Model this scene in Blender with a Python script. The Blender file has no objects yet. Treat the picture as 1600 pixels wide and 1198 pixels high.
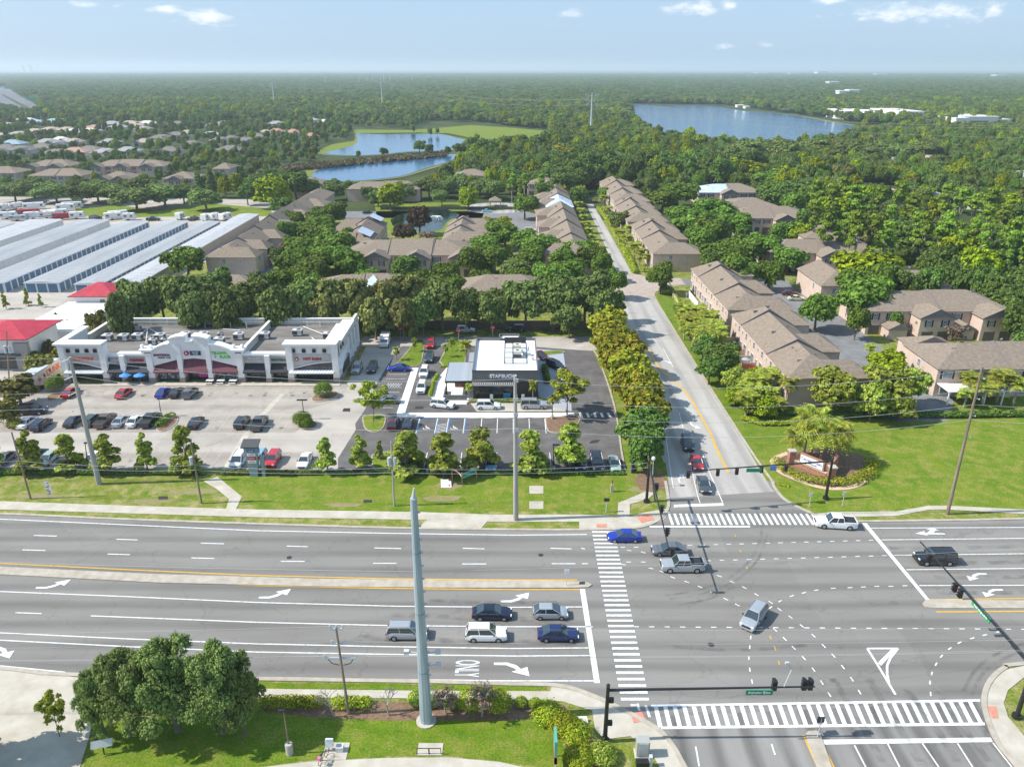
import bpy, bmesh, math, random
import numpy as np
from mathutils import Vector, Matrix

random.seed(7); np.random.seed(7)
R = math.radians
sc = bpy.context.scene
# ------------------------------------------------------------------ camera
FPX, PITCH, CAMH = 1200.0, math.atan(492/1200.0), 60.0     # focal length in pixels of a 1600 wide frame
cam_d = bpy.data.cameras.new('camera'); cam = bpy.data.objects.new('camera', cam_d)
sc.collection.objects.link(cam); sc.camera = cam
cam.location = (0, 0, CAMH); cam.rotation_euler = (R(90)-PITCH, 0, 0)
cam_d.sensor_width = 36; cam_d.lens = 36*FPX/1600; cam_d.clip_start = 1; cam_d.clip_end = 60000
# ------------------------------------------------------------------ sun, sky, exposure
SUN_EL, SUN_AZ = R(45), R(270-4)     # azimuth measured clockwise from +Y; the sun stands to the west
sun_d = bpy.data.lights.new('sun', 'SUN'); sun = bpy.data.objects.new('sun', sun_d)
sc.collection.objects.link(sun)
sdir = Vector((math.sin(SUN_AZ)*math.cos(SUN_EL), math.cos(SUN_AZ)*math.cos(SUN_EL), math.sin(SUN_EL)))
sun.rotation_euler = sdir.to_track_quat('Z', 'Y').to_euler()
sun.location = (-200, 0, 200)
sun_d.energy = 5.0; sun_d.angle = R(.5); sun_d.color = (1, .965, .9)
W = bpy.data.worlds.new('World'); sc.world = W; W.use_nodes = True
wn = W.node_tree; wn.nodes.clear()
def wnode(t, **k):
    n = wn.nodes.new(t)
    for a, b in k.items(): setattr(n, a, b)
    return n
wo = wnode('ShaderNodeOutputWorld'); bg = wnode('ShaderNodeBackground')
sky = wnode('ShaderNodeTexSky', sky_type='NISHITA', sun_disc=False, sun_elevation=SUN_EL, sun_rotation=SUN_AZ,
            air_density=1.0, dust_density=1.2, ozone_density=1.5, altitude=50)
wn.links.new(bg.outputs[0], wo.inputs[0]); bg.inputs[1].default_value = 0.092
# cumulus: soft white patches in given directions, broken up by noise
tc = wnode('ShaderNodeTexCoord')
nrm = wnode('ShaderNodeVectorMath', operation='NORMALIZE'); wn.links.new(tc.outputs['Generated'], nrm.inputs[0])
noi = wnode('ShaderNodeTexNoise'); noi.inputs['Scale'].default_value = 38; noi.inputs['Detail'].default_value = 7
noi.inputs['Roughness'].default_value = .62
mp = wnode('ShaderNodeMapping'); mp.inputs['Scale'].default_value = (1, 1, 2.2)
wn.links.new(nrm.outputs[0], mp.inputs[0]); wn.links.new(mp.outputs[0], noi.inputs['Vector'])
CLOUDS = [(258,13,26,8,1),(322,28,30,12,1),(345,40,34,8,.7),(383,12,10,7,.8),(132,7,24,6,.8),(186,9,10,4,.6),(270,34,12,6,.6),(738,36,16,5,.5),
 (892,19,19,7,.9),(1042,14,12,8,.8),(1095,12,34,10,1),(1140,8,18,10,1),(1172,8,10,7,.6),(1282,28,26,10,.6),(1290,3,24,6,.8),(1400,22,44,14,1),(1490,17,34,14,1.1),
 (1553,15,13,9,1),(1345,30,14,6,.6),(1130,74,34,6,.6),(1198,71,16,6,.7),(1410,5,22,8,.7),(585,67,14,4,.35),(250,80,30,5,.25),(20,36,40,6,.3),(930,60,12,4,.25),(1360,60,12,4,.3)]
def pxdir(px, py):
    u = (px-800)/FPX; v = (py-599)/FPX; s, c = math.sin(PITCH), math.cos(PITCH)
    return Vector((u, c-v*s, -(s+v*c))).normalized()
acc = None
for (px, py, wx, wy, a) in CLOUDS:
    d = pxdir(px, py); sub = wnode('ShaderNodeVectorMath', operation='SUBTRACT')
    wn.links.new(nrm.outputs[0], sub.inputs[0]); sub.inputs[1].default_value = d
    m = wnode('ShaderNodeVectorMath', operation='MULTIPLY'); wn.links.new(sub.outputs[0], m.inputs[0])
    m.inputs[1].default_value = (FPX/wx*.92, FPX/wx*.92, FPX/wy*.98)
    ln = wnode('ShaderNodeVectorMath', operation='LENGTH'); wn.links.new(m.outputs[0], ln.inputs[0])
    f = wnode('ShaderNodeMapRange'); wn.links.new(ln.outputs[1], f.inputs[0])
    f.inputs[1].default_value = 1.5; f.inputs[2].default_value = 0; f.inputs[3].default_value = 0; f.inputs[4].default_value = a
    if acc is None: acc = f.outputs[0]
    else:
        mx = wnode('ShaderNodeMath', operation='MAXIMUM'); wn.links.new(acc, mx.inputs[0]); wn.links.new(f.outputs[0], mx.inputs[1]); acc = mx.outputs[0]
nm = wnode('ShaderNodeMapRange'); wn.links.new(noi.outputs[0], nm.inputs[0])
nm.inputs[1].default_value = .30; nm.inputs[2].default_value = .72; nm.inputs[3].default_value = -.45; nm.inputs[4].default_value = .45
ad = wnode('ShaderNodeMath', operation='ADD'); wn.links.new(acc, ad.inputs[0]); wn.links.new(nm.outputs[0], ad.inputs[1])
cm = wnode('ShaderNodeMapRange', interpolation_type='SMOOTHSTEP'); wn.links.new(ad.outputs[0], cm.inputs[0])
cm.inputs[1].default_value = .30; cm.inputs[2].default_value = 1.05; cm.inputs[3].default_value = 0; cm.inputs[4].default_value = .78
mixc = wnode('ShaderNodeMix', data_type='RGBA'); wn.links.new(cm.outputs[0], mixc.inputs[0])
# a thin pale veil over the whole sky, then the clouds
veil = wnode('ShaderNodeMix', data_type='RGBA'); veil.inputs[0].default_value = .55
wn.links.new(sky.outputs[0], veil.inputs[6]); veil.inputs[7].default_value = (4.6, 7.1, 10.4, 1)
wn.links.new(veil.outputs[2], mixc.inputs[6]); mixc.inputs[7].default_value = (10.2, 10.4, 10.9, 1)
wn.links.new(mixc.outputs[2], bg.inputs[0])
sc.view_settings.view_transform = 'Standard'; sc.view_settings.look = 'None'
sc.view_settings.exposure = 0.33; sc.view_settings.gamma = 1; sc.view_settings.use_curve_mapping = False
sc.cycles.max_bounces = 6; sc.cycles.transparent_max_bounces = 8; sc.cycles.volume_bounces = 1; sc.cycles.diffuse_bounces = 3

# ------------------------------------------------------------------ surveying: image row and column to a place in metres
S_, C_ = math.sin(PITCH), math.cos(PITCH)
def G(px, py, z=0.0):
    u = (px-800)/FPX; v = (py-599)/FPX; t = (CAMH-z)/(S_+v*C_)
    return (u*t, (C_-v*S_)*t)
def GX(px, y, z=0.0):            # x of image column px at world y, height z
    t = y*C_+(CAMH-z)*S_
    return (px-800)/FPX*t

# ------------------------------------------------------------------ materials
MATS = {}
def lin(c): return tuple(((x/12.92) if x <= .04045 else ((x+.055)/1.055)**2.4) for x in c)
def mat(name, col, rough=.8, col2=None, scale=1.0, detail=4, metal=0, spec=None, bump=0, thr=(.35,.65), emit=None, island=0, objrand=0, coat=0, stretch=None, trans=0):
    if name in MATS: return MATS[name]
    m = bpy.data.materials.new(name); m.use_nodes = True; nt = m.node_tree; b = nt.nodes['Principled BSDF']
    b.inputs['Roughness'].default_value = rough; b.inputs['Metallic'].default_value = metal
    b.inputs['Specular IOR Level'].default_value = spec if spec is not None else (.12 if rough > .72 else .5)
    if coat: b.inputs['Coat Weight'].default_value = coat; b.inputs['Coat Roughness'].default_value = .05
    col = tuple(col)+(1,)
    src = None
    g = nt.nodes.new('ShaderNodeNewGeometry'); tcn = nt.nodes.new('ShaderNodeTexCoord')
    if col2 is not None:
        n = nt.nodes.new('ShaderNodeTexNoise'); n.inputs['Scale'].default_value = scale; n.inputs['Detail'].default_value = detail
        n.inputs['Roughness'].default_value = .6
        if stretch:
            mpn = nt.nodes.new('ShaderNodeMapping'); mpn.inputs['Scale'].default_value = stretch
            nt.links.new(tcn.outputs['Object'], mpn.inputs[0]); nt.links.new(mpn.outputs[0], n.inputs['Vector'])
        else: nt.links.new(tcn.outputs['Object'], n.inputs['Vector'])
        mr = nt.nodes.new('ShaderNodeMapRange'); mr.inputs[1].default_value = thr[0]; mr.inputs[2].default_value = thr[1]
        nt.links.new(n.outputs[0], mr.inputs[0])
        mx = nt.nodes.new('ShaderNodeMix'); mx.data_type = 'RGBA'; mx.inputs[6].default_value = col; mx.inputs[7].default_value = tuple(col2)+(1,)
        nt.links.new(mr.outputs[0], mx.inputs[0]); src = mx.outputs[2]
        if bump:
            bp = nt.nodes.new('ShaderNodeBump'); bp.inputs['Strength'].default_value = bump; bp.inputs['Distance'].default_value = .05
            nt.links.new(n.outputs[0], bp.inputs['Height']); nt.links.new(bp.outputs[0], b.inputs['Normal'])
    if island or objrand:
        hs = nt.nodes.new('ShaderNodeHueSaturation'); val = None
        if island:
            a = nt.nodes.new('ShaderNodeMapRange'); a.inputs[3].default_value = 1-island; a.inputs[4].default_value = 1+island
            nt.links.new(g.outputs['Random Per Island'], a.inputs[0]); val = a.outputs[0]
        if objrand:
            oi = nt.nodes.new('ShaderNodeObjectInfo'); a2 = nt.nodes.new('ShaderNodeMapRange')
            a2.inputs[3].default_value = 1-objrand; a2.inputs[4].default_value = 1+objrand; nt.links.new(oi.outputs['Random'], a2.inputs[0])
            a3 = nt.nodes.new('ShaderNodeMapRange'); a3.inputs[3].default_value = .5-objrand*.13; a3.inputs[4].default_value = .5
            nt.links.new(oi.outputs['Random'], a3.inputs[0]); nt.links.new(a3.outputs[0], hs.inputs['Hue'])
            if val is not None:
                mm = nt.nodes.new('ShaderNodeMath'); mm.operation = 'MULTIPLY'; nt.links.new(val, mm.inputs[0]); nt.links.new(a2.outputs[0], mm.inputs[1]); val = mm.outputs[0]
            else: val = a2.outputs[0]
        nt.links.new(val, hs.inputs['Value'])
        if src is not None: nt.links.new(src, hs.inputs['Color'])
        else: hs.inputs['Color'].default_value = col
        src = hs.outputs[0]
    if src is not None: nt.links.new(src, b.inputs['Base Color'])
    else: b.inputs['Base Color'].default_value = col
    if trans:
        tr = nt.nodes.new('ShaderNodeBsdfTranslucent'); ms = nt.nodes.new('ShaderNodeMixShader'); ms.inputs[0].default_value = trans
        if src is not None: nt.links.new(src, tr.inputs[0])
        else: tr.inputs[0].default_value = col
        out = nt.nodes['Material Output']; nt.links.new(b.outputs[0], ms.inputs[1]); nt.links.new(tr.outputs[0], ms.inputs[2]); nt.links.new(ms.outputs[0], out.inputs[0])
    if emit: b.inputs['Emission Color'].default_value = tuple(emit)+(1,); b.inputs['Emission Strength'].default_value = 1
    MATS[name] = m; return m

# ------------------------------------------------------------------ mesh builder
class MB:
    def __init__(s): s.v = []; s.f = []; s.m = []; s.off = Vector((0,0,0)); s.rot = None
    def _add(s, vs, fs, mi=0):
        n = len(s.v)
        for p in vs:
            p = Vector(p)
            if s.rot is not None: p = s.rot @ p
            s.v.append(tuple(p+s.off))
        for f in fs: s.f.append(tuple(i+n for i in f)); s.m.append(mi)
        return s
    def box(s, x0, x1, y0, y1, z0, z1, mi=0):
        return s._add([(x0,y0,z0),(x1,y0,z0),(x1,y1,z0),(x0,y1,z0),(x0,y0,z1),(x1,y0,z1),(x1,y1,z1),(x0,y1,z1)],
            [(0,3,2,1),(4,5,6,7),(0,1,5,4),(1,2,6,5),(2,3,7,6),(3,0,4,7)], mi)
    def poly(s, pts, z, mi=0):      # flat sheet, pts (x,y)
        a = sum(pts[i][0]*pts[(i+1)%len(pts)][1]-pts[(i+1)%len(pts)][0]*pts[i][1] for i in range(len(pts)))
        if a < 0: pts = pts[::-1]
        return s._add([(p[0],p[1],z) for p in pts], [tuple(range(len(pts)))], mi)
    def prism(s, pts, z0, z1, mi=0, mi_side=None):
        a = sum(pts[i][0]*pts[(i+1)%len(pts)][1]-pts[(i+1)%len(pts)][0]*pts[i][1] for i in range(len(pts)))
        if a < 0: pts = pts[::-1]
        n = len(pts); s._add([(p[0],p[1],z0) for p in pts]+[(p[0],p[1],z1) for p in pts], [tuple(range(n,2*n)), tuple(range(n-1,-1,-1))], mi)
        b = len(s.v)-2*n
        for i in range(n):
            j = (i+1)%n; s.f.append((b+i,b+j,b+n+j,b+n+i)); s.m.append(mi if mi_side is None else mi_side)
        return s
    def extr(s, pts, axis, a0, a1, mi=0):   # profile in a vertical plane pushed along x or y; pts (h,z)
        mk = (lambda h,z,a:(a,h,z)) if axis=='x' else (lambda h,z,a:(h,a,z))
        n = len(pts); vs = [mk(p[0],p[1],a0) for p in pts]+[mk(p[0],p[1],a1) for p in pts]
        fs = [tuple(range(n-1,-1,-1)), tuple(range(n,2*n))]+[(i,(i+1)%n,n+(i+1)%n,n+i) for i in range(n)]
        return s._add(vs, fs, mi)
    def quad(s, a, b, c, d, mi=0): return s._add([a,b,c,d], [(0,1,2,3)], mi)
    def tri(s, a, b, c, mi=0): return s._add([a,b,c], [(0,1,2)], mi)
    def cyl(s, p0, p1, r0, r1=None, n=8, mi=0, cap=True):
        r1 = r0 if r1 is None else r1
        p0, p1 = Vector(p0), Vector(p1); d = (p1-p0).normalized(); a = d.orthogonal().normalized(); b = d.cross(a)
        vs = []
        for p, r in ((p0,r0),(p1,r1)):
            for i in range(n):
                t = 2*math.pi*i/n; vs.append(p+a*math.cos(t)*r+b*math.sin(t)*r)
        fs = [(i,(i+1)%n,n+(i+1)%n,n+i) for i in range(n)]
        if cap: fs += [tuple(range(n-1,-1,-1)), tuple(range(n,2*n))]
        return s._add(vs, fs, mi)
    def tube(s, pts, r, n=5, mi=0):
        for i in range(len(pts)-1): s.cyl(pts[i], pts[i+1], r, r, n, mi)
        return s
    def sphere(s, c, rx, ry, rz, n=10, m=6, mi=0, jit=0):
        vs = []; fs = []
        for j in range(m+1):
            th = math.pi*j/m
            for i in range(n):
                ph = 2*math.pi*i/n; k = 1+random.uniform(-jit,jit)
                vs.append((c[0]+rx*k*math.sin(th)*math.cos(ph), c[1]+ry*k*math.sin(th)*math.sin(ph), c[2]+rz*k*math.cos(th)))
        for j in range(m):
            for i in range(n):
                fs.append((j*n+i, (j+1)*n+i, (j+1)*n+(i+1)%n, j*n+(i+1)%n))
        return s._add(vs, fs, mi)
    def mesh(s, name, mats):
        me = bpy.data.meshes.new(name); me.from_pydata(s.v, [], s.f)
        for mm in (mats if isinstance(mats,(list,tuple)) else [mats]): me.materials.append(mm)
        if any(s.m): me.polygons.foreach_set('material_index', s.m)
        me.update(); return me
    def build(s, name, mats, parent=None, loc=(0,0,0), rz=0, smooth=False, bevel=0):
        me = s.mesh(name, mats); o = bpy.data.objects.new(name, me); sc.collection.objects.link(o)
        o.location = loc; o.rotation_euler = (0,0,rz)
        if parent: o.parent = parent
        if smooth:
            for p in me.polygons: p.use_smooth = True
        if bevel:
            md = o.modifiers.new('bevel','BEVEL'); md.width = bevel; md.segments = 2; md.limit_method = 'ANGLE'
        return o
def tag(o, label=None, cat=None, group=None, kind=None):
    if label: o['label'] = label
    if cat: o['category'] = cat
    if group: o['group'] = group
    if kind: o['kind'] = kind
    return o
def thing(name, label, cat, loc=(0,0,0), rz=0, group=None, kind=None):
    o = bpy.data.objects.new(name, None); sc.collection.objects.link(o); o.empty_display_size = .3
    o.location = loc; o.rotation_euler = (0,0,rz); return tag(o, label, cat, group, kind)
KIDS = {}
def kids(o):
    return list(o.children)
def copy_tree(o, parent=None, loc=None, rz=None, scale=None, label=None, group=None):
    c = o.copy(); sc.collection.objects.link(c); c.parent = parent
    if loc is not None: c.location = loc
    if rz is not None: c.rotation_euler = (0,0,rz)
    if scale is not None: c.scale = scale
    if label: c['label'] = label
    if group: c['group'] = group
    for ch in o.children_recursive if False else kids(o): copy_tree(ch, c)
    return c
def link_mesh(name, me, parent=None, loc=(0,0,0), rz=0):
    o = bpy.data.objects.new(name, me); sc.collection.objects.link(o); o.location = loc; o.rotation_euler = (0,0,rz)
    if parent: o.parent = parent
    return o
FONT = None
def text(s, size, m, parent, loc, rot, name='lettering', ext=.03, align='CENTER', sx=1.0, bold=0.0):
    cu = bpy.data.curves.new(name, 'FONT'); cu.body = s; cu.size = size; cu.extrude = ext; cu.align_x = align; cu.align_y = 'CENTER'; cu.offset = bold
    t = bpy.data.objects.new(name, cu); sc.collection.objects.link(t)
    dg = bpy.context.evaluated_depsgraph_get(); dg.update(); me = bpy.data.meshes.new_from_object(t.evaluated_get(dg))
    bpy.data.objects.remove(t); me.materials.clear(); me.materials.append(m)
    o = link_mesh(name, me, parent, loc); o.rotation_euler = rot; o.scale = (sx,1,1); return o
def inpoly(x, y, P):
    c = False; j = len(P)-1
    for i in range(len(P)):
        if (P[i][1] > y) != (P[j][1] > y) and x < (P[j][0]-P[i][0])*(y-P[i][1])/(P[j][1]-P[i][1])+P[i][0]: c = not c
        j = i
    return c
def PG(pts, z=0): return [G(p[0],p[1],z) for p in pts]

def road_detail(m, axis, period=3.55, off=0.0, wear=.16):
    """wheel-track wear along the lanes, fine sealed cracks and blotches, all fixed to the ground"""
    nt = m.node_tree; b = nt.nodes['Principled BSDF']; src = b.inputs['Base Color'].links[0].from_socket; N = nt.nodes.new; L = nt.links.new
    tcn = N('ShaderNodeTexCoord'); sp = N('ShaderNodeSeparateXYZ'); L(tcn.outputs['Object'], sp.inputs[0])
    ns = N('ShaderNodeTexNoise'); ns.inputs['Scale'].default_value = .05; L(tcn.outputs['Object'], ns.inputs['Vector'])
    a = N('ShaderNodeMath'); a.operation = 'MULTIPLY_ADD'; L(ns.outputs[0], a.inputs[0]); a.inputs[1].default_value = 1.2; L(sp.outputs['Y' if axis=='x' else 'X'], a.inputs[2])
    c = N('ShaderNodeMath'); c.operation = 'MULTIPLY_ADD'; L(a.outputs[0], c.inputs[0]); c.inputs[1].default_value = 2*math.pi/period; c.inputs[2].default_value = off
    d = N('ShaderNodeMath'); d.operation = 'COSINE'; L(c.outputs[0], d.inputs[0])
    mp_ = N('ShaderNodeMapping'); mp_.inputs['Scale'].default_value = (.08,1.4,1) if axis=='x' else (1.4,.08,1); L(tcn.outputs['Object'], mp_.inputs[0]); n2 = N('ShaderNodeTexNoise'); n2.inputs['Scale'].default_value = 1.0; n2.inputs['Detail'].default_value = 8; L(mp_.outputs[0], n2.inputs['Vector'])
    e = N('ShaderNodeMath'); e.operation = 'MULTIPLY'; L(d.outputs[0], e.inputs[0]); L(n2.outputs[0], e.inputs[1])
    f = N('ShaderNodeMapRange'); f.inputs[1].default_value = -.1; f.inputs[2].default_value = .6; f.inputs[3].default_value = 1.04; f.inputs[4].default_value = 1-wear*1.3; L(e.outputs[0], f.inputs[0])
    vo = N('ShaderNodeTexVoronoi'); vo.feature = 'DISTANCE_TO_EDGE'; vo.inputs['Scale'].default_value = .11; nd = N('ShaderNodeTexNoise'); nd.inputs['Scale'].default_value = .5; nd.inputs['Detail'].default_value = 6; L(tcn.outputs['Object'], nd.inputs['Vector'])
    mv = N('ShaderNodeVectorMath'); mv.operation = 'MULTIPLY_ADD'; L(nd.outputs['Color'], mv.inputs[0]); mv.inputs[1].default_value = (5,5,0); L(tcn.outputs['Object'], mv.inputs[2]); L(mv.outputs[0], vo.inputs['Vector'])
    cr = N('ShaderNodeMapRange'); cr.inputs[1].default_value = .0; cr.inputs[2].default_value = .010; cr.inputs[3].default_value = .82; cr.inputs[4].default_value = 1; L(vo.outputs[0], cr.inputs[0])
    n3 = N('ShaderNodeTexNoise'); n3.inputs['Scale'].default_value = 9; n3.inputs['Detail'].default_value = 4; L(tcn.outputs['Object'], n3.inputs['Vector']); g = N('ShaderNodeMapRange'); g.inputs[3].default_value = .9; g.inputs[4].default_value = 1.1; L(n3.outputs[0], g.inputs[0])
    # square-ish repair patches
    vp = N('ShaderNodeTexVoronoi'); vp.distance = 'CHEBYCHEV'; vp.inputs['Scale'].default_value = .055; L(tcn.outputs['Object'], vp.inputs['Vector']); pr = N('ShaderNodeMapRange'); pr.inputs[1].default_value = 0; pr.inputs[2].default_value = 1; pr.inputs[3].default_value = .95; pr.inputs[4].default_value = 1.05; sc_ = N('ShaderNodeSeparateColor'); L(vp.outputs['Color'], sc_.inputs[0]); L(sc_.outputs[0], pr.inputs[0]); m9 = N('ShaderNodeMath'); m9.operation = 'MULTIPLY'; L(pr.outputs[0], m9.inputs[0]); L(g.outputs[0], m9.inputs[1]); g = m9
    h = N('ShaderNodeMath'); h.operation = 'MULTIPLY'; L(f.outputs[0], h.inputs[0]); L(cr.outputs[0], h.inputs[1]); h2 = N('ShaderNodeMath'); h2.operation = 'MULTIPLY'; L(h.outputs[0], h2.inputs[0]); L(g.outputs[0], h2.inputs[1])
    hs = N('ShaderNodeHueSaturation'); L(src, hs.inputs['Color']); L(h2.outputs[0], hs.inputs['Value']); L(hs.outputs[0], b.inputs['Base Color'])
def grass_detail(m, dry):
    nt = m.node_tree; b = nt.nodes['Principled BSDF']; src = b.inputs['Base Color'].links[0].from_socket; N = nt.nodes.new; L = nt.links.new
    tcn = N('ShaderNodeTexCoord'); n1 = N('ShaderNodeTexNoise'); n1.inputs['Scale'].default_value = .45; n1.inputs['Detail'].default_value = 10; n1.inputs['Roughness'].default_value = .75; L(tcn.outputs['Object'], n1.inputs['Vector'])
    f = N('ShaderNodeMapRange'); f.inputs[1].default_value = .46; f.inputs[2].default_value = .62; f.inputs[4].default_value = .85; L(n1.outputs[0], f.inputs[0])
    mx = N('ShaderNodeMix'); mx.data_type = 'RGBA'; L(f.outputs[0], mx.inputs[0]); L(src, mx.inputs[6]); mx.inputs[7].default_value = tuple(dry)+(1,)
    n2 = N('ShaderNodeTexNoise'); n2.inputs['Scale'].default_value = 5; n2.inputs['Detail'].default_value = 6; L(tcn.outputs['Object'], n2.inputs['Vector']); g = N('ShaderNodeMapRange'); g.inputs[1].default_value = .3; g.inputs[2].default_value = .7; g.inputs[3].default_value = .66; g.inputs[4].default_value = 1.3; L(n2.outputs[0], g.inputs[0])
    hs = N('ShaderNodeHueSaturation'); L(mx.outputs[2], hs.inputs['Color']); L(g.outputs[0], hs.inputs['Value']); L(hs.outputs[0], b.inputs['Base Color'])
# ================================================================== ground, roads, lots
M_grass_far = mat('forest_floor', (.035,.055,.018), 1, (.075,.095,.03), .03, 8)
M_lawn = mat('lawn_green', (.098,.178,.010), .95, (.165,.215,.020), .22, 9, thr=(.36,.66), bump=.4)
M_lawn2 = mat('lawn_dry', (.105,.172,.012), .95, (.20,.215,.035), .30, 9, thr=(.38,.64), bump=.4)
M_lawn3 = mat('lawn_lush', (.085,.160,.008), .95, (.14,.205,.014), .5, 8)
M_road = mat('aged_asphalt', (.192,.180,.162), .9, (.258,.243,.222), .10, 10, stretch=(.35,2.2,1), thr=(.3,.75))
M_road2 = mat('aged_asphalt_pale', (.36,.335,.305), .9, (.44,.415,.38), .12, 9, stretch=(2.2,.35,1))
M_road3 = mat('aged_asphalt_south', (.20,.19,.175), .9, (.27,.255,.235), .12, 9, stretch=(2.2,.35,1))
M_newasph = mat('new_asphalt', (.112,.103,.098), .9, (.155,.144,.137), .35, 9)
M_conc = mat('concrete', (.42,.38,.32), .9, (.50,.46,.39), .35, 9)
M_lot = mat('lot_paving', (.37,.33,.285), .9, (.47,.425,.37), .16, 10, thr=(.3,.7))
M_lot2 = mat('lot_paving_dark', (.31,.272,.23), .9, (.41,.365,.315), .25, 10, thr=(.3,.7))
M_walk = mat('walk_concrete', (.42,.375,.30), .9, (.53,.485,.41), .5, 9)
M_white_conc = mat('new_concrete', (.70,.68,.64), .85, (.78,.76,.72), .6, 6)
M_kerb = mat('kerb_concrete', (.36,.315,.25), .9, (.48,.425,.35), .8, 6)
M_paint = mat('white_paint', (.76,.76,.74), .75, (.46,.455,.44), 2.6, 9, thr=(.48,.72))
M_yellow = mat('yellow_paint', (.70,.40,.05), .75, (.45,.30,.10), 2.0, 8, thr=(.45,.75))
M_blue = mat('blue_paint', (.06,.20,.42), .7)
M_mulch = mat('mulch', (.16,.10,.065), 1, (.26,.17,.11), 2.5, 8)
M_brickred = mat('tactile_red', (.55,.20,.14), .9, (.62,.28,.2), 3, 4)
M_paver = mat('pinkish_pavers', (.36,.29,.24), .9, (.46,.385,.33), .6, 9)
M_stain = mat('tar', (.05,.05,.05), .9)

road_detail(M_road,'x',3.5,1.2); road_detail(M_road2,'y',3.6,0); road_detail(M_road3,'y',3.4,.5,.30); road_detail(M_newasph,'x',9,0,.08); road_detail(M_lot,'x',11,0,.10); road_detail(M_lot2,'x',5,0,.12)
grass_detail(M_lawn,(.26,.24,.06)); grass_detail(M_lawn2,(.36,.30,.14)); grass_detail(M_lawn3,(.20,.21,.04))
def struct(name, mb, m, label=None):
    o = mb.build(name, m); o['kind'] = 'structure'
    if label: o['label'] = label
    return o
def sheet(name, pts, z, m, label=None, px=True):
    P = PG(pts) if px else pts
    return struct(name, MB().poly(P, z), m, label)

# the lake floors are simply water sheets laid over the ground
struct('ground', MB().poly([(-22000,-200),(22000,-200),(22000,32000),(-22000,32000)], -.05), M_grass_far, 'wooded flat ground reaching to the horizon')
# near lawns
struct('lawn', MB().poly([(-140,20),(140,20),(140,140),(40,330),(-20,330),(-140,330)], 0), M_lawn2, 'mown verge of patchy green and dry grass')
E_ROAD_W = 24.2
# arterial with the whole junction
ART = [(-300,792),(0,804),(200,813),(400,820),(600,826),(800,829),(925,829),(985,827),(1010,823),(1030,814),(1042,802),(1047,790),(1046,775),(1042,752),
 (1205,752),(1208,762),(1222,779),(1244,792),(1269,804),(1290,814),(1346,816),(1600,812),(1900,802),
 (1900,1010),(1600,1034),(1566,1041),(1544,1060),(1534,1082),(1534,1104),(1542,1133),(1556,1162),(1577,1188),(1610,1230),
 (1110,1260),(1074,1198),(1056,1166),(1034,1140),(997,1118),(954,1096),(921,1082),(891,1072),(855,1067),(800,1066),(656,1062),(400,1058),(102,1051),(0,1041),(-300,1018)]
def fan(name, pts, z, m, label):
    bm = bmesh.new(); vs = [bm.verts.new((x,y,z)) for x,y in PG(pts)]; bm.faces.new(vs); bmesh.ops.triangulate(bm, faces=bm.faces[:])
    bmesh.ops.recalc_face_normals(bm, faces=bm.faces[:])
    me = bpy.data.meshes.new(name); bm.to_mesh(me); bm.free()
    if me.polygons[0].normal.z < 0: me.flip_normals()
    me.materials.append(m); o = link_mesh(name, me); o['kind'] = 'structure'; o['label'] = label; return o
road = fan('main_road', ART, .02, M_road, 'wide grey asphalt road with several lanes crossing the whole frame')
# north road: pale asphalt
nr = struct('side_road', MB().poly([G(1046,778),G(1047,770),(25.3,112),(25.2,131),(26.3,152),(27,175),(27.3,200),(29,222),(33,231),(40,231),(40,212),(40,150),(40.2,118),G(1188,735),G(1203,760),G(1210,768)], .024), M_road2, 'pale asphalt road running north from the junction')
struct('side_road_far', MB().poly([(33.4,237),(38,237),(38.9,372),(35.4,372)], .02), M_road2, 'narrow pale lane running north between the townhouses')
struct('paved_crossing', MB().poly([(27.5,212),(33.2,238),(38.2,238),(44,232),(52,232),(52,225),(44,222),(40.2,211)], .03), M_paver, 'pinkish paved patch where the side road narrows')
sr = struct('south_road', MB().poly([G(1010,1120),G(1535,1095),G(1545,1140),G(1560,1165),G(1585,1195),(60,40),(18,40),G(1076,1198),G(1056,1166),G(1034,1142)], .024), M_road3, 'asphalt approach coming from the bottom right')

# ---- kerbs and pavements
def offset_strip(pts, w, side=1):
    out = []
    for i,(x,y) in enumerate(pts):
        a = Vector(pts[max(i-1,0)]); b = Vector(pts[min(i+1,len(pts)-1)]); d = (b-a).normalized(); out.append((x-d.y*w*side, y+d.x*w*side))
    return out
def strip(mb, pts, w, z0, z1=None, side=1, mi=0, skip=()):
    o = offset_strip(pts, w, side)
    for i in range(len(pts)-1):
        if i in skip: continue
        q = [pts[i], pts[i+1], o[i+1], o[i]]
        if z1 is None: mb.poly(q, z0, mi)
        else: mb.prism(q, z0, z1, mi)
    return mb
def smooth_line(pts, n=4):
    out = []; P = [Vector(p) for p in pts]
    for i in range(len(P)-1):
        p0 = P[max(i-1,0)]; p1 = P[i]; p2 = P[i+1]; p3 = P[min(i+2,len(P)-1)]
        for k in range(n):
            t = k/n; out.append(tuple(.5*((2*p1)+(p2-p0)*t+(2*p0-5*p1+4*p2-p3)*t*t+(3*p1-p0-3*p2+p3)*t**3)))
    out.append(tuple(P[-1])); return out
kn = MB(); strip(kn, smooth_line(PG(ART[:14])), .45, 0, .13); struct('kerb', kn, M_kerb, 'concrete kerb along the north-west verge')
kn = MB(); strip(kn, smooth_line(PG(ART[14:23])), .45, 0, .13); struct('kerb', kn, M_kerb, 'concrete kerb along the north-east verge')
kn = MB(); strip(kn, smooth_line(PG(ART[23:33])), .5, 0, .13); struct('kerb', kn, M_kerb, 'curved concrete kerb at the south-east corner')
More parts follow.
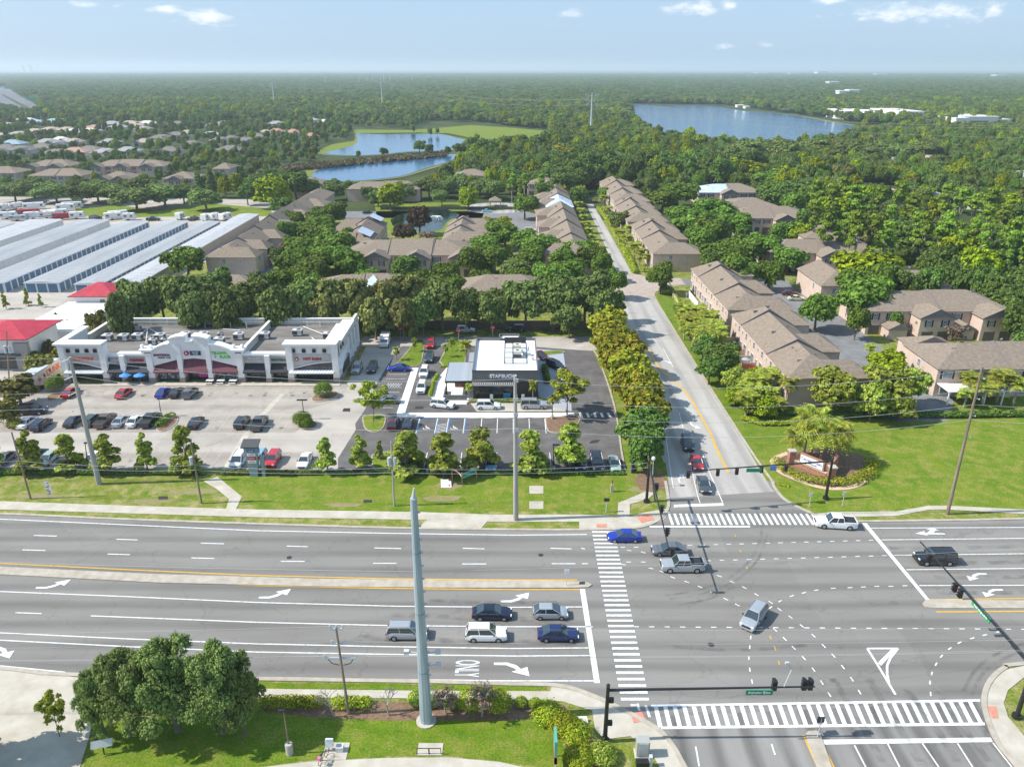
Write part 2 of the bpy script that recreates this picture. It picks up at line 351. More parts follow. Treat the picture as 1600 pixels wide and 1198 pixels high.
kn = MB(); strip(kn, smooth_line(PG(ART[33:])), .5, 0, .13); struct('kerb', kn, M_kerb, 'concrete kerb along the south-west verge')
kn = MB(); strip(kn, smooth_line([G(1205,752),(40.3,118),(40.1,150),(40.1,190),(40.3,211),(42,217),(46,221),(52,224)]), .35, 0, .13, side=-1); struct('kerb', kn, M_kerb, 'kerb on the east side of the side road')
kn = MB(); strip(kn, smooth_line([(25.3,112),(25.2,131),(26.3,152),(27,175),(27.3,200),(28,212)]), .35, 0, .13, side=1); struct('kerb', kn, M_kerb, 'kerb on the west side of the side road')
struct('pavement', MB().poly(PG([(-300,764),(0,783),(200,790),(400,796),(660,800),(768,804),(905,804),(985,806),(1010,800),(1040,795),(1046,800),(1036,813),(1010,823),(985,826),(905,826),(905,815),(768,815),(660,812),(400,808),(200,802),(0,796),(-300,777)]), .05), M_walk, 'concrete pavement along the north side of the road')
struct('pavement', MB().poly(PG([(662,804),(768,807),(752,826),(652,825),(668,812)]), .07), M_walk, 'concrete driveway apron crossing the verge')
struct('pavement', MB().poly(PG([(1270,803),(1300,800),(1400,799),(1452,790),(1480,790),(1600,796),(1800,796),(1800,803),(1600,803),(1480,796),(1452,796),(1400,806),(1300,808),(1285,812)]), .05), M_walk, 'curving concrete pavement along the north-east verge')
struct('path', MB().poly(PG([(318,752),(340,745),(356,758),(378,776),(366,802),(351,802),(358,780),(340,765)]), .066), M_walk, 'short bent concrete path crossing the verge')
struct('path', MB().poly(PG([(1008,768),(1024,770),(1012,780),(984,788),(984,806),(965,806),(966,786),(990,776)]), .06), M_walk, 'short concrete path at the junction corner')
# south-west corner pavement and verge
struct('pavement', MB().poly(PG([(400,1076),(650,1079),(860,1080),(862,1070),(891,1076),(921,1086),(954,1100),(997,1122),(1034,1144),(1050,1166),(1066,1200),(1040,1215),(1020,1180),(985,1150),(945,1155),(930,1140),(925,1110),(880,1096),(860,1094),(650,1091),(400,1089)]), .06), M_walk, 'concrete pavement and corner ramp at the south-west corner')
struct('driveway', MB().poly(PG([(-200,1022),(0,1046),(102,1056),(135,1060),(180,1060),(150,1100),(140,1150),(125,1198),(100,1260),(-200,1260)]), .055), M_walk, 'pale concrete driveway at the bottom left corner')
struct('driveway', MB().poly(PG([(395,1200),(480,1190),(600,1184),(700,1183),(780,1190),(850,1205),(900,1240),(395,1260)]), .055), M_walk, 'pale curved drive at the bottom edge')
struct('pavement', MB().poly(PG([(1640,1030),(1600,1040),(1572,1046),(1550,1062),(1541,1082),(1541,1104),(1549,1133),(1563,1162),(1590,1200),(1640,1240),(1640,1198),(1600,1150),(1575,1120),(1568,1098),(1575,1078),(1600,1058),(1640,1044)]), .06), M_walk, 'curved concrete pavement at the south-east corner')
for i,(c,l) in enumerate([([(985,972+143),(1003,1112),(1010,1125),(990,1130)],'red tactile panel on the south-west corner ramp'),
        ([(1543,1104),(1556,1104),(1560,1122),(1549,1122)],'red tactile panel on the south-east corner ramp'),
        ([(932,819),(948,819),(948,824),(932,824)],'red tactile panel at the west crosswalk north end'),
        ([(995,807),(1018,804),(1022,812),(1002,817)],'red tactile panel at the north-west corner ramp')]):
    struct('tactile_paving', MB().poly(PG(c), .09), M_brickred, l)
# medians
def median(pts, lab):
    P = PG(pts); mb = MB(); mb.prism(P, 0, .15); o = struct('median', mb, M_kerb, lab); return o
median([(-300,864),(0,886),(250,898),(500,905),(700,907),(880,908),(905,909),(918,911),(925,914),(920,918),(900,919),(700,919),(500,917),(250,911),(0,898),(-300,876)], 'raised concrete median left of the junction')
median([(1446,938),(1460,937),(1600,939),(1900,936),(1900,948),(1600,951),(1460,951),(1446,949),(1441,944)], 'raised concrete median right of the junction')
median([(1262,1143),(1275,1142),(1282,1148),(1300,1200),(1315,1245),(1292,1245),(1275,1195),(1258,1149)], 'narrow raised median on the south approach')
# bare soil and greener grass patches on the verge
for i,(px,py,rx,ry) in enumerate([(300,768,45,5),(540,788,30,4),(240,783,40,4),(60,775,40,4),(700,758,26,6),(690,778,30,5),(1190,790,15,3),(1000,765,16,5)]):
    cx,cy = G(px,py); ax,ay = (G(px+rx,py)[0]-cx),(G(px,py-ry)[1]-cy)
    P = [(cx+ax*math.cos(t)*(1+random.uniform(-.3,.3)), cy+ay*math.sin(t)*(1+random.uniform(-.3,.3))) for t in np.linspace(0,2*math.pi,15)[:-1]]
    struct('bare_soil', MB().poly(P, .012+i*.001), mat('dry_soil', (.30,.23,.14), 1, (.22,.22,.07), .9, 8), 'worn dry patch in the verge grass')
struct('lawn', MB().poly(PG([(1210,760),(1190,738),(1160,690),(1130,640),(1105,590),(1300,600),(1600,600),(1900,600),(1900,802),(1600,800),(1480,790),(1452,788),(1400,796),(1280,800),(1245,790),(1222,778)]), .008), M_lawn, 'broad bright lawn east of the side road')
struct('lawn', MB().poly(PG([(385,735),(1048,735),(1046,760),(1024,770),(1008,766),(985,774),(964,786),(964,799),(700,799),(640,799),(400,795),(380,776),(340,745)]), .008), M_lawn, 'greener stretch of verge in front of the coffee house lot')
struct('grass_strip', MB().poly([(40.5,116),(50,120),(50,170),(48,200),(46,219),(41.5,214),(40.45,200),(40.45,150)], .012), M_lawn3, 'bright grass strip beside the side road')
struct('grass_strip', MB().poly(PG([(400,1066),(656,1069),(855,1072),(855,1078),(650,1078),(400,1074)]), .012), M_lawn3, 'narrow grass strip along the south kerb')
struct('planting_bed', MB().poly(PG([(410,1100),(560,1097),(700,1096),(800,1098),(880,1100),(905,1130),(930,1160),(945,1198),(900,1200),(880,1160),(860,1120),(800,1125),(600,1125),(480,1120),(410,1108)]), .03), M_mulch, 'brown mulch bed along the south pavement')
struct('lawn', MB().poly(PG([(130,1198),(160,1130),(300,1120),(480,1120),(600,1125),(800,1124),(862,1120),(882,1160),(900,1198),(860,1200),(780,1188),(700,1180),(600,1181),(480,1187),(395,1198)]), .02), M_lawn3, 'green lawn at the bottom edge')

# ---- parking areas
struct('parking_lot', MB().poly([(-160,112.5),G(530,735),G(530,716),G(558,670),G(556,662),G(571,640),G(588,600),G(606,570),G(628,540),(-24,171.5),(-34,171.5),(-34,146.5),(-98,146.2),(-100,170),(-165,170)], .016), M_lot, 'pale concrete car park in front of the shop row')
struct('back_lane', MB().poly([(-36,169),(-22,169.3),(-15,169.5),(-5,169.5),(4,169),(18,166),(23,168),(23.5,176),(-36,176)], .036), M_lot, 'pale paved lane behind the coffee house')
struct('parking_lot', MB().poly(PG([(20,612),(100,602),(545,601),(530,625),(480,640),(470,660),(280,659),(40,659)]), .022), M_lot2, 'darker row of stalls before the shop row')
struct('parking_lot', MB().poly(PG([(0,676),(460,676),(480,662),(470,640),(200,640),(0,646)]), .024), M_lot2, 'darker centre stall rows of the car park')
struct('parking_lot', MB().poly(PG([(-100,706),(510,706),(490,733),(-100,733)]), .022), M_lot2, 'darker stall row behind the verge hedge')
struct('parking_lot', MB().poly(PG([(-150,560),(-150,470),(15,458),(70,470),(72,480),(30,500),(0,520)]), .018), M_lot, 'paved yard before the storage rows')
ASPH = [(528,735),(528,716),(556,671),(555,662),(570,640),(588,600),(605,572),(628,540),(645,532),(700,530),(862,531),(888,536),(925,546),(944,587),(960,640),(969,700),(975,735)]
struct('parking_lot', MB().poly(PG(ASPH), .026), M_newasph, 'dark new asphalt car park around the coffee house')
struct('path', MB().poly(PG([(644,575),(654,575),(633,645),(895,645),(896,652),(760,653),(620,652),(620,645)][:8]), .05), M_white_conc, 'white concrete walk between the stalls')
struct('path', MB().poly(PG([(700,572),(740,572),(740,625),(728,632),(688,632),(669,618),(680,596)]), .05), M_white_conc, 'white concrete terrace beside the coffee house')
struct('path', MB().poly(PG([(735,630),(880,630),(884,643),(745,643)]), .045), M_conc, 'pale concrete drive-through lane in front of the coffee house')
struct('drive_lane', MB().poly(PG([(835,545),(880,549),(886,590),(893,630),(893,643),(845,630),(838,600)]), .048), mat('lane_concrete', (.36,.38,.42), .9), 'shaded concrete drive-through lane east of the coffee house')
def island(pts, m, lab, name='kerbed_island', h=.14):
    P = smooth_line(PG(pts)+[G(*pts[0])], 3)[:-1]; mb = MB(); mb.prism(P, 0, h, 0)
    c = Vector((sum(p[0] for p in P)/len(P), sum(p[1] for p in P)/len(P)))
    Q = [tuple(c+(Vector(p)-c)*(1-.22/max(.3,(Vector(p)-c).length))) for p in P]
    mb.poly(Q, h+.012, 1); o = mb.build(name, [M_kerb, m]); tag(o, lab, None, None, 'structure'); return o
island([(620,568),(640,545),(650,533),(660,531),(663,541),(661,555),(656,570),(640,573),(625,573)], M_lawn3, 'kidney shaped grass island beside the drive-through queue')
island([(686,565),(697,545),(703,533),(722,532),(728,545),(727,563),(722,572),(697,573)], M_lawn3, 'grass island west of the coffee house')
island([(566,655),(570,650),(596,648),(603,655),(598,670),(585,676),(570,670)], M_lawn, 'rounded island with a feathery tree')
island([(852,653),(900,650),(905,660),(880,676),(860,676),(853,668)], M_mulch, 'planted island with rows of seedlings')
island([(486,622),(500,614),(526,612),(528,618),(518,624),(500,628),(488,627)], M_mulch, 'small brown island before the shop row')
island([(464,656),(480,655),(497,662),(490,670),(475,672),(466,668)], M_mulch, 'small round island with two topiary shrubs')
island([(72,620),(85,614),(95,616),(90,624),(76,627)], M_mulch, 'mulch island at the left end of the shop row')
island([(10,655),(20,652),(38,655),(35,668),(18,672),(8,668)], M_mulch, 'planted island at the left of the car park')
island([(244,664),(262,650),(278,650),(276,662),(258,674),(245,673)], M_mulch, 'long planted island in the middle of the car park')
island([(835,556),(850,549),(879,549),(880,552),(864,554),(842,558)], M_lawn3, 'grass corner east of the coffee house')
island([(580,712),(590,708),(612,706),(622,714),(615,733),(585,735)], M_lawn, 'grass island with a young spruce near the verge hedge')
island([(728,630),(735,624),(738,622),(842,622),(858,628),(862,634),(840,629),(740,629),(730,634)], mat('bed_green', (.08,.11,.03), 1, (.2,.17,.10), 3, 6), 'planting strip in front of the coffee house')
struct('kerb', strip(MB(), smooth_line(PG([(888,536),(925,546),(944,587),(960,640),(969,700),(975,735)])), .3, .03, .15, side=1), M_kerb, 'kerb along the east side of the coffee house car park')
struct('lawn', MB().poly(PG([(926,546),(945,587),(961,640),(970,700),(976,735),(1042,745),(1035,700),(1013,620),(985,548),(960,520),(930,520)]), .014), M_lawn, 'grass strip under the row of street trees')
struct('sandy_bed', MB().poly(PG([(1003,735),(1040,742),(1044,762),(1020,768),(1000,765),(990,750)]), .03), M_mulch, 'mulched corner beside the signal post')
# townhouse court
struct('courtyard_road', MB().poly([(70,128),(80,128),(92,146),(120,146),(120,158),(86,158),(86,222),(110,222),(110,230),(44,231),(44,224),(70,224)], .02), mat('court_asphalt', (.17,.17,.172), .9, (.24,.24,.24), .4, 8), 'asphalt courtyard between the eastern townhouses')
struct('courtyard_road', MB().poly([(2,225),(14,225),(14,340),(6,352),(-75,352),(-75,335),(0,335)], .02), MATS['court_asphalt'], 'asphalt lane between the western townhouses')
struct('courtyard_road', MB().poly([(-88,200),(-78,200),(-76,330),(-86,330)], .02), MATS['court_asphalt'], 'asphalt lane behind the long western townhouse row')
struct('storage_yard', MB().poly([(-290,190),(-106,190),(-98,330),(-110,385),(-330,400)], .01), M_lot, 'concrete yard around the storage rows')
# ================================================================== painted markings (parts of the road they lie on)
ZM = .045; TOPQ = {'ladder zebra crossing over the south approach': (34,35), 'zebra crossing over the side road mouth': (26,)}
def line(mb, pts, w=.16, z=ZM, px=True):
    P = PG(pts) if px else pts
    for i in range(len(P)-1):
        a, b = Vector(P[i]), Vector(P[i+1]); d = (b-a)
        if d.length < 1e-4: continue
        n = Vector((-d.y, d.x)).normalized()*w/2; mb.poly([tuple(a-n),tuple(b-n),tuple(b+n),tuple(a+n)], z)
    return mb
def lane(pts, w=.16, m=None, name='lane_line', parent=None, label=None):
    o = line(MB(), pts, w).build(name, m or M_paint); o.parent = parent or road
    if label: o['label'] = label
    return o
lane([(-200,798),(0,811),(200,820),(400,829),(600,833),(800,836),(917,835)], .18, name='edge_line')
for pts in ([(-200,911),(0,924),(200,932),(400,941),(619,947),(800,948.6),(911,948)], [(24,957),(65,958.5)], [(142,962),(400,972),(600,977),(800,979),(926,979)],
            [(-200,976),(0,988.5),(200,998),(400,1005.7),(600,1010),(800,1013),(921,1012)], [(-200,988),(0,1000),(200,1010),(400,1018.5),(600,1022),(800,1024.7),(922,1024)],
            [(0,1040),(102,1050)], [(407,1058),(600,1061),(800,1063.5),(928,1063.5)],
            [(1361,825),(1600,824),(1800,820)], [(1377,843.4),(1600,841),(1800,836)], [(1397,867.5),(1600,865),(1800,860)], [(1416,890),(1600,888),(1800,884)], [(1436,914.7),(1600,914.3),(1800,912)]):
    lane(pts)
lane([(-200,868),(0,880),(200,890),(400,899),(600,904),(800,906),(902,906)], .2, M_yellow, 'edge_line'); lane([(-200,884),(0,895.6),(200,906),(400,914.6),(600,919),(800,921),(906,921)], .2, M_yellow, 'edge_line')
lane([(1452,936.5),(1600,935),(1800,933)], .2, M_yellow, 'edge_line'); lane([(1463,956),(1600,955),(1800,952)], .22, M_yellow, 'edge_line')
for x0,x1,y in [(-90,-58,829),(53,89,837),(182,215,843),(314,350,849),(448,481,853.6),(585,627,856.5),(723,757,857),(860,893,857),(908,914,857),(-105,-70,852),(35,71,859.5),(168,203,866),(299,335,872),(439,476,877),(583,620,880),(722,760,881),(862,899,880.6),(909,919,880.6)]:
    lane([(x0,y-.5*(y<875)),(x1,y+.5*(y<875))], .17, name='lane_dash')
def bars(name, quads, label, parent=None):
    mb = MB()
    for i_, q in enumerate(quads): mb.poly(q, ZM+(.006 if i_ in TOPQ.get(label,()) else 0))
    o = mb.build(name, M_paint); o.parent = parent or road; o['label'] = label; return o
bars('stop_line', [PG([(906,920),(914,920),(937.5,1067),(928.5,1067)])], 'stop line across the eastbound lanes')
bars('stop_line', [PG([(1347,817.4),(1354,817.4),(1454,939),(1448,939)])], 'stop line across the westbound lanes')
bars('stop_line', [PG([(1282,1155.5),(1548,1152),(1551,1159),(1284,1163)])], 'stop line across the northbound lanes')
bars('stop_line', [PG([(1053,788.5),(1130,786),(1131,790),(1053,792.5)])], 'stop line across the southbound lanes')
def lerp(a,b,t): return a+(b-a)*t
q = []; yt, yb = G(0,831)[1], G(0,1092)[1]
for i in range(34):
    t = i/33; y = lerp(yt,yb,t); xl = lerp(G(925,831)[0],G(970,1092)[0],t); xr = lerp(G(960,831)[0],G(1014,1092)[0],t)
    q.append([(xl,y-.18),(xr,y-.18),(xr,y+.18),(xl,y+.18)])
bars('crosswalk', q, 'zebra crossing over the main road west of the junction')
q = []; y0, y1 = G(0,820)[1], G(0,802.5)[1]
for i in range(26):
    x = lerp(G(1048,811)[0],G(1273,809)[0],i/25); q.append([(x-.19,y0),(x+.19,y0),(x+.19,y1),(x-.19,y1)])
q.append(PG([(1015,821.5),(1172,821.5),(1172,824),(1015,824)]))
bars('crosswalk', q, 'zebra crossing over the side road mouth')
q = []
for i in range(34):
    t = i/33; a = G(lerp(1024,1514,t), lerp(1102,1094,t)); b = G(lerp(1032,1533,t), lerp(1136,1130,t))
    q.append([(a[0]-.22,a[1]),(a[0]+.22,a[1]),(b[0]+.22,b[1]),(b[0]-.22,b[1])])
q += [PG([(1017,1101),(1531,1092.3),(1532,1096),(1018,1104.5)]), PG([(1032,1135),(1538,1128.5),(1539,1133),(1034,1139)])]
q += [PG([(985,1100),(993,1100),(994,1103),(986,1103)]), PG([(994,1099),(998,1099),(1001,1110),(997,1110)]), PG([(1007,1102),(1011,1102),(1017,1120),(1013,1120)])]
bars('crosswalk', q, 'ladder zebra crossing over the south approach')
for pts in ([(1335,1164),(1352,1197),(1372,1235)], [(1387,1162),(1405,1197),(1428,1240)], [(1441,1161),(1466,1197),(1497,1245)], [(1496,1161),(1519,1197),(1550,1245)], [(1551,1160),(1580,1197),(1615,1245)], [(1205.5,1162),(1211,1179)], [(1087,1166),(1092.5,1197)]):
    lane(pts, .15, parent=sr)
lane([(1255,1148),(1277,1197),(1297,1243)], .18, M_yellow, 'edge_line', sr); lane([(1286,1164),(1302,1197),(1324,1245)], .18, M_yellow, 'edge_line', sr)
mk = MB(); line(mk, [(1355,1013),(1403,1013)], .25); line(mk, [(1355,1013),(1372,1040),(1399,1085)], .25, ZM+.004); line(mk, [(1403,1013),(1391,1028),(1386,1040),(1386,1052),(1389,1068)], .25, ZM+.008)
mk.poly(PG([(1394,1013),(1401,1013),(1377,1040),(1371,1036)]), ZM+.012); o = mk.build('channel_marking', M_paint, road)
for pts,w,m in [([(1020,618),(1035,652),(1047,730),(1052,762)],.12,M_paint), ([(1061,645),(1071,685),(1087,762),(1094,786)],.12,M_paint), ([(1098,710),(1105,730),(1117,757),(1129,785)],.14,M_paint), ([(1036,544),(1052,574)],.12,M_paint),
              ([(1013,544),(1024,566),(1035,580),(1055,597),(1070,612),(1085,632),(1095,650),(1110,677),(1119,700),(1138,738)],.38,M_yellow)]:
    P = smooth_line(PG(pts),3); o = line(MB(), P, w, px=False).build('lane_line', m); o.parent = nr
def dots(lst, ln=.62, w=.14, m=None, label='dotted guide line through the junction'):
    mb = MB(); P = PG(lst)
    for i,p in enumerate(P):
        a = Vector(P[max(i-1,0)]); b = Vector(P[min(i+1,len(P)-1)]); d = (b-a).normalized()*ln/2; p = Vector(p)
        line(mb, [tuple(p-d),tuple(p+d)], w, px=False)
    o = mb.build('guide_line', m or M_paint); o.parent = road; o['label'] = label
def row(a, b, n): return [(lerp(a[0],b[0],i/(n-1)), lerp(a[1],b[1],i/(n-1))) for i in range(n)]
dots([(973,855),(994,855)]+row((1078,852),(1361,844),15)); dots([(982,878),(1005,878)]+row((1107,876),(1382,868),14))
dots([(974,882),(1017,888),(1034,893),(1051,902),(1073,909),(1094,917),(1113,926),(1134,936),(1152,945)])
dots([(983,860),(1005,863),(1124,900),(1144,909),(1163,918),(1182,929),(1204,941),(1218,952),(1235,964),(1253,978),(1271,993),(1287,1009),(1302,1024),(1317,1042),(1331,1061),(1343,1081)])
dots([(1211,984),(1226,998),(1240,1012),(1256,1028),(1271,1046),(1284,1066),(1296,1085)]); dots(row((994,979),(1600,983),26))
dots([(1414,915),(1392,916),(1370,916),(1349,917),(1328,918),(1302,919),(1275,922),(1256,926),(1237,931),(1219,939),(1204,949)])
dots([(1173,996),(1171.5,1011),(1170,1028),(1171.5,1046),(1175,1064.6)]); dots([(1454,1084),(1453,1066),(1456,1052),(1462.5,1037.5),(1471,1025),(1484,1013),(1499,1004),(1519,997),(1538.6,992),(1560,987)])
dots([(1204,996),(1211,1013),(1217,1035)], m=M_yellow); dots([(1149,837),(1157,861),(1167,887)], .5, m=M_yellow)
def arrow(cx, cy, fx=1, fy=1, rz=0, s=1.0, head=True, parent=None):
    x, y = G(cx,cy); mb = MB(); T = lambda P: [(p[0]*fx*s, p[1]*fy*s) for p in P]
    mb.poly(T([(-1.6,-.7),(-.3,-.72),(.6,-.35),(1.15,.25),(.9,.55),(.35,.05),(-.4,-.35),(-1.6,-.38)]), 0); mb.poly(T([(.15,.55),(1.7,-.1),(1.9,1.15)]), .002)
    o = mb.build('turn_arrow', M_paint, parent or road, (x,y,ZM), rz); return o
arrow(80,914); arrow(427,929); arrow(803,935); arrow(797,1043,1,-1,0,1.1); arrow(-2,1017,1,-1)
arrow(1528,900,-1,-1,0,.85); arrow(1553,925,-1,-1,0,.85)
mk = MB(); mk.poly([(-2.2,.1),(-.6,.7),(-.8,.25),(1.9,.1),(1.9,-.15),(-.8,-.1),(-.6,-.45)],0).poly([(-.5,.2),(.4,1.0),(-.2,1.1),(1.0,1.5),(1.5,.75),(1.1,.9),(.3,.15)],.003); mk.build('turn_arrow', M_paint, road, (*G(1455,834),ZM))
for px,py,fx in ((1084,664,1),(1064,748,-1),(1042,564,1)): arrow(px,py,fx,1,R(-90),.8,parent=nr)
tx = text('ONLY', 3.7, M_paint, road, (*G(728,1044),ZM), (0,0,R(-90)), 'lettering', .003, bold=.03); tx.scale = (2.5/max(.1,tx.dimensions.x) if tx.dimensions.x else .3, 1, 1)
# yellow cover stains and manholes
for i,(px,py) in enumerate([(845,867),(452,871),(1111,1007)]):
    mb = MB(); mb.cyl((0,0,0),(0,0,.012),.35,n=14); mb.build('manhole_cover', M_stain, road, (*G(px,py),.03))
# ---- car park paint
lot = [o for o in bpy.data.objects if o.name.startswith('parking_lot')][-1]
lot0 = [o for o in bpy.data.objects if o.name.startswith('parking_lot')][0]
M_worn = mat('worn_paint', (.54,.50,.45), .8, (.42,.38,.33), 1.2, 6)
ya, yb = G(0,654)[1], G(0,677)[1]
for px in (654,682.5,700,726,752,777,802,827,852):
    x = G(px,664)[0]; blue = px < 730
    mb = MB(); line(mb, [(x-.1*blue,yb),(x-.1*blue,ya)], .13, px=False); o = mb.build('stall_line', M_paint, lot)
    if blue: line(MB(), [(x+.09,yb),(x+.09,ya)], .16, px=False).build('stall_line', M_blue, lot)
for px in (740,764.5,789.5,814.5,839.5):   # wheel stops
    mb = MB(); mb.box(-.9,.9,-.08,.08,0,.12); o = mb.build('wheel_stop', M_conc, lot, (G(px,654)[0], G(0,654.5)[1], .03), bevel=.02)
for px in (671,710.5):
    MB().box(-.9,.9,-.1,.1,0,.12).build('wheel_stop', M_blue, lot, (G(px,654)[0], G(0,654)[1], .03))
mb = MB()
for k in range(6): line(mb, [(G(684,0+664)[0], yb+.7+k*.62-.4),(G(697.5,664)[0], yb+.7+k*.62+.3)], .13, px=False)
mb.build('hatching', M_paint, lot)
def wheelchair(px, py):
    x,y = G(px,py); mb = MB()
    for k in range(11):
        t0, t1 = R(-200+k*25), R(-200+k*25+25); line(mb, [(.45*math.cos(t0)-.1,.45*math.sin(t0)*1.0-.1),(.45*math.cos(t1)-.1,.45*math.sin(t1)-.1)], .13, 0, px=False)
    line(mb, [(-.1,.75),(-.05,.1),(.45,.1),(.62,-.4),(.8,-.35)], .14, .003, px=False); line(mb, [(-.08,.4),(.35,.38)], .11, .006, px=False)
    mb.sphere((-.12,.98,.01), .13,.13,.004, 8, 3); mb.build('accessible_symbol', M_paint, lot, (x,y,ZM))
wheelchair(666,669); wheelchair(709,669)
ya, yb = G(0,707)[1], G(0,733)[1]
for px in (610,637.5,665,692,720,748,776,804,832,860,888,915,942): 
    x = G(px,720)[0]; line(MB(), [(x,yb),(x,ya)], .12, px=False).build('stall_line', M_paint, lot)
for y in (585,592,605.5,613,621,629,637):
    line(MB(), [(x_-(y-585)*.42,y) for x_ in (606,636)], .12).build('stall_line', M_paint, lot)
mb = MB()
for k in range(6): line(mb, [(607+k*4-5,604),(607+k*4+1,599)], .12)
mb.build('hatching', M_paint, lot)
line(MB(), [(901,540),(918,540)], .3).build('stop_line', M_paint, lot)
mb = MB()
for k in range(7): mb.poly(PG([(893+k*11,645),(897+k*11,645),(900+k*11,652),(896+k*11,652)]), ZM)
mb.build('crosswalk', M_paint, lot); mb = MB()
for k in range(9): line(mb, [(626+k*2.5-k*1.2,556-k*3+20-14),(640-k*.4,552-k*2.6)], .1)
for r,(y0,y1,xs) in enumerate([(602,622,[(112+i*21) for i in range(0,20)]), (640,657,[66+i*20.5 for i in range(1,20)]), (660,675,[60+i*20 for i in range(1,20)]), (708,731,[20+i*22 for i in range(0,22)])]):
    mb = MB()
    for px in xs:
        X = G(px,y1)[0]; line(mb, [(X,G(0,y1)[1]),(X+.05,G(0,y0)[1])], .10, .04, px=False)
    mb.build('stall_line', M_worn, lot0)
sheet('drain_cover', [(537,638),(547,638),(547,643),(535,643)], .06, M_stain, 'dark drain grate in the car park drive'); sheet('drain_cover', [(248,775.5),(262,775.5),(262,780),(247,780)], .06, M_stain, 'dark grate in the verge before the shop row')
sheet('drain_cover', [(568,781),(581,781),(581,785),(568,785)], .06, M_stain, 'small grate in the verge'); sheet('drain_cover', [(649,635),(662,635),(661,639),(648,639)], .06, M_stain, 'grate by the drive-through lane')
sheet('drain_cover', [(925,688),(938,687),(933,692),(920,693)], .06, M_stain, 'grate in the coffee house car park')
struct('path', MB().poly(PG([(438,615),(446,615),(414,650),(404,650)]), .036), M_walk, 'pale concrete walk band across the stall rows')
struct('path', MB().poly(PG([(382,675),(392,675),(360,735),(346,735)]), .036), M_walk, 'pale concrete band between the car park drive and the verge')
struct('pavement', MB().box(-84,-35.2,144.9,146.9,0,.14), M_walk, 'raised walk along the shop fronts')

# faint rubber marks curving through the junction
mt = bpy.data.materials.new('rubber_mark'); mt.use_nodes = True; b_ = mt.node_tree.nodes['Principled BSDF']; b_.inputs['Base Color'].default_value = (.03,.03,.03,1); b_.inputs['Roughness'].default_value = .9; nz_ = mt.node_tree.nodes.new('ShaderNodeTexNoise'); nz_.inputs['Scale'].default_value = .6; nz_.inputs['Detail'].default_value = 6; mr_ = mt.node_tree.nodes.new('ShaderNodeMapRange'); mr_.inputs[1].default_value = .4; mr_.inputs[2].default_value = .8; mr_.inputs[4].default_value = .34; tq = mt.node_tree.nodes.new('ShaderNodeTexCoord'); mt.node_tree.links.new(tq.outputs['Object'], nz_.inputs['Vector']); mt.node_tree.links.new(nz_.outputs[0], mr_.inputs[0]); mt.node_tree.links.new(mr_.outputs[0], b_.inputs['Alpha'])
for i,(pts,w) in enumerate([([(1040,930),(1090,922),(1140,902),(1175,870),(1190,830),(1180,790)],.35),([(1046,936),(1096,928),(1148,908),(1184,874),(1199,834)],.3),([(1060,945),(1110,935),(1150,915)],.4),([(1600,1005),(1560,1020),(1525,1045),(1505,1080)],.35),([(1600,1016),(1566,1030),(1535,1053),(1518,1086)],.35),
   ([(1300,1060),(1340,1120),(1378,1190)],.8),([(1355,1060),(1395,1120),(1436,1190)],.8),([(1410,1070),(1450,1120),(1496,1190)],.8),([(1462,1080),(1500,1130),(1545,1190)],.7),([(1420,878),(1520,880),(1640,876)],.9),([(1460,902),(1560,902),(1660,900)],.8),([(1480,926),(1560,926),(1660,924)],.8),([(1390,856),(1500,856),(1640,852)],.8),([(650,937),(760,941),(870,941)],.6),([(600,960),(740,966),(890,968)],.9),([(560,996),(720,1002),(900,1004)],.9),([(1050,1010),(1150,1016),(1260,1008)],.5)]):
    o = line(MB(), smooth_line(PG(pts),4), w, ZM+.016+i*.002, px=False).build('tyre_mark', mt); o.parent = road

for i in range(70):
    px, py = (random.choice([(x,random.choice([613,617])) for x in range(120,480,21)]+[(x,667) for x in range(100,450,20)]+[(x,718) for x in range(30,480,22)])); x, y = G(px+random.uniform(-2,2),py)
    mb = MB(); n = 9; mb.poly([(random.uniform(.5,.9)*math.cos(t)*.7,random.uniform(.6,1.1)*math.sin(t)) for t in np.linspace(0,2*math.pi,n+1)[:-1]],0); o = mb.build('oil_stain', mt, lot0, (x,y,.050+i*.0003))
# ================================================================== the shop row
M_stucco = mat('white_stucco', (.74,.72,.70), .9, (.80,.78,.76), .8, 5)
M_cream = mat('cream_stucco', (.60,.55,.47), .9, (.66,.60,.52), .8, 5)
M_beige = mat('beige_panel', (.47,.44,.41), .9, (.52,.49,.46), .8, 5)
M_trim = mat('white_trim', (.82,.81,.80), .8)
M_stone = mat('stone_base', (.26,.20,.17), .9, (.36,.29,.25), 2, 5)
M_dglass = mat('dark_glass', (.015,.018,.022), .12, (.05,.055,.06), .9, 3, spec=.7)
M_glass = mat('window_glass', (.10,.13,.17), .1, (.20,.24,.30), .5, 2, spec=.8)
M_black = mat('black_metal', (.018,.018,.02), .45)
M_awnb = mat('black_awning', (.02,.022,.027), .7)
M_maroon = mat('maroon_awning', (.13,.035,.05), .7, (.18,.055,.07), 1.2, 4, stretch=(6,.3,.3))
M_roof = mat('flat_roof_felt', (.13,.118,.105), .95, (.26,.24,.215), .22, 10, stretch=(.5,1.6,1), thr=(.3,.7))
M_unit = mat('rooftop_unit_metal', (.50,.50,.49), .5, (.60,.60,.58), 1.5, 4)
M_unitd = mat('rooftop_unit_grille', (.06,.06,.065), .7)
M_pipe = mat('white_pipe', (.72,.70,.66), .7)
M_frame = mat('window_frame_dark', (.05,.05,.055), .5)
M_blueglass = mat('poster_mix', (.10,.12,.16), .5, (.55,.55,.58), 1.6, 3, thr=(.45,.62))
shop = thing('shopping_plaza', 'long white shop row with stepped parapets, maroon and black awnings and flat grey roof', 'building', (-64,147,0))
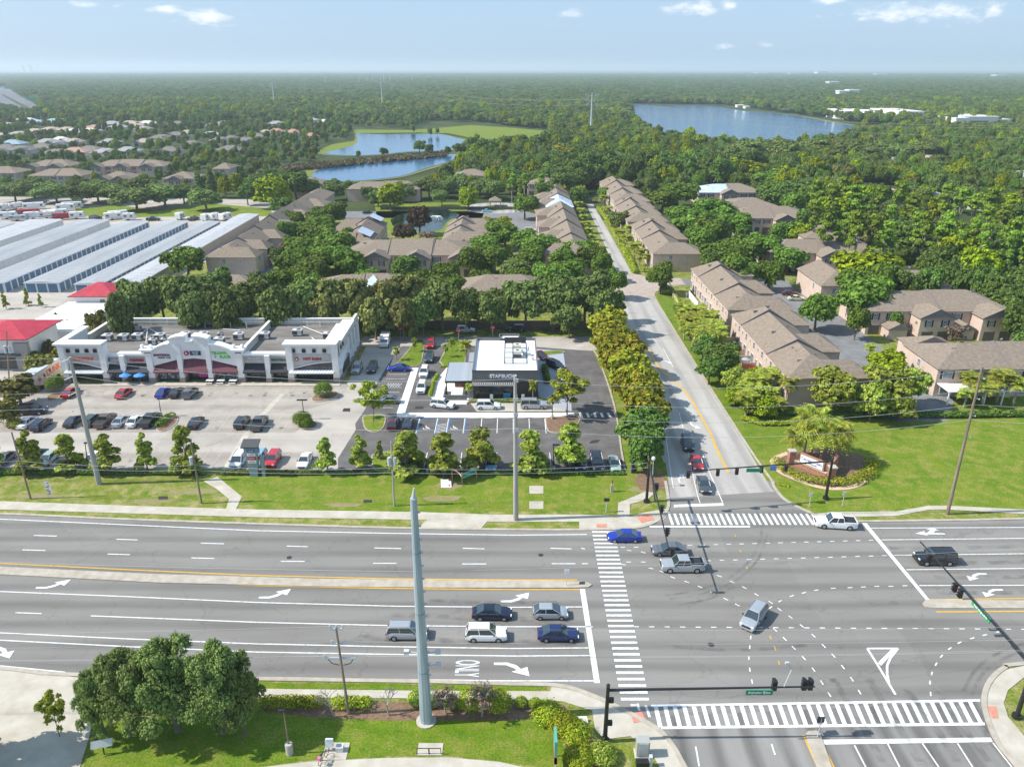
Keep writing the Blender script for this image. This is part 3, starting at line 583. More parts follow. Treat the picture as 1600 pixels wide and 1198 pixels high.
OX, OY = -64, 147
def SB(): m = MB(); m.off = Vector((-OX,-OY,0)); return m
YF = 147.0
# shell
b = SB(); b.box(-92,-35.5,148.6,169.7,0,5.2); b.box(-92,-83.4,147.6,148.6,2.2,8.2); b.box(-46,-35.5,147.6,148.6,2.2,8.2); b.box(-83.4,-74,147.7,148.6,3.6,5.9); b.box(-56,-46,147.7,148.6,3.6,5.9)
b.box(-92.3,-91.9,147.6,158,5.2,8.1)
b.build('wall', M_stucco, shop)
b = SB(); b.box(-91.6,-55.9,149,169.3,5.2,5.26); b.box(-55.1,-36.2,149,169.3,5.2,5.26); b.build('roof', M_roof, shop)
b = SB(); b.box(-92,-35.5,169.3,169.72,5.2,6.6); b.box(-92,-91.6,158,169.3,5.2,6.6); b.box(-35.98,-35.48,147.6,169.3,5.2,8.0); b.box(-55.7,-55.3,148.6,169.3,5.2,6.5)
for k in range(15): b.box(-91+k*3.9,-90.9+k*3.9,169.1,169.3,5.3,6.5)
b.build('parapet', M_cream, shop)
b = SB(); b.box(-92.2,-35.3,169.2,169.85,6.6,6.78); b.box(-92.2,-91.45,158,169.2,6.6,6.78); b.box(-55.8,-55.2,148.6,169.2,6.5,6.66); b.box(-91.6,-36,169.0,169.05,5.9,6.05)
# tower cornices (stepped, overhanging)
def cornice(b, x0, x1, y0, y1, z, o=.9, front=True):
    b.box(x0-.3,x1+.3,y0-.3,y1,z-.45,z-.25); b.box(x0-.6,x1+.6,y0-.6,y1,z-.25,z); b.box(x0-o,x1+o,y0-o,y1,z,z+.35)
cornice(b,-92,-84,147.3,149.2,8.2); b.box(-92.9,-91.4,149.2,158.3,8.1,8.55); cornice(b,-45.6,-36.4,147.3,149.2,8.2)
b.box(-37.6,-35.0,149.2,163,8.0,8.45); b.box(-39,-37.6,149.2,163,7.4,7.6)
b.box(-80.5,-74.6,147.0,148.4,5.9,6.3); b.box(-55.0,-46.5,147.0,148.4,5.9,6.3)
b.build('cornice', M_trim, shop)
# beige tower panels, sign bands
b = SB(); b.box(-91.3,-84.4,147.45,147.6,2.7,6.0); b.build('sign_panel', M_beige, shop); b = SB(); b.box(-45.2,-37.2,147.45,147.6,2.7,6.0); b.build('sign_panel', M_beige, shop)
for a_,c_ in ((-83.2,-79.9),(-79.2,-74.3),(-55.2,-50.4),(-49.6,-45.8)): b = SB(); b.box(a_,c_,147.6,147.72,4.0,5.4); b.build('sign_panel', M_beige, shop)
# arched centre gable
b = SB(); pts = [(-74.4,3.4),(-74.4,6.7)]
for k in range(9): t = k/8; x = -73.6+4.1*t; pts.append((x, 6.7+1.6*math.sin(t*math.pi/2)))
pts += [(-69.5,9.3),(-68.5,9.7),(-67.2,9.95),(-66.0,10.0),(-66.0,8.9),(-64.6,8.9),(-64.6,10.0),(-63.2,9.9),(-62.2,9.7),(-61.4,9.4),(-61.4,8.3)]
for k in range(1,9): t = k/8; x = -61.4+5.2*t; pts.append((x, 8.3-1.6*(1-math.cos(t*math.pi/2))))
pts += [(-55.6,6.7),(-55.6,3.4),(-61.6,5.0),(-65,5.3),(-68.4,5.0)]
b.extr(pts, 'y', 146.9, 148.3); b.build('gable', M_stucco, shop)
b = SB()
arc = pts[1:12]; 
for i in range(1,len(pts)-6):
    a, c = pts[i], pts[i+1]
    if abs(a[0]-c[0]) < .05: continue
    b.extr([(a[0],a[1]),(c[0],c[1]),(c[0],c[1]+.32),(a[0],a[1]+.32)], 'y', 146.45, 148.5)
b.build('gable_coping', M_trim, shop)
for x0 in (-75.6,-57.0):
    b = SB(); b.box(x0,x0+2.6,146.3,148.7,7.0,7.35); b.box(x0+.3,x0+2.3,146.6,148.6,6.5,7.0); b.build('pier_cap', M_trim, shop)
    for dx in (.4,2.1):
        b = SB(); b.sphere((x0+dx,147.4,7.75),.42,.42,.42,12,8); b.build('ball_finial', M_trim, shop, smooth=True)
# piers
for i,x in enumerate((-91.6,-83.4,-79.6,-74,-67.8,-61.9,-55.6,-50,-45.4,-36.1)):
    top = [8.1,8.1,5.9,6.7,8.2,8.2,6.7,5.9,8.1,8.1][i]; wd = .62 if i in (0,1,3,6,8,9) else .5
    b = SB(); b.box(x-wd,x+wd,146.6,148.2,1.1,top); b.build('pier', M_stucco, shop)
    b = SB(); b.box(x-wd-.08,x+wd+.08,146.5,148.3,0,1.1); b.build('pier_base', M_stone, shop)
# storefronts with frames
def storefront(x0, x1, m=M_dglass, y=148.45):
    b = SB(); b.box(x0,x1,y-.05,y+.1,.25,3.3); b.build('shop_window', m, shop)
    b = SB(); n = max(2,int((x1-x0)/1.25))
    for k in range(n+1): X = x0+(x1-x0)*k/n; b.box(X-.05,X+.05,y-.14,y-.05,.1,3.3)
    b.box(x0,x1,y-.145,y-.055,.05,.25); b.box(x0,x1,y-.142,y-.052,2.3,2.4); b.build('shop_window_frame', M_frame, shop)
for x0,x1,m in ((-90.9,-84.1,M_dglass),(-82.8,-80.1,M_blueglass),(-79,-74.7,M_blueglass),(-73.3,-68.4,M_blueglass),(-67.2,-62.5,M_dglass),(-61.3,-57.6,M_blueglass),(-55,-50.6,M_dglass),(-49.4,-46,M_dglass),(-44.7,-36.8,M_dglass)):
    storefront(x0,x1,m)
# awnings
def awning(x0, x1, za, zb, z0, m, mirror=0):
    b = SB(); y0, y1 = 146.25, 148.35      # top at the wall, bottom outside
    b._add([(x0,147.7,za),(x1,147.7,zb),(x1,y0,z0+.25),(x0,y0,z0+.25),(x0,y0,z0),(x1,y0,z0),(x0,147.7,z0),(x1,147.7,z0)],
        [(0,3,2,1),(3,4,5,2),(0,6,4,3),(1,2,5,7),(0,1,7,6),(4,6,7,5)]); return b.build('awning', m, shop)
awning(-82.9,-79.9,3.95,3.95,2.2,M_awnb); awning(-79.3,-74.5,3.95,3.95,2.2,M_awnb); awning(-55.1,-50.5,3.95,3.95,2.2,M_awnb); awning(-49.5,-45.9,3.95,3.95,2.2,M_awnb)
awning(-73.5,-68.3,3.5,4.9,2.3,M_maroon); awning(-67.3,-62.4,5.1,5.1,2.3,M_maroon); awning(-61.4,-56.2,4.9,3.5,2.3,M_maroon)
# dark arch bands under the tower panels with white arc, and flat slatted canopies
for x0,x1,s in ((-91,-84.1,-1),(-45,-37,1)):
    P = []
    for k in range(9):
        t = k/8; x = x0+(x1-x0)*t; h = 2.9+(1.35 if s>0 else 1.35)*math.sin((t if s>0 else 1-t)*math.pi/2); P.append((x,h))
    b = SB(); b.extr([(x0,2.7)]+P+[(x1,2.7)], 'y', 147.36, 147.46); b.build('transom', M_dglass, shop)
    b = SB()
    for i in range(8): b.extr([P[i],P[i+1],(P[i+1][0],P[i+1][1]+.16),(P[i][0],P[i][1]+.16)], 'y', 147.25, 147.44)
    b.build('arch_trim', M_trim, shop)
    b = SB(); b.box(x0-.5,x1+.5,145.7,147.2,2.35,2.6)
    for k in range(14): X = x0+(x1-x0)*k/13; b.box(X-.1,X+.1,145.9,147.4,2.6,2.72)
    b.build('canopy', M_trim, shop)
# east end: arch, blind panels, dark stripe
b = SB(); b.box(-35.5,-35.3,150,156.5,.2,2.6); b.build('side_window', M_dglass, shop)
b = SB()
for y0 in (157.5,160.8,164.1): b.box(-35.5,-35.38,y0,y0+2.0,3.0,6.4)
b.build('wall_panel', M_beige, shop); b = SB(); b.box(-35.5,-35.1,148,169.5,0,.9); b.build('pier_base', M_stone, shop)
b = SB(); P = [(147.7+8.8*k/8, 2.7+1.8*math.sin(k/8*math.pi)) for k in range(9)]
for i in range(8): b.extr([P[i],P[i+1],(P[i+1][0],P[i+1][1]+.18),(P[i][0],P[i][1]+.18)], 'x', -35.5, -34.9)
b.build('arch_trim', M_trim, shop)
for yy in (156.8,160.2,163.5,166.8): b = SB(); b.box(-35.5,-35.2,yy,yy+.5,.9,6.4); b.build('pilaster', M_trim, shop)
for xs in ((-90.6,-88.7,-86.8,-85.1),(-44.6,-42.5,-40.4,-38.3)):
    for x in xs: b = SB(); b.box(x-.36,x+.36,147.34,147.58,6.35,7.1); b.build('square_window', M_black, shop)
for y in (149.5,151.5): b = SB(); b.box(-35.5,-35.28,y,y+.7,6.35,7.1); b.build('square_window', M_black, shop)
# lettering
m_or = mat('orange_letters', (.80,.13,.03), .5); m_red = mat('red_letters', (.42,.02,.05), .5); m_grn = mat('green_letters', (.10,.55,.04), .5); m_blk = mat('black_letters', (.03,.03,.035), .5); m_pur = mat('plum_letters', (.20,.03,.09), .5); m_wht = mat('white_letters', (.8,.8,.8), .5); m_blu = mat('blue_letters', (.03,.16,.42), .5)
def sign(s, x, z, size, m, y=147.36, **k): return text(s, size, m, shop, (x-OX, y-OY, z), (R(90),0,0), 'sign_lettering', .05, **k)
sign("DUNKIN'", -88.0, 4.95, 1.0, m_or, bold=.03, sx=1.15)
b = SB(); b.box(-83.0,-80.1,147.5,147.62,4.45,5.05); b.build('sign_board', mat('muted_red_board', (.30,.10,.14), .6), shop); b = SB(); b.box(-83.05,-82.5,147.48,147.6,4.4,5.15); b.build('sign_board', m_blu, shop)
sign('CHENIR', -81.3, 4.75, .55, m_wht); sign('PARADISE', -76.9, 4.7, .72, m_red, bold=.04, sx=.9)
sign('SANTIVINA', -71.3, 6.0, .66, m_pur, 146.85, bold=.03); sign('BAKERY CAFE', -70.9, 5.45, .42, m_blk, 146.85); sign('S', -73.9, 6.0, .8, m_red, 146.85)
b = SB(); b.box(-65.5,-63.3,146.78,146.88,6.0,6.9); b.build('sign_board', mat('navy_board', (.02,.04,.10), .5), shop); b = SB(); b.cyl((-66.2,146.72,6.45),(-66.2,146.88,6.45),.52,n=16); b.build('sign_board', m_red, shop)
sign('BAKER', -64.4, 6.6, .42, m_wht, 146.75); sign('TITLES', -64.4, 6.2, .34, m_wht, 146.75); sign('R', -66.2, 6.45, .6, m_wht, 146.68)
sign('TIJUANA', -59.6, 6.45, .78, m_grn, 146.85, bold=.03, sx=1.05); sign('FLATS', -58.5, 5.6, .8, m_grn, 146.85, bold=.03); sign('*', -60.4, 5.5, .8, m_blu, 146.85)
sign('VELOURS', -52.9, 5.1, .58, m_wht); sign('HAIR STUDIO', -52.9, 4.55, .5, m_wht); sign('MEDITERRA', -47.8, 4.75, .58, mat('teal_letters', (.02,.12,.12), .5), bold=.02)
sign('HOT SUSHI', -40.9, 4.95, .74, m_red, 147.4, bold=.03); b = SB(); b.cyl((-44.1,147.3,4.95),(-44.1,147.44,4.95),.42,.42,14).cyl((-44.1,147.26,4.95),(-44.1,147.3,4.95),.2,.2,10,1); b.build('sign_logo', [m_red, M_trim], shop)
b = SB(); b.box(-65.0,-63.2,148.2,148.3,.7,2.2); b.build('sale_banner', mat('pink_banner', (.75,.04,.40), .6), shop); sign('GRAND', -64.1, 1.85, .4, m_wht, 148.15); sign('OPENING', -64.1, 1.45, .36, mat('yellow_letters', (.8,.6,.05), .5), 148.15)
# rooftop units
def unit(px, py, w=1.9, d=1.7, h=1.1):
    x = GX(px, 0, 0); 
    # place on the roof plane
    x, y = G(px, py, 6.0); g = MB(); g.box(-w/2,w/2,-d/2,d/2,.25,h+.25,0).box(-w/2-.05,w/2+.05,-d/2-.05,d/2+.05,h+.25,h+.32,0).box(-w/2-.01,-w/2+w*.55,-d/2-.02,-d/2,.4,h+.1,1).box(w/2,w/2+.02,-d/2+.2,d/2-.2,.4,h,1)
    g.box(-w/2+.1,-w/2+.3,-d/2,d/2,0,.25,1).box(w/2-.3,w/2-.1,-d/2,d/2,0,.25,1); g.cyl((w*.15,0,h+.32),(w*.15,0,h+.38),.5,.5,12,1)
    g.build('rooftop_unit', [M_unit, M_unitd], shop, (x-OX,y-OY,5.26))
for u in ((168,527),(193,527),(215,526),(250,526),(239,534,1.5,1.3),(257,533,1.1,1.2),(289,524),(318,524),(345,524,1,1),(373,525),(343,532,2,1.6),(211,512,2.6,1),(414,524),(465,519,2,1.5),(513,524,2,1.6),(527,515,1.2,3.6)): unit(*u)
for p0,p1 in (((228,536,6),(231,511,6.1)),((231,511,6.1),(246,521,5.5)),((231,511,6.1),(222,522,5.5)),((474,510,5.6),(507,523,5.6)),((487,527,5.6),(495,534,5.6)),((338,513,5.4),(375,516,5.4)),((185,521,5.4),(290,525,5.4))):
    a = G(*p0); c = G(*p1); b = SB(); b.cyl((a[0],a[1],p0[2]),(c[0],c[1],p1[2]),.09,n=6); b.build('roof_pipe', M_pipe, shop)
for px,py in ((360,507),(385,508),(500,507),(320,507),(333,507),(480,507)):
    a = G(px,py,6); b = SB(); b.cyl((a[0],a[1],5.2),(a[0],a[1],6.6),.07,n=6); b.build('roof_pipe', M_pipe, shop)
for px,py in ((171,510),(372,547),(144,533)):
    a = G(px,py,6.3); b = SB(); b.cyl((a[0],a[1],5.3),(a[0],a[1],5.9),.3,.3,10).sphere((a[0],a[1],6.1),.4,.4,.3,10,6); b.build('roof_vent', M_unit, shop)
# patio parasols and tables before the shops
def parasol(x, y, m, label, r=1.25, h=2.2):
    t = thing('patio_parasol', label, 'parasol', (x,y,.14)); g = MB(); g.cyl((0,0,0),(0,0,h),.03,n=6).cyl((0,0,0),(0,0,.08),.25,n=10); g.build('pole', M_unit, t)
    g = MB(); n = 8
    for i in range(n):
        a, c = 2*math.pi*i/n, 2*math.pi*(i+1)/n; g.tri((0,0,h+.15),(r*math.cos(a),r*math.sin(a),h-.35),(r*math.cos(c),r*math.sin(c),h-.35)); g.tri((0,0,h+.1),(r*math.cos(c),r*math.sin(c),h-.4),(r*math.cos(a),r*math.sin(a),h-.4))
    g.build('canopy', m, t); g = MB(); g.cyl((0,0,.7),(0,0,.74),.5,n=12); g.build('table_top', M_black, t)
M_par = mat('parasol_blue', (.05,.25,.62), .7)
parasol(G(206,594)[0], 146.0, M_par, 'blue parasol before the second black awning, the left one of two'); parasol(G(228,594)[0], 146.0, M_par, 'blue parasol before the second black awning, nearer the maroon awnings')
def picnic(x, y, label, m):
    t = thing('patio_table', label, 'table', (x,y,.14), group='tables before the maroon awnings'); g = MB(); g.box(-.75,.75,-.4,.4,.72,.78); g.build('table_top', m, t)
    for sx in (-.6,.6): g = MB(); g.box(sx-.03,sx+.03,-.3,.3,0,.72); g.build('leg', M_black, t)
    for sy in (-.8,.8): g = MB(); g.box(-.7,.7,sy-.14,sy+.14,.42,.46).box(-.5,-.44,sy-.1,sy+.1,0,.42).box(.44,.5,sy-.1,sy+.1,0,.42); g.build('bench', m, t)
for px,l in ((330,'pale patio table under the right maroon awning, the left one of three'),(347,'pale patio table under the right maroon awning, the middle one of three'),(366,'pale patio table nearest the right end of the maroon awnings')): picnic(G(px,599)[0],145.9,l,M_pipe)

# ================================================================== delivery trailer parked at the left end
tr = thing('cargo_trailer', 'cream box trailer with orange letters parked beside the left end of the shop row', 'trailer', (-95.9,145.7,0))
b = MB(); b.box(-1.25,1.25,-4.9,4.9,1.1,3.9); b.build('cargo_box', mat('trailer_cream', (.66,.54,.43), .6, (.72,.60,.49), .8, 3), tr, bevel=.03)
b = MB(); b.box(-1.3,1.3,-4.95,4.95,3.9,4.02); b.build('roof', mat('trailer_roof', (.50,.53,.58), .5), tr)
b = MB(); b.box(-1.15,1.15,-4.97,-4.9,1.2,3.8); b.build('rear_door', mat('dark_door', (.06,.065,.07), .5), tr)
b = MB(); b.box(-.5,.5,-4.7,4.7,.85,1.1); b.build('chassis', M_black, tr)
for sx in (-1,1):
    for yy in (-3.6,-2.5,3.6):
        b = MB(); b.cyl((sx*1.2,yy,.5),(sx*.85,yy,.5),.5,.5,14); b.build('wheel', M_black, tr)
def tlet(s, y, z, size, m): text(s, size, m, tr, (1.27,y,z), (R(90),0,R(90)), 'lettering', .02, bold=.03)
tlet('DUNK', 2.1, 2.6, 1.75, m_or); tlet('&', -1.3, 2.5, 1.3, mat('brown_letters', (.16,.07,.04), .6))
b = MB(); b.cyl((1.25,-3.0,2.5),(1.28,-3.0,2.5),.55,.55,14); b.build('logo_disc', mat('soft_red', (.62,.13,.14), .6), tr)

# ================================================================== red roofed storage office pair
M_redroof = mat('red_metal_roof', (.42,.02,.04), .55, (.58,.04,.07), .6, 7)
def red_house(x0, x1, y0, y1, ze, zr, label, ridge='x'):
    t = thing('storage_office', label, 'building', ((x0+x1)/2,(y0+y1)/2,0)); cx, cy = (x0+x1)/2, (y0+y1)/2; hx, hy = (x1-x0)/2, (y1-y0)/2
    b = MB(); b.box(-hx,hx,-hy,hy,0,ze); b.build('wall', M_stucco, t)
    o = 1.0; b = MB(); r = hx+o-(hy+o) if hx > hy else 0; ry = hy-hx if hy > hx else 0
    A = [(-hx-o,-hy-o,ze),(hx+o,-hy-o,ze),(hx+o,hy+o,ze),(-hx-o,hy+o,ze)]; P, Q = (-r,-ry,zr),(r,ry,zr)
    if ry: b._add(A+[P,Q],[(0,1,4),(1,2,5,4),(2,3,5),(3,0,4,5),(0,3,2,1)])
    else: b._add(A+[P,Q],[(0,1,5,4),(1,2,5),(2,3,4,5),(3,0,4),(0,3,2,1)])
    # standing seams as slim ribs down the slopes
    n = int((hx+o)*2/.5)
    for k in range(1,n):
        x = -hx-o+k*.5
        if ry: f = 1-abs(x)/(hx+o); yt = -hy-o+(hy+o-ry)*f; zt = ze+(zr-ze)*f
        else: f = min(1,(hx+o-abs(x))/(hx+o-r)); yt = -hy-o+(hy+o)*f; zt = ze+(zr-ze)*f
        b.cyl((x,-hy-o,ze+.03),(x,yt,zt+.03),.045,n=4)
        if ry: b.cyl((x,hy+o,ze+.03),(x,-yt,zt+.03),.045,n=4)
    b.build('roof', M_redroof, t); b = MB(); b.box(-hx-o-.03,hx+o+.03,-hy-o-.03,hy+o+.03,ze-.15,ze-.02); b.build('fascia', mat('dark_red', (.10,.03,.03), .6), t)
    return t, hx, hy
t, hx, hy = red_house(-116,-103.2,154,166,7.2,9.3,'white storage office with red hipped metal roof at the left edge, partly cut off')
b = MB(); b.box(hx-7,hx-1.6,-hy-.06,-hy,.2,3.0); b.build('door', M_dglass, t); b = MB(); b.box(hx-7.4,hx-1.2,-hy-1.2,-hy,3.6,3.8).box(hx-7.4,hx-7.2,-hy-.3,-hy,0,3.6); b.build('canopy', M_black, t)
b = MB(); b.box(hx-2.6,hx+.3,-hy-.5,-hy+.6,0,6.2); b.build('pilaster', mat('grey_pilaster', (.30,.28,.27), .9, (.36,.34,.33), 2, 4), t)
t, hx, hy = red_house(-111.5,-101.5,189,198,6.6,9.0,'smaller white storage office with red hipped metal roof, behind the first')
b = MB(); b.box(hx-3.4,hx-2.2,-hy-.05,-hy,3.0,5.6); b.build('window', mat('amber_window', (.22,.15,.09), .3), t)
wb = thing('storage_hall', 'low building with bright white flat roof between the two red roofed offices', 'building', (-106.5,177,0))
b = MB(); b.box(-6.5,6.5,-11,12,0,4.6); b.build('wall', M_stucco, wb); b = MB(); b.box(-6.7,6.7,-11.2,12.2,4.6,4.9); b.build('roof', mat('white_roof', (.84,.83,.81), .7), wb)

# ================================================================== self storage rows
M_sroof = mat('galvalume_roof', (.30,.31,.325), .75, (.39,.40,.41), .35, 8, metal=.0, stretch=(.4,.1,1))
M_sroofw = mat('white_metal_roof', (.40,.41,.425), .75, (.48,.48,.485), .35, 6)
M_sdoor = mat('blue_roller_door', (.055,.13,.22), .5, (.065,.155,.26), 3, 3, stretch=(.1,.1,8)); M_swall = mat('pale_metal_wall', (.58,.58,.57), .6, (.64,.64,.63), .6, 4)
def storage(x0, x1, y0, y1, h, label, doors='E', roof=None, wallm=None):
    t = thing('storage_building', label, 'building', ((x0+x1)/2,(y0+y1)/2,0), group='self storage rows behind the red roofed offices'); hx, hy = (x1-x0)/2, (y1-y0)/2
    b = MB(); b.box(-hx,hx,-hy,hy,0,h); b.build('wall', wallm or M_swall, t)
    b = MB(); b._add([(-hx-.2,-hy-.2,h),(hx+.2,-hy-.2,h),(hx+.2,hy+.2,h),(-hx-.2,hy+.2,h),(0,-hy-.2,h+.35),(0,hy+.2,h+.35)],[(0,4,5,3),(4,1,2,5),(0,1,4),(2,3,5),(0,3,2,1)])
    y = -hy+3
    while y < hy: b.cyl((-hx-.2,y,h+.02),(0,y,h+.36),.03,n=4,cap=False).cyl((0,y,h+.36),(hx+.2,y,h+.02),.03,n=4,cap=False); y += 3
    b.build('roof', roof or M_sroof, t)
    b = MB(); b.box(-hx-.24,hx+.24,-hy-.24,-hy-.18,h-.25,h+.05).box(hx+.18,hx+.24,-hy,hy,h-.25,h+.02); b.build('gutter', M_swall, t)
    if doors:
        n = int((2*hy)/3.05); 
        for k in range(n):
            yy = -hy+.4+k*(2*hy-.6)/n; b = MB(); b.box(hx,hx+.05,yy,yy+2.35,.1,h-.35); b.build('roller_door', M_sdoor, t)
            if k >= 60: break
        n = max(2,int(2*hx/3.1))
        for k in range(n):
            xx = -hx+.35+k*(2*hx-.4)/n; b = MB(); b.box(xx,xx+2*hx/n-.6,-hy-.05,-hy,.1,h-.35); b.build('roller_door', M_sdoor, t)
    else:
        b = MB(); yy = -hy+8
        while yy < hy: b.box(hx,hx+.06,yy,yy+.12,0,h-.2); yy += 9
        b.build('wall_seam', M_unit, t)
storage(-115,-107,216,327,3.1,'narrow storage row with beige side wall next to the long townhouse row', None, M_sroofw, mat('beige_metal_wall', (.36,.32,.27), .7))
storage(-125.2,-117.6,214,311,3,'storage row with blue doors, second from the townhouses')
storage(-140.4,-130.6,215.5,311,3,'broad storage row with blue doors behind the smaller red roof')
storage(-156.3,-146.3,215.5,311,3,'storage row with blue doors and dark side facing the camera yard, fourth from the townhouses')
storage(-175,-162.7,216,312,3.4,'wide storage hall with plain white panel side, fifth from the townhouses', None)
storage(-195.5,-182,220,313,3.4,'white roofed storage hall with plain panel side, sixth from the townhouses', None, M_sroofw)
storage(-213,-198.5,225,308,3,'storage row with blue doors at the far left edge')
# ================================================================== coffee house
M_cdark = mat('dark_grey_panel', (.13,.125,.12), .7, (.16,.155,.15), .6, 3); M_cbrown = mat('dark_brown_wall', (.045,.036,.032), .7, (.07,.055,.05), 1.2, 4)
M_wroof = mat('white_membrane', (.86,.86,.86), .6); M_greyroof = mat('grey_canopy_roof', (.30,.33,.36), .5, (.36,.39,.42), .3, 3, stretch=(3,.1,1))
cf = thing('coffee_house', 'modern dark grey coffee house with bright white flat roof', 'building', (-1.3,147.6,0))
def CB(): m = MB(); m.off = Vector((1.3,-147.6,0)); return m
X0,X1,Y0,Y1 = -7.6,5.0,138.2,157.6
b = CB(); b.box(X0,X1,Y0,Y1,0,5.2); b.box(-2.6,1.4,Y1,159.6,0,5.4); b.build('wall', M_cbrown, cf)
b = CB(); b.box(X0-.1,X1+.1,Y0-.35,Y0,3.9,6.05); b.box(X0-.12,X0+.15,Y0,Y1,3.9,6.0); b.box(X1-.15,X1+.12,Y0,Y1,3.9,6.0); b.box(X0-.1,X1+.1,Y1-.2,Y1+.1,5,6.0)
b.box(-2.8,-2.6,Y1,159.8,4.9,6.3).box(1.4,1.6,Y1,159.8,4.9,6.3).box(-2.8,1.6,159.6,159.8,4.9,6.3); b.build('fascia', M_cdark, cf)
b = CB(); b.box(X0-.14,X1+.14,Y0-.4,Y0-.05,6.05,6.13); b.build('coping', M_black, cf)
b = CB(); b.box(X0+.15,X1-.15,Y0+.02,Y1-.2,5.2,5.5).box(-2.6,1.4,Y1-.2,159.6,5.2,5.75); b.build('roof', M_wroof, cf)
# screened equipment yard on the roof
b = CB(); sx0,sx1,sy0,sy1 = -1.6,3.0,143.2,156
for yy0,yy1,h in ((155.6,155.9,6.8),): b.box(sx0,sx1,yy0,yy1,5.5,h)
for x in (sx0,.1,sx1-.1): b.box(x,x+.12,sy0,sy1,5.5,5.65); b.box(x,x+.12,sy0,sy0+.12,5.5,6.6)
for y in (sy0,146.4,149.5,152.5): b.box(sx0,sx1,y,y+.12,5.52,5.66)
b.build('screen_frame', M_black, cf); b = CB(); b.box(-1.5,.1,144.4,152.4,5.5,5.62); b.build('roof_deck', M_unit, cf)
for x,y in ((1.1,147.4),(1.1,151.0)):
    b = CB(); b.box(x-.8,x+.8,y-.9,y+.9,5.5,6.9,0).cyl((x,y,6.9),(x,y,6.95),.35,.35,12,1).box(x-.81,x+.81,y-.93,y-.9,5.7,6.3,1); b.build('rooftop_unit', [mat('beige_unit', (.62,.60,.50), .5), M_unitd], cf)
b = CB(); b.box(2.2,2.9,148.0,149.6,5.5,6.3).box(3.2,3.9,147.6,148.8,5.5,6.2).cyl((3.4,151,5.5),(3.4,151,6.4),.2,n=8).cyl((4.1,145.5,5.5),(4.1,145.5,6.1),.3,n=8); b.build('roof_vent', M_unit, cf)
# front: glazing, brown right bay, slatted canopy, letters
b = CB(); b.box(-7.2,.0,Y0-.06,Y0,.3,3.3); b.build('shop_window', M_dglass, cf); b = CB()
for k in range(7): b.box(-7.25+k*1.2,-7.17+k*1.2,Y0-.14,Y0-.06,.2,3.4)
b.box(-7.25,0.0,Y0-.15,Y0-.07,2.3,2.4); b.build('shop_window_frame', M_frame, cf)
b = CB(); 
for k in range(22): b.box(-7.6+k*.36,-7.42+k*.36,Y0-1.7,Y0-.2,3.62,3.72)
b.box(-7.7,.4,Y0-1.75,Y0-1.65,3.5,3.75).box(-7.7,.4,Y0-.4,Y0-.3,3.5,3.75); b.build('slatted_canopy', mat('canopy_grey', (.36,.35,.34), .6), cf)
text('STARBUCKS', .92, m_wht, cf, (-1.7+1.3, Y0-.42-147.6, 5.0), (R(90),0,0), 'sign_lettering', .05, bold=.035, sx=1.05)
b = CB(); b.box(X1,X1+.06,141,144,1,2.6); b.build('drive_through_window', M_dglass, cf)
# patio canopy
b = CB(); b.box(-13.0,-7.9,138.6,148.8,3.5,3.72); b.build('patio_roof', M_greyroof, cf)
b = CB(); b.box(-13.05,-7.85,138.5,138.6,3.3,3.76).box(-13.1,-13.0,138.5,148.8,3.3,3.76); b.build('patio_fascia', M_black, cf)
for x,y in ((-12.8,138.9),(-9.0,138.9),(-12.8,148.4),(-9,148.4)): b = CB(); b.box(x-.1,x+.1,y-.1,y+.1,0,3.5); b.build('patio_post', M_black, cf)
b = CB(); b.box(-13.4,-8.8,137.5,137.8,0,1.1).box(-13.4,-13.2,137.8,142,0,1.1); b.build('patio_wall', M_cdark, cf)
b = CB(); b.box(-11.6,-9.0,144.0,144.2,.2,3.0); b.build('patio_screen', mat('rust_wood', (.30,.12,.07), .8, (.10,.05,.035), 2.5, 3), cf)
b = CB(); b.box(X0-1.7,X0-.12,138.6,140,3.4,3.5).box(X0-1.5,X0-.12,150,156.5,3.3,3.4); b.build('side_canopy', M_greyroof, cf)
ch = thing('menu_board', 'blue slatted seat board among the plants before the coffee house front', 'bench', (*G(792,625),0)); b = MB(); b.box(-.7,.7,-.1,.1,.4,1.5); b.build('panel', mat('menu_blue', (.04,.20,.36), .5), ch); 
for s_ in (-.6,.5): b = MB(); b.box(s_,s_+.1,-.1,.1,0,.4); b.build('leg', M_black, ch)
for px,l in ((768,'small white sign among the plants left of the blue board'),(806,'small white sign right of the blue board'),(817,'small white sign near the silver car before the coffee house')):
    s_ = thing('yard_sign', l, 'sign', (*G(px,628),.15)); b = MB(); b.box(-.3,.3,-.03,.03,.6,1.5); b.build('panel', M_trim, s_); b = MB(); b.cyl((0,0,0),(0,0,.6),.03,n=6); b.build('post', M_unit, s_)
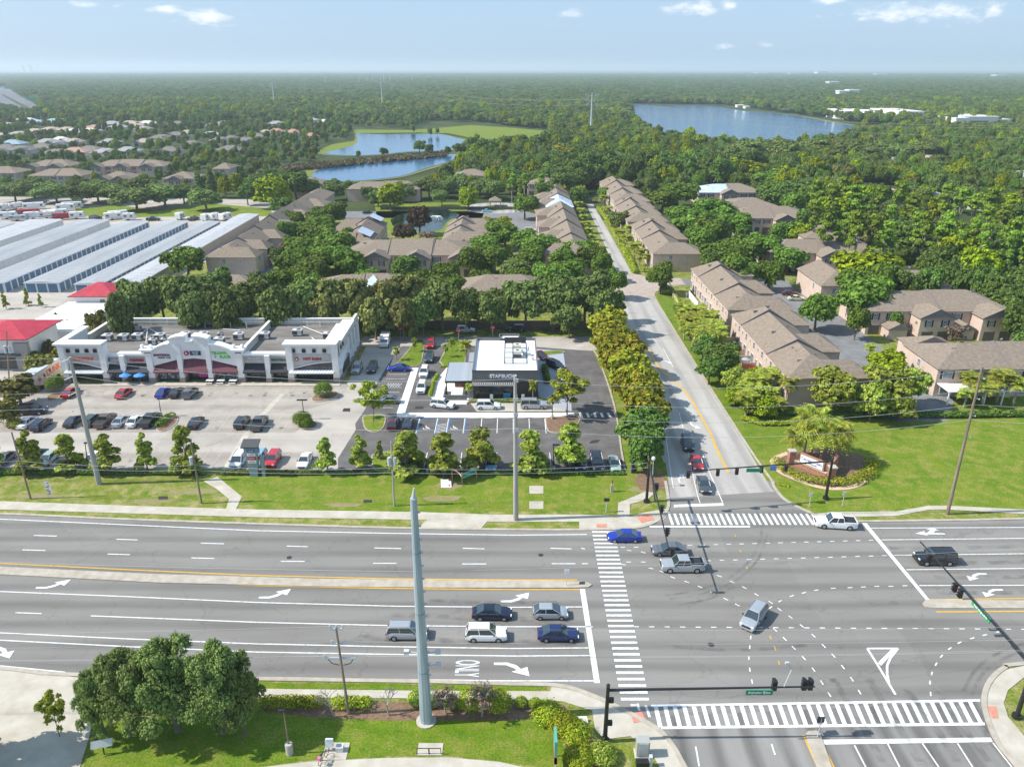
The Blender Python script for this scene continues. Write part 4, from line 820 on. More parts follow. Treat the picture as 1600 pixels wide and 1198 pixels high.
# ================================================================== townhouses
M_thw = mat('pinkish_stucco', (.53,.405,.33), .9, (.60,.47,.39), .5, 4); M_shin = mat('brown_shingles', (.19,.148,.11), .95, (.29,.235,.185), 1.6, 8, thr=(.3,.7), bump=.3)
M_tarp = mat('blue_grey_tarp', (.42,.50,.60), .5, (.55,.60,.66), .5, 4); M_rake = mat('rake_board', (.20,.18,.18), .8); M_wframe = mat('white_window_frame', (.70,.69,.67), .6); M_shut = mat('dark_shutter', (.03,.03,.035), .7)
M_gar = mat('garage_door', (.10,.085,.075), .7)
def _win(w, h, name='window'):
    f = MB(); f.box(-w/2,w/2,-.08,0,-h/2,h/2); g = MB(); g.box(-w/2+.08,-.03,-.10,-.02,-h/2+.08,-.03).box(.03,w/2-.08,-.10,-.02,-h/2+.08,-.03).box(-w/2+.08,-.03,-.10,-.02,.03,h/2-.08).box(.03,w/2-.08,-.10,-.02,.03,h/2-.08)
    return f.mesh('window', [M_wframe]), g.mesh('pane', [M_glass])
WIN = {k: _win(*k) for k in ((1.1,1.5),(.6,.9),(1.9,1.5),(1.8,2.1))}
SHU = MB().box(-.2,.2,-.07,0,-.8,.8).mesh('shutter', [M_shut])
def window(t, x, y, z, face='S', size=(1.1,1.5), shutters=False):
    rz = {'S':0,'W':-math.pi/2,'E':math.pi/2,'N':math.pi}[face]; f = link_mesh('window', WIN[size][0], t, (x,y,z), rz); link_mesh('pane', WIN[size][1], f)
    if shutters:
        for s in (-1,1): link_mesh('shutter', SHU, t, (x+s*(size[0]/2+.22)*(face=='S'), y+s*(size[0]/2+.22)*(face!='S'), z), rz)
class House:
    def __init__(s, label, x, y, group='brown roofed townhouses', name='townhouse', wallm=None, roofm=None):
        s.t = thing(name, label, 'townhouse' if name=='townhouse' else 'house', (x,y,0), 0, group); s.o = (x,y); s.w = MB(); s.r = MB(); s.w.off = s.r.off = Vector((-x,-y,0)); s.wm = wallm or M_thw; s.rm = roofm or M_shin; s.vents = MB(); s.vents.off = s.w.off; s.nv = 0
    def piece(s, x0, x1, y0, y1, ze=6.0, zr=8.6, axis='y', a='hip', b='hip', o=.45, mi=0, hipk=1.0, wall=True):
        """a: end at low coordinate, b: end at high coordinate of the ridge axis"""
        if wall: s.w.box(x0,x1,y0,y1,0,ze)
        X0,X1,Y0,Y1 = x0-o,x1+o,y0-o,y1+o; ze2 = ze-.12
        if axis == 'y':
            h = (X1-X0)/2*hipk; cx = (X0+X1)/2; ya = Y0+(h if a=='hip' else 0); yb = Y1-(h if b=='hip' else 0)
            if ya > yb: ya = yb = (Y0+Y1)/2
            P = [(X0,Y0,ze2),(X1,Y0,ze2),(X1,Y1,ze2),(X0,Y1,ze2),(cx,ya,zr),(cx,yb,zr)]
            s.r._add(P,[(1,2,5,4)],mi); s.r._add(P,[(3,0,4,5)],mi); s.r._add(P,[(0,1,4)],mi if a=='hip' else 2); s.r._add(P,[(2,3,5)],mi if b=='hip' else 2)
        else:
            h = (Y1-Y0)/2*hipk; cy = (Y0+Y1)/2; xa = X0+(h if a=='hip' else 0); xb = X1-(h if b=='hip' else 0)
            if xa > xb: xa = xb = (X0+X1)/2
            P = [(X0,Y0,ze2),(X1,Y0,ze2),(X1,Y1,ze2),(X0,Y1,ze2),(xa,cy,zr),(xb,cy,zr)]
            s.r._add(P,[(0,1,5,4)],mi); s.r._add(P,[(2,3,4,5)],mi); s.r._add(P,[(3,0,4)],mi if a=='hip' else 2); s.r._add(P,[(1,2,5)],mi if b=='hip' else 2)
        s.r._add(P,[(0,3,2,1)],2)
        return s
    def rake(s, xa, ya, za, xb, yb, zb): # visible edge board
        s.r.cyl((xa,ya,za+.08),(xb,yb,zb+.08),.13,n=4,mi=2); return s
    def vent(s, x, y, z, w=1.0, d=.35): 
        b = MB(); b.box(-w/2,w/2,-d/2,d/2,-.25,.15); b.build('roof_vent', M_rake, s.t, (x-s.o[0],y-s.o[1],z)); return s
    def win(s, x, y, z, face='S', size=(1.1,1.5), sh=False): window(s.t, x-s.o[0], y-s.o[1], z, face, size, sh); return s
    def garage(s, x, y, w=2.6): b = MB(); b.box(-w/2,w/2,-.1,0,0,2.3); b.build('garage_door', M_gar, s.t, (x-s.o[0],y-s.o[1],0)); return s
    def done(s):
        s.w.build('wall', s.wm, s.t); s.r.build('roof', [s.rm, M_tarp, M_rake], s.t); return s.t
def nsrow(label, xw, segs, wings, side=1, W=11.2, WX=4.3, tarp=(), wins=True, zr=8.7, fences=False, ward='W'):
    """row of houses running north-south; segs [(y0,y1)], wings [(y0,y1)] on the court side"""
    h = House(label, xw+W/2, segs[0][0]); n = len(segs)
    for i,(y0,y1) in enumerate(segs):
        up = .45*i if i < 3 else .45*(3-abs(3-i)); h.piece(xw,xw+W,y0,y1-.01,6+up*.0,zr+up,'y','hip' if i == 0 else 'gable','gable' if i < n-1 else 'hip',mi=1 if i in tarp else 0)
        if i: 
            h.rake(xw-.45,y0-.45,5.9,xw+W/2,y0-.45,zr+up); h.rake(xw+W+.45,y0-.45,5.9,xw+W/2,y0-.45,zr+up)
        h.vent(xw+W*.62,(y0+y1)/2+1,zr+up-.75); h.vent(xw+W*.3,(y0+y1)/2-2,zr+up-1.0,.9,.35)
    for (y0,y1) in wings:
        if side > 0: h.piece(xw+W*.55,xw+W+WX,y0,y1,6.0,8.2,'x','gable','hip',hipk=.8)
        else: h.piece(xw-WX,xw+W*.45,y0,y1,6.0,8.2,'x','hip','gable',hipk=.8)
        if wins:
            xx = xw+W+WX if side > 0 else xw-WX
            h.win(xx,(y0+y1)/2,4.6,'E' if side>0 else 'W')
    wallx = xw if side > 0 else xw+W; f = 'W' if side > 0 else 'E'
    if wins:
        y = segs[0][0]+1.6; k = 0
        while y < segs[-1][1]-1:
            h.win(wallx,y,4.6,f,(1.1,1.5) if k%2 else (.6,.9)); h.win(wallx,y+.3,1.6,f,(1.8,2.1) if k%2 else (1.1,1.5)); y += 2.9; k += 1
    h.win(xw+W*.5,segs[0][0],4.6,'S'); h.win(xw+W*.95,segs[0][0],4.6,'S',(.6,.9))
    return h
h = nsrow('nearest townhouse row east of the side road, with six pairs of red roof vents', 52.4, [(134.9,148),(148,167.1),(167.1,175)], [(134.92,142),(149.5,158.5),(167.2,176.5)]); 
for px,py in ((1242,541),(1248,546),(1199,497),(1204,500),(1214,507),(1218,511),(1228,521),(1233,526)):
    x,y = G(px,py,8.3); m = MB(); m.box(-.55,.55,-.3,.3,-.4,.1); m.build('roof_vent', mat('red_vent', (.20,.08,.06), .7), h.t, (x-h.o[0],y-h.o[1],8.0))
h.done()
for i in range(9):
    y = 137+i*4.2; f = thing('patio_fence', 'tan privacy wall on the west side of the nearest townhouse row, number %d from the south' % (i+1), 'wall', (51,y,0), 0, 'privacy walls behind the townhouses'); f['label'] = 'tan privacy wall beside the lit back of the nearest townhouse row'; b = MB(); b.box(-1.6,1.4,-.08,.08,0,1.8); b.build('panel', M_thw, f); b = MB(); b.box(-1.75,-1.6,-.1,.1,0,1.9); b.build('post', M_rake, f)
parasol(49.9,150.3,mat('orange_canvas',(.62,.09,.02),.7),'orange parasol behind the nearest townhouse row',1.7,2.4); parasol(50.4,155,M_greyroof,'small grey parasol behind the nearest townhouse row',1.0,2.3)
h = nsrow('middle townhouse row east of the side road, behind the nearest one', 52.5, [(179.2,192.3),(192.3,210.8),(210.8,220)], [(179.22,187),(194,203),(212,221)]); h.done()
wf = thing('white_fence', 'white fence behind the middle townhouse row', 'fence', (50.2,207,0)); b = MB(); b.box(-.08,.08,-7,5,0,1.7).box(-.08,3,-7.08,-7,0,1.7); b.build('panel', M_trim, wf); b = MB(); b.box(-.12,.12,-7.1,-6.9,0,1.9); b.build('post', M_trim, wf)
h = nsrow('third townhouse row east of the far lane, with a long brown south wall', 44.6, [(239.8,262),(262,278),(278,288)], [(239.82,252),(262,270),(276,288)]); h.done()
h = nsrow('fourth townhouse row along the east side of the far lane', 44.2, [(294.6,312),(312,330),(330,338)], [(294.62,304),(310,320),(326,338)]); h.done()
h = nsrow('farthest townhouse row along the east side of the far lane', 45.3, [(343,362),(362,385),(385,406)], [(343.02,356),(366,378),(392,406)]); h.done()
h = nsrow('townhouse row on the west side of the far lane, near end under trees', 14.2, [(236,258),(258,280),(280,302),(302,324)], [(240,250),(262,272),(284,294),(308,320)], side=-1); h.done()
h = nsrow('townhouse row west of the far lane with a pale blue tarp roof', 14.6, [(328,346),(346,362),(362,376)], [(332,342),(350,360)], side=-1, tarp=(0,)); h.done()
h = nsrow('small townhouse block left of the fountain pond with pale tarp strips', -58.6, [(259,270),(270,284),(284,292)], [(259.02,266),(272,280),(285,292)], side=-1, WX=6); 
for (y0,y1) in ((260.5,269.5),(284.5,291.5)):
    b = MB(); b._add([(-52.5+53,y0-259,8.75),(-48.2+53,y0-259,6.85),(-48.2+53,y1-259,6.85),(-52.5+53,y1-259,8.75)],[(0,1,2,3)]); b.build('roof_tarp', M_tarp, h.t, (0,0,.18 if y0<280 else 1.0))
h.done()
h = nsrow('small townhouse block right of the fountain pond', -23.6, [(260,272),(272,284),(284,293)], [(260.02,268),(273,281),(285,293)], WX=5); h.done()
h = nsrow('very long townhouse row beside the storage rows', -95, [(235,250),(250,268),(268,286),(286,304),(304,322),(322,345),(345,369)], [(235.02,243),(247,254),(264,272),(282,290),(304,314),(330,342)], WX=4.2); h.done()
def ewrow(label, x0, x1, y0, y1, gables=(), zr=8.7, a='hip', b='hip', tarp=(), wins=True, porch=(), garages=True, ze=6.0, name='townhouse', group='brown roofed townhouses', wallm=None, roofm=None, gproj=5):
    h = House(label, (x0+x1)/2, y0, group, name, wallm, roofm); n = max(1,round((x1-x0)/16)); L = (x1-x0)/n
    for i in range(n):
        up = .35*(i%2); h.piece(x0+i*L,x0+(i+1)*L-.01,y0,y1,ze,zr+up,'x',a if i == 0 else 'gable',b if i == n-1 else 'gable',mi=1 if i in tarp else 0)
        if i: h.rake(x0+i*L,y0-.45,ze,x0+i*L,(y0+y1)/2,zr+.35); h.r.cyl((x0+i*L,y1,ze),(x0+i*L,(y0+y1)/2,zr+.35),.1,n=4,mi=2)
        h.vent(x0+(i+.4)*L,(y0+y1)/2-1.5,zr-.7); h.vent(x0+(i+.7)*L,(y0+y1)/2+1.2,zr-.4)
    for g in gables:
        h.piece(g-4,g+4,y0-gproj,y0+4.5,ze-.3,zr-.9,'y','gable','hip'); h.rake(g-4.4,y0-gproj-.45,ze-.4,g,y0-gproj-.45,zr-.9); h.rake(g+4.4,y0-gproj-.45,ze-.4,g,y0-gproj-.45,zr-.9); h.rake(g-4.4,y0-gproj-.45,ze-.4,g+4.4,y0-gproj-.45,ze-.4)
        if wins:
            h.win(g-1.9,y0-gproj,4.3,'S',sh=True); h.win(g+1.9,y0-gproj,4.3,'S',sh=True)
            if garages: h.garage(g-1.9,y0-gproj); h.garage(g+1.9,y0-gproj)
    if wins:
        x = x0+2
        while x < x1-1:
            if all(abs(x-g) > 5 for g in gables): h.win(x,y0,4.5,'S',(1.9,1.5) if int(x)%2 else (1.1,1.5),sh=True); h.garage(x,y0) if garages else h.win(x,y0,1.6,'S',(1.8,2.1))
            x += 3.9
        h.win(x0,(y0+y1)/2,4.5,'W'); h.win(x0,(y0+y1)/2-3,1.6,'W')
    for p in porch: h.piece(p-2.2,p+2.2,y0-4,y0,2.7,4.0,'y','gable','gable')
    return h
ewrow('long gabled townhouse facing the camera before the fountain pond', -53, -11.5, 238, 257.5, (-42.2,-29.5,-15.5), porch=(-22.5,-36,), gproj=4.5).done()
ewrow('low roofs just behind the tree belt at the left, next to the storage rows', -84, -67, 196, 209, (), a='hip').done()
h = ewrow('townhouse just behind the tree belt with a pale tarp patch', -52, -27, 196, 209, (), tarp=()); b = MB(); b._add([(-3,-.3,6.1),(4,-.3,6.1),(.5,5,8.8)],[(0,1,2)]); b.build('roof_tarp', M_tarp, h.t, (2,0,.25)); h.done()
ewrow('townhouse behind the tree belt in the middle, half hidden by trees', -13, 9, 196, 209, (), a='hip').done()
h = ewrow('townhouse at the right edge with a lit west wall and white rear pergola', 83.2, 125, 139.7, 154, (), garages=False); h.piece(84,93,153,158,6,8.0,'y','gable','hip'); h.done()
pg = thing('pergola', 'white pergola roof behind the right edge townhouse', 'pergola', (89,137.2,0)); b = MB(); b.box(-5.5,5.5,-2,2.4,2.7,2.85); b.build('roof', M_trim, pg)
for x in (-5.2,-1.8,1.8,5.2): b = MB(); b.box(x-.12,x+.12,-1.9,-1.7,0,2.7); b.build('post', M_trim, pg)
ewrow('townhouse with garages facing the court on the right, behind the edge one', 86, 121, 178, 194, (100.3,115,), porch=(92,108)).done()
ewrow('small brown roof with white ridge among trees above the right garages', 102, 118, 201, 214, (), wins=False).done()
h = House('townhouse end with bright pink west wall beside the court cars', 89, 201.5); h.piece(83.5,95,201.5,220,6,8.6,'y','hip','gable'); h.win(83.5,207,4.5,'W').win(87,201.5,4.4,'S').win(92,201.5,4.4,'S',(.6,.9)); h.done()
ewrow('gabled townhouse in the back of the eastern court', 82, 118, 241, 257, (100.5,), porch=(110,)).done()
ewrow('plain brown roof behind the gabled court townhouse', 101, 120, 264, 283, (), wins=False).done()
ewrow('broad roof in the middle distance of the eastern court, front one', 86, 119.5, 302, 321, (90,106), gproj=4).done()
ewrow('broad plain roof right behind the other broad roof', 90, 113, 327, 345, (), wins=False).done()
ewrow('farthest eastern townhouse with two pale tarp sections', 88, 118, 369, 386, (102,), tarp=(0,), gproj=4).done()
ewrow('hip roofed townhouse beyond the gazebo lane, left one', -31, -13, 430, 445, (-27,), wins=False).done(); ewrow('hip roofed townhouse beyond the gazebo lane, right one', 8, 23, 398, 414, (18,)).done()
ewrow('townhouse roof peeking over the pond wall trees, left', -115, -95, 395, 410, (), wins=False).done(); ewrow('townhouse roof hidden behind the pond wall trees', -80, -45, 380, 392, (), wins=False).done()
def ewpx(label, px0, px1, pyr, gab, **k):
    x0, y = G(px0,pyr,8.6); x1, _ = G(px1,pyr,8.6); L = x1-x0; return ewrow(label, x0, x1, y-8, y+8, tuple(x0+L*g for g in gab), garages=False, **k).done()
ewpx('townhouse beyond the storage yard with two gables, upper left', 50, 118, 250, (.2,.75)); ewpx('long plain roof beyond the storage yard trees', 55, 138, 264, ()); ewpx('long townhouse with three front gables beyond the storage yard', 152, 264, 250, (.1,.45,.8)); ewpx('gabled roof below the three gable townhouse', 160, 212, 268, (.3,.8)); ewpx('dark roof at the left edge beyond the storage yard', -20, 36, 260, ()); ewpx('partly hidden roofs right of the gabled townhouses', 262, 310, 268, (.5,)); ewpx('low brown roof near the tall yellow tree', 338, 365, 254, ())
# ---- gazebo, pond wall, garden wall
gz = thing('gazebo', 'small tan hip roofed gazebo in the roundabout', 'gazebo', (*G(774,322),0)); b = MB(); b._add([(-3,-3,2.8),(3,-3,2.8),(3,3,2.8),(-3,3,2.8),(0,0,4.6)],[(0,1,4),(1,2,4),(2,3,4),(3,0,4),(0,3,2,1)]); b.build('roof', M_shin, gz)
for sx in (-2.4,2.4):
    for sy in (-2.4,2.4): b = MB(); b.box(sx-.2,sx+.2,sy-.2,sy+.2,0,2.8); b.build('post', M_thw, gz)
def wall(label, pts, w, z1, m, name='garden_wall', cat='wall', px=True, z0=0):
    P = PG(pts) if px else pts; x, y = P[0]; t = thing(name, label, cat, (x,y,0)); b = MB(); b.off = Vector((-x,-y,0)); strip(b, P, w, z0, z1); b.build('panel', m, t)
    b = MB(); b.off = Vector((-x,-y,0))
    for p in P: b.box(p[0]-w*.8,p[0]+w*.8,p[1]-w*.8,p[1]+w*.8,0,z1+.15)
    b.build('post', m, t); return t
wall('long dark boundary wall behind the fountain pond', [(-60,356),(-20,356.3),(12,356)], .3, 1.4, mat('dark_wall', (.12,.11,.09), .9), px=False); wall('wooden fence under the belt trees behind the shops and coffee house', [(-100,182.5),(-60,182.7),(-30,182.6),(10,182.5),(24,182.5)], .15, 2.0, mat('old_wood', (.16,.12,.09), .9, (.24,.19,.14), 3, 5), 'wooden_fence', 'fence', False)
wall('low brown retaining wall at the hedge near the side road bend', [(1040,440),(1052,465),(1068,496)], .3, .9, M_thw); wall('dark wall at the far lane end', [(38,374),(30,374.3)], .3, 2, MATS['dark_wall'], px=False)
# ---- suburban houses farther off
HCOL = {'tan':(.36,.28,.22),'grey':(.28,.27,.26),'red':(.34,.22,.17),'blue':(.25,.32,.38),'dark':(.17,.15,.135),'pale':(.55,.50,.46),'terra':(.38,.22,.15)}
def house(px, py, wpx, col, label, lit=False):
    z = 4.5; x, y = G(px, py, z); w = max(10, GX(px+wpx/2,y,z)-GX(px-wpx/2,y,z))*1.18; d = w*.72
    rm = mat('roof_'+col, HCOL[col], .9, tuple(min(1,c*1.35) for c in HCOL[col]), .8, 5); wm = mat('wall_pale', (.62,.58,.52), .9) if col != 'blue' else mat('wall_bluish', (.42,.50,.52), .9)
    h = House(label, x, y, 'suburban houses in the distance', 'suburban_house', wm, rm); ax = random.random() < .6
    h.piece(x-w/2,x+w/2,y-d/2,y+d/2,3.0,5.6 if ax else 5.9,'x'); g = random.choice((-.26,.26)); h.piece(x+g*w-w*.17,x+g*w+w*.17,y-d/2-2.5,y,2.9,4.9,'y','gable','hip')
    h.win(x-g*w,y-d/2,1.6,'S',(1.9,1.5)); h.garage(x+g*w,y-d/2-2.5,3.5); return h.done()
cd = dict(tan='tan',grey='grey',red='reddish',blue='bluish',dark='dark brown',pale='pale',terra='terracotta')
HL = [(10,193,30,'tan'),(33,186,22,'tan'),(60,189,34,'blue'),(88,187,36,'blue'),(45,186,20,'pale'),(5,210,26,'tan'),(30,207,30,'grey'),(55,203,26,'tan'),(80,200,28,'tan'),(105,200,26,'tan'),(115,203,30,'pale'),(140,202,26,'pale'),(150,197,30,'red'),(175,191,26,'grey'),(185,196,26,'grey'),(203,190,26,'tan'),(215,195,26,'tan'),(230,190,26,'pale'),(225,199,22,'grey'),
 (20,221,30,'blue'),(75,219,30,'grey'),(95,216,24,'pale'),(118,218,20,'tan'),(10,228,30,'dark'),(35,230,34,'dark'),(66,227,36,'dark'),(90,235,40,'dark'),(118,233,36,'red'),(140,230,34,'dark'),(165,234,34,'grey'),(172,219,26,'grey'),(200,232,30,'grey'),(225,219,22,'tan'),(253,212,30,'dark'),(275,208,24,'dark'),(278,191,22,'dark'),(265,232,30,'dark'),(252,217,20,'dark'),(293,205,20,'tan'),(300,222,26,'dark'),
 (330,207,26,'grey'),(345,216,30,'dark'),(335,193,20,'grey'),(350,190,18,'tan'),(362,214,24,'dark'),(385,217,30,'dark'),(400,210,26,'dark'),(360,230,34,'dark'),(432,191,24,'grey'),(415,205,20,'tan'),(432,203,22,'terra'),(458,204,18,'terra'),(486,210,14,'terra'),(483,185,24,'grey'),(508,188,20,'pale'),(495,173,24,'red'),(385,162,20,'pale'),(400,163,18,'red'),(533,159,14,'pale'),(455,178,14,'terra'),(600,143,26,'red'),(585,145,20,'tan'),
 (1385,298,54,'tan'),(1450,302,56,'grey'),(1490,352,46,'red'),(1530,360,60,'tan'),(1590,362,50,'pale'),(1330,243,26,'dark'),(1345,226,22,'pale'),(1452,245,24,'tan'),(1438,250,18,'red'),(1395,248,20,'grey'),(1535,232,18,'pale'),(1180,246,28,'dark')]
HL.sort(key=lambda a: (a[1]//12, a[0]))
prev = {}
for (px,py,w,c) in HL:
    zone = 'beyond the storage yard' if px < 320 else ('left of the twin ponds' if px < 620 else 'in the woods at the far right')
    row = 'near' if py > 225 else ('middle' if py > 200 else 'far'); key = (zone,row,c); prev[key] = prev.get(key,0)+1
    HLn = [a for a in HL if a[3]==c and ((a[0]<320)==(px<320)) and ((a[0]<620)==(px<620)) and ('near' if a[1]>225 else ('middle' if a[1]>200 else 'far'))==row]
    HLn.sort(); k = HLn.index((px,py,w,c)); tail = '' if len(HLn) == 1 else ', '+['leftmost','second from left','third from left','fourth from left','fifth from left','sixth from left','seventh from left','eighth from left'][k]
    house(px,py,w,c,'%s roofed house %s, %s row%s' % (cd[c],zone,row,tail))
# two storey pale blue house and white buildings by the lake
h = House('two storey pale blue house at the right edge with grey roof', *G(1590,292), 'suburban houses in the distance', 'suburban_house', mat('wall_bluish', (.42,.50,.52), .9), mat('roof_grey', HCOL['grey'], .9)); x,y = G(1590,292); h.piece(x-9,x+12,y-5,y+7,6,8.6,'x','gable','gable')
for k in range(4): h.win(x-7+k*4,y-5,4.6,'S')
h.done()
M_bw = mat('white_hall_wall', (.80,.76,.70), .7)
def hall(label, blocks, name='white_hall'):
    x0, y0 = blocks[0][0], blocks[0][2]; t = thing(name, label, 'building', (x0,y0,0)); b = MB(); b.off = Vector((-x0,-y0,0)); r = MB(); r.off = b.off
    for (a,c,d,e,h) in blocks: b.box(a,c,d,e,0,h); r.box(a-.5,c+.5,d-.5,e+.5,h,h+.6)
    b.build('wall', M_bw, t); r.build('roof', M_trim, t); b = MB(); b.off = Vector((-x0,-y0,0))
    for (a,c,d,e,h) in blocks: b.box(a+(c-a)*.3,a+(c-a)*.75,d-.3,d,1,h*.55)
    b.build('window', M_glass, t); return t
def gx(px, y): return GX(px, y)
Y1 = G(0,190)[1]; hall('large white hall on the far lake shore at the right', [(gx(1334,Y1),gx(1382,Y1),Y1+30,Y1+90,10),(gx(1356,Y1),gx(1384,Y1),Y1,Y1+30,9),(gx(1384,Y1),gx(1402,Y1),Y1+10,Y1+90,9),(gx(1402,Y1),gx(1442,Y1),Y1,Y1+80,11)])
Y2 = G(0,197)[1]; hall('second white hall right of the large one near the orange soil', [(gx(1492,Y2),gx(1512,Y2),Y2,Y2+40,8),(gx(1505,Y2),gx(1566,Y2),Y2+10,Y2+60,9),(gx(1566,Y2),gx(1588,Y2),Y2+10,Y2+40,6),(gx(1455,Y2),gx(1490,Y2),Y2+20,Y2+50,5)])
Y3 = G(0,170)[1]; hall('pale lakeside house with big roof, left on the far shore', [(gx(951,G(0,158)[1]),gx(967,G(0,158)[1]),G(0,158)[1],G(0,158)[1]+20,4)],'lakeside_house')
for px,py,w,l,n in [(1158,168,12,'pale lakeside house behind the reeds, left of two',''),(1168,170,7,'small bright lakeside house beside the larger one',''),(1192,169,10,'lakeside house with a light roof right of two',''),(1198,166,6,'tiny white roofed lakeside house',''),(720,169,22,'long low white building beyond the lawn',''),(1035,160,6,'boat house on the far shore','')]:
    Y = G(0,py)[1]; hall(l, [(gx(px-w/2,Y),gx(px+w/2,Y),Y,Y+14,3)],'lakeside_house')
# far skyline: small white and grey blocks in the haze
random.seed(12)
for i,(px,py,hh) in enumerate([(1025,107,22),(1015,107,16),(1036,107,18),(1188,113,12),(1240,114,12),(860,111,10),(1282,113,26),(575,110,10),(1375,115,10),(1560,118,12),(1300,131,8),(1315,150,8),(1330,148,8)]):
    Y = G(0,py+4)[1]; X = GX(px,Y); Y = min(Y,20000); t = thing('distant_building', 'tiny pale building near the horizon, number %d' % i, 'building', (X,Y,0), 0, 'tiny pale buildings near the horizon'); t['label'] = 'tiny pale building near the horizon above the woods'
    b = MB(); w = Y*.006; b.box(-w,w,-w,w,0,hh+6); b.build('wall', M_bw, t); b = MB(); b.box(-w*1.1,w*1.1,-w*1.1,w*1.1,hh+6,hh+8); b.build('roof', M_trim, t)
# ================================================================== vehicles
M_tyre = mat('tyre', (.02,.02,.02), .8); M_rim = mat('alloy_rim', (.45,.45,.46), .35, metal=.7); M_cglass = mat('car_glass', (.02,.035,.042), .04, spec=1.0, coat=1.0)
M_head = mat('headlight', (.75,.77,.8), .15); M_tail = mat('taillight', (.35,.01,.01), .2); M_plast = mat('black_plastic', (.025,.025,.027), .6)
PAINT = {'white':(.80,.80,.79),'silver':(.42,.44,.46),'grey':(.16,.17,.18),'darkgrey':(.06,.063,.07),'black':(.010,.011,.014),'red':(.48,.012,.015),'darkred':(.10,.012,.018),'blue':(.012,.045,.40),'navy':(.005,.008,.028),'deepblue':(.008,.018,.09),
 'green':(.03,.055,.045),'lightgreen':(.33,.42,.38),'sky':(.20,.42,.62),'cream':(.62,.58,.40),'brown':(.10,.06,.045),'tealblue':(.30,.55,.62)}
def paint(c): return mat('paint_'+c, PAINT[c], .28, spec=.6, coat=.6, metal=.35 if c in ('silver','grey','blue') else 0)
# profile: stations x (rear to front), bottom, belt height, half width; cabin: base x0,x1, roof x0,x1, height
KIND = {
 'sedan': dict(L=4.75,W=1.82, top=[(-2.37,.62),(-2.3,.88),(-1.6,.98),(-.9,.96),(0,.93),(.9,.92),(1.7,.82),(2.2,.70),(2.37,.52)], cab=(-1.85,1.05,-.95,.30,1.44), wb=(-1.40,1.42), r=.33),
 'suv':   dict(L=4.75,W=1.90, top=[(-2.37,.75),(-2.33,1.0),(-1.6,1.08),(-.9,1.08),(0,1.06),(.9,1.06),(1.7,.98),(2.2,.86),(2.37,.62)], cab=(-2.3,1.15,-2.0,.42,1.70), wb=(-1.42,1.40), r=.37),
 'bigsuv':dict(L=5.1,W=2.0, top=[(-2.55,.8),(-2.5,1.08),(-1.7,1.15),(-.9,1.15),(0,1.13),(.9,1.13),(1.8,1.10),(2.4,1.0),(2.55,.7)], cab=(-2.5,1.15,-2.35,.55,1.88), wb=(-1.5,1.5), r=.40),
 'hatch': dict(L=4.2,W=1.76, top=[(-2.1,.68),(-2.05,.95),(-1.5,1.0),(-.8,.98),(0,.95),(.9,.93),(1.5,.84),(1.95,.70),(2.1,.52)], cab=(-2.0,1.15,-1.35,.25,1.50), wb=(-1.25,1.27), r=.32),
 'pickup':dict(L=5.6,W=2.0, top=[(-2.8,1.0),(-2.78,1.12),(-1.8,1.14),(-.9,1.14),(0,1.12),(.9,1.12),(1.9,1.10),(2.6,1.0),(2.8,.7)], cab=(-1.0,1.30,-.85,.62,1.86), wb=(-1.75,1.72), r=.41, bed=True),
 'van':   dict(L=5.0,W=1.98, top=[(-2.5,.8),(-2.47,1.05),(-1.7,1.08),(-.9,1.07),(0,1.05),(.9,1.05),(1.7,1.0),(2.3,.88),(2.5,.6)], cab=(-2.45,1.55,-2.3,.7,1.76), wb=(-1.5,1.55), r=.35),
}
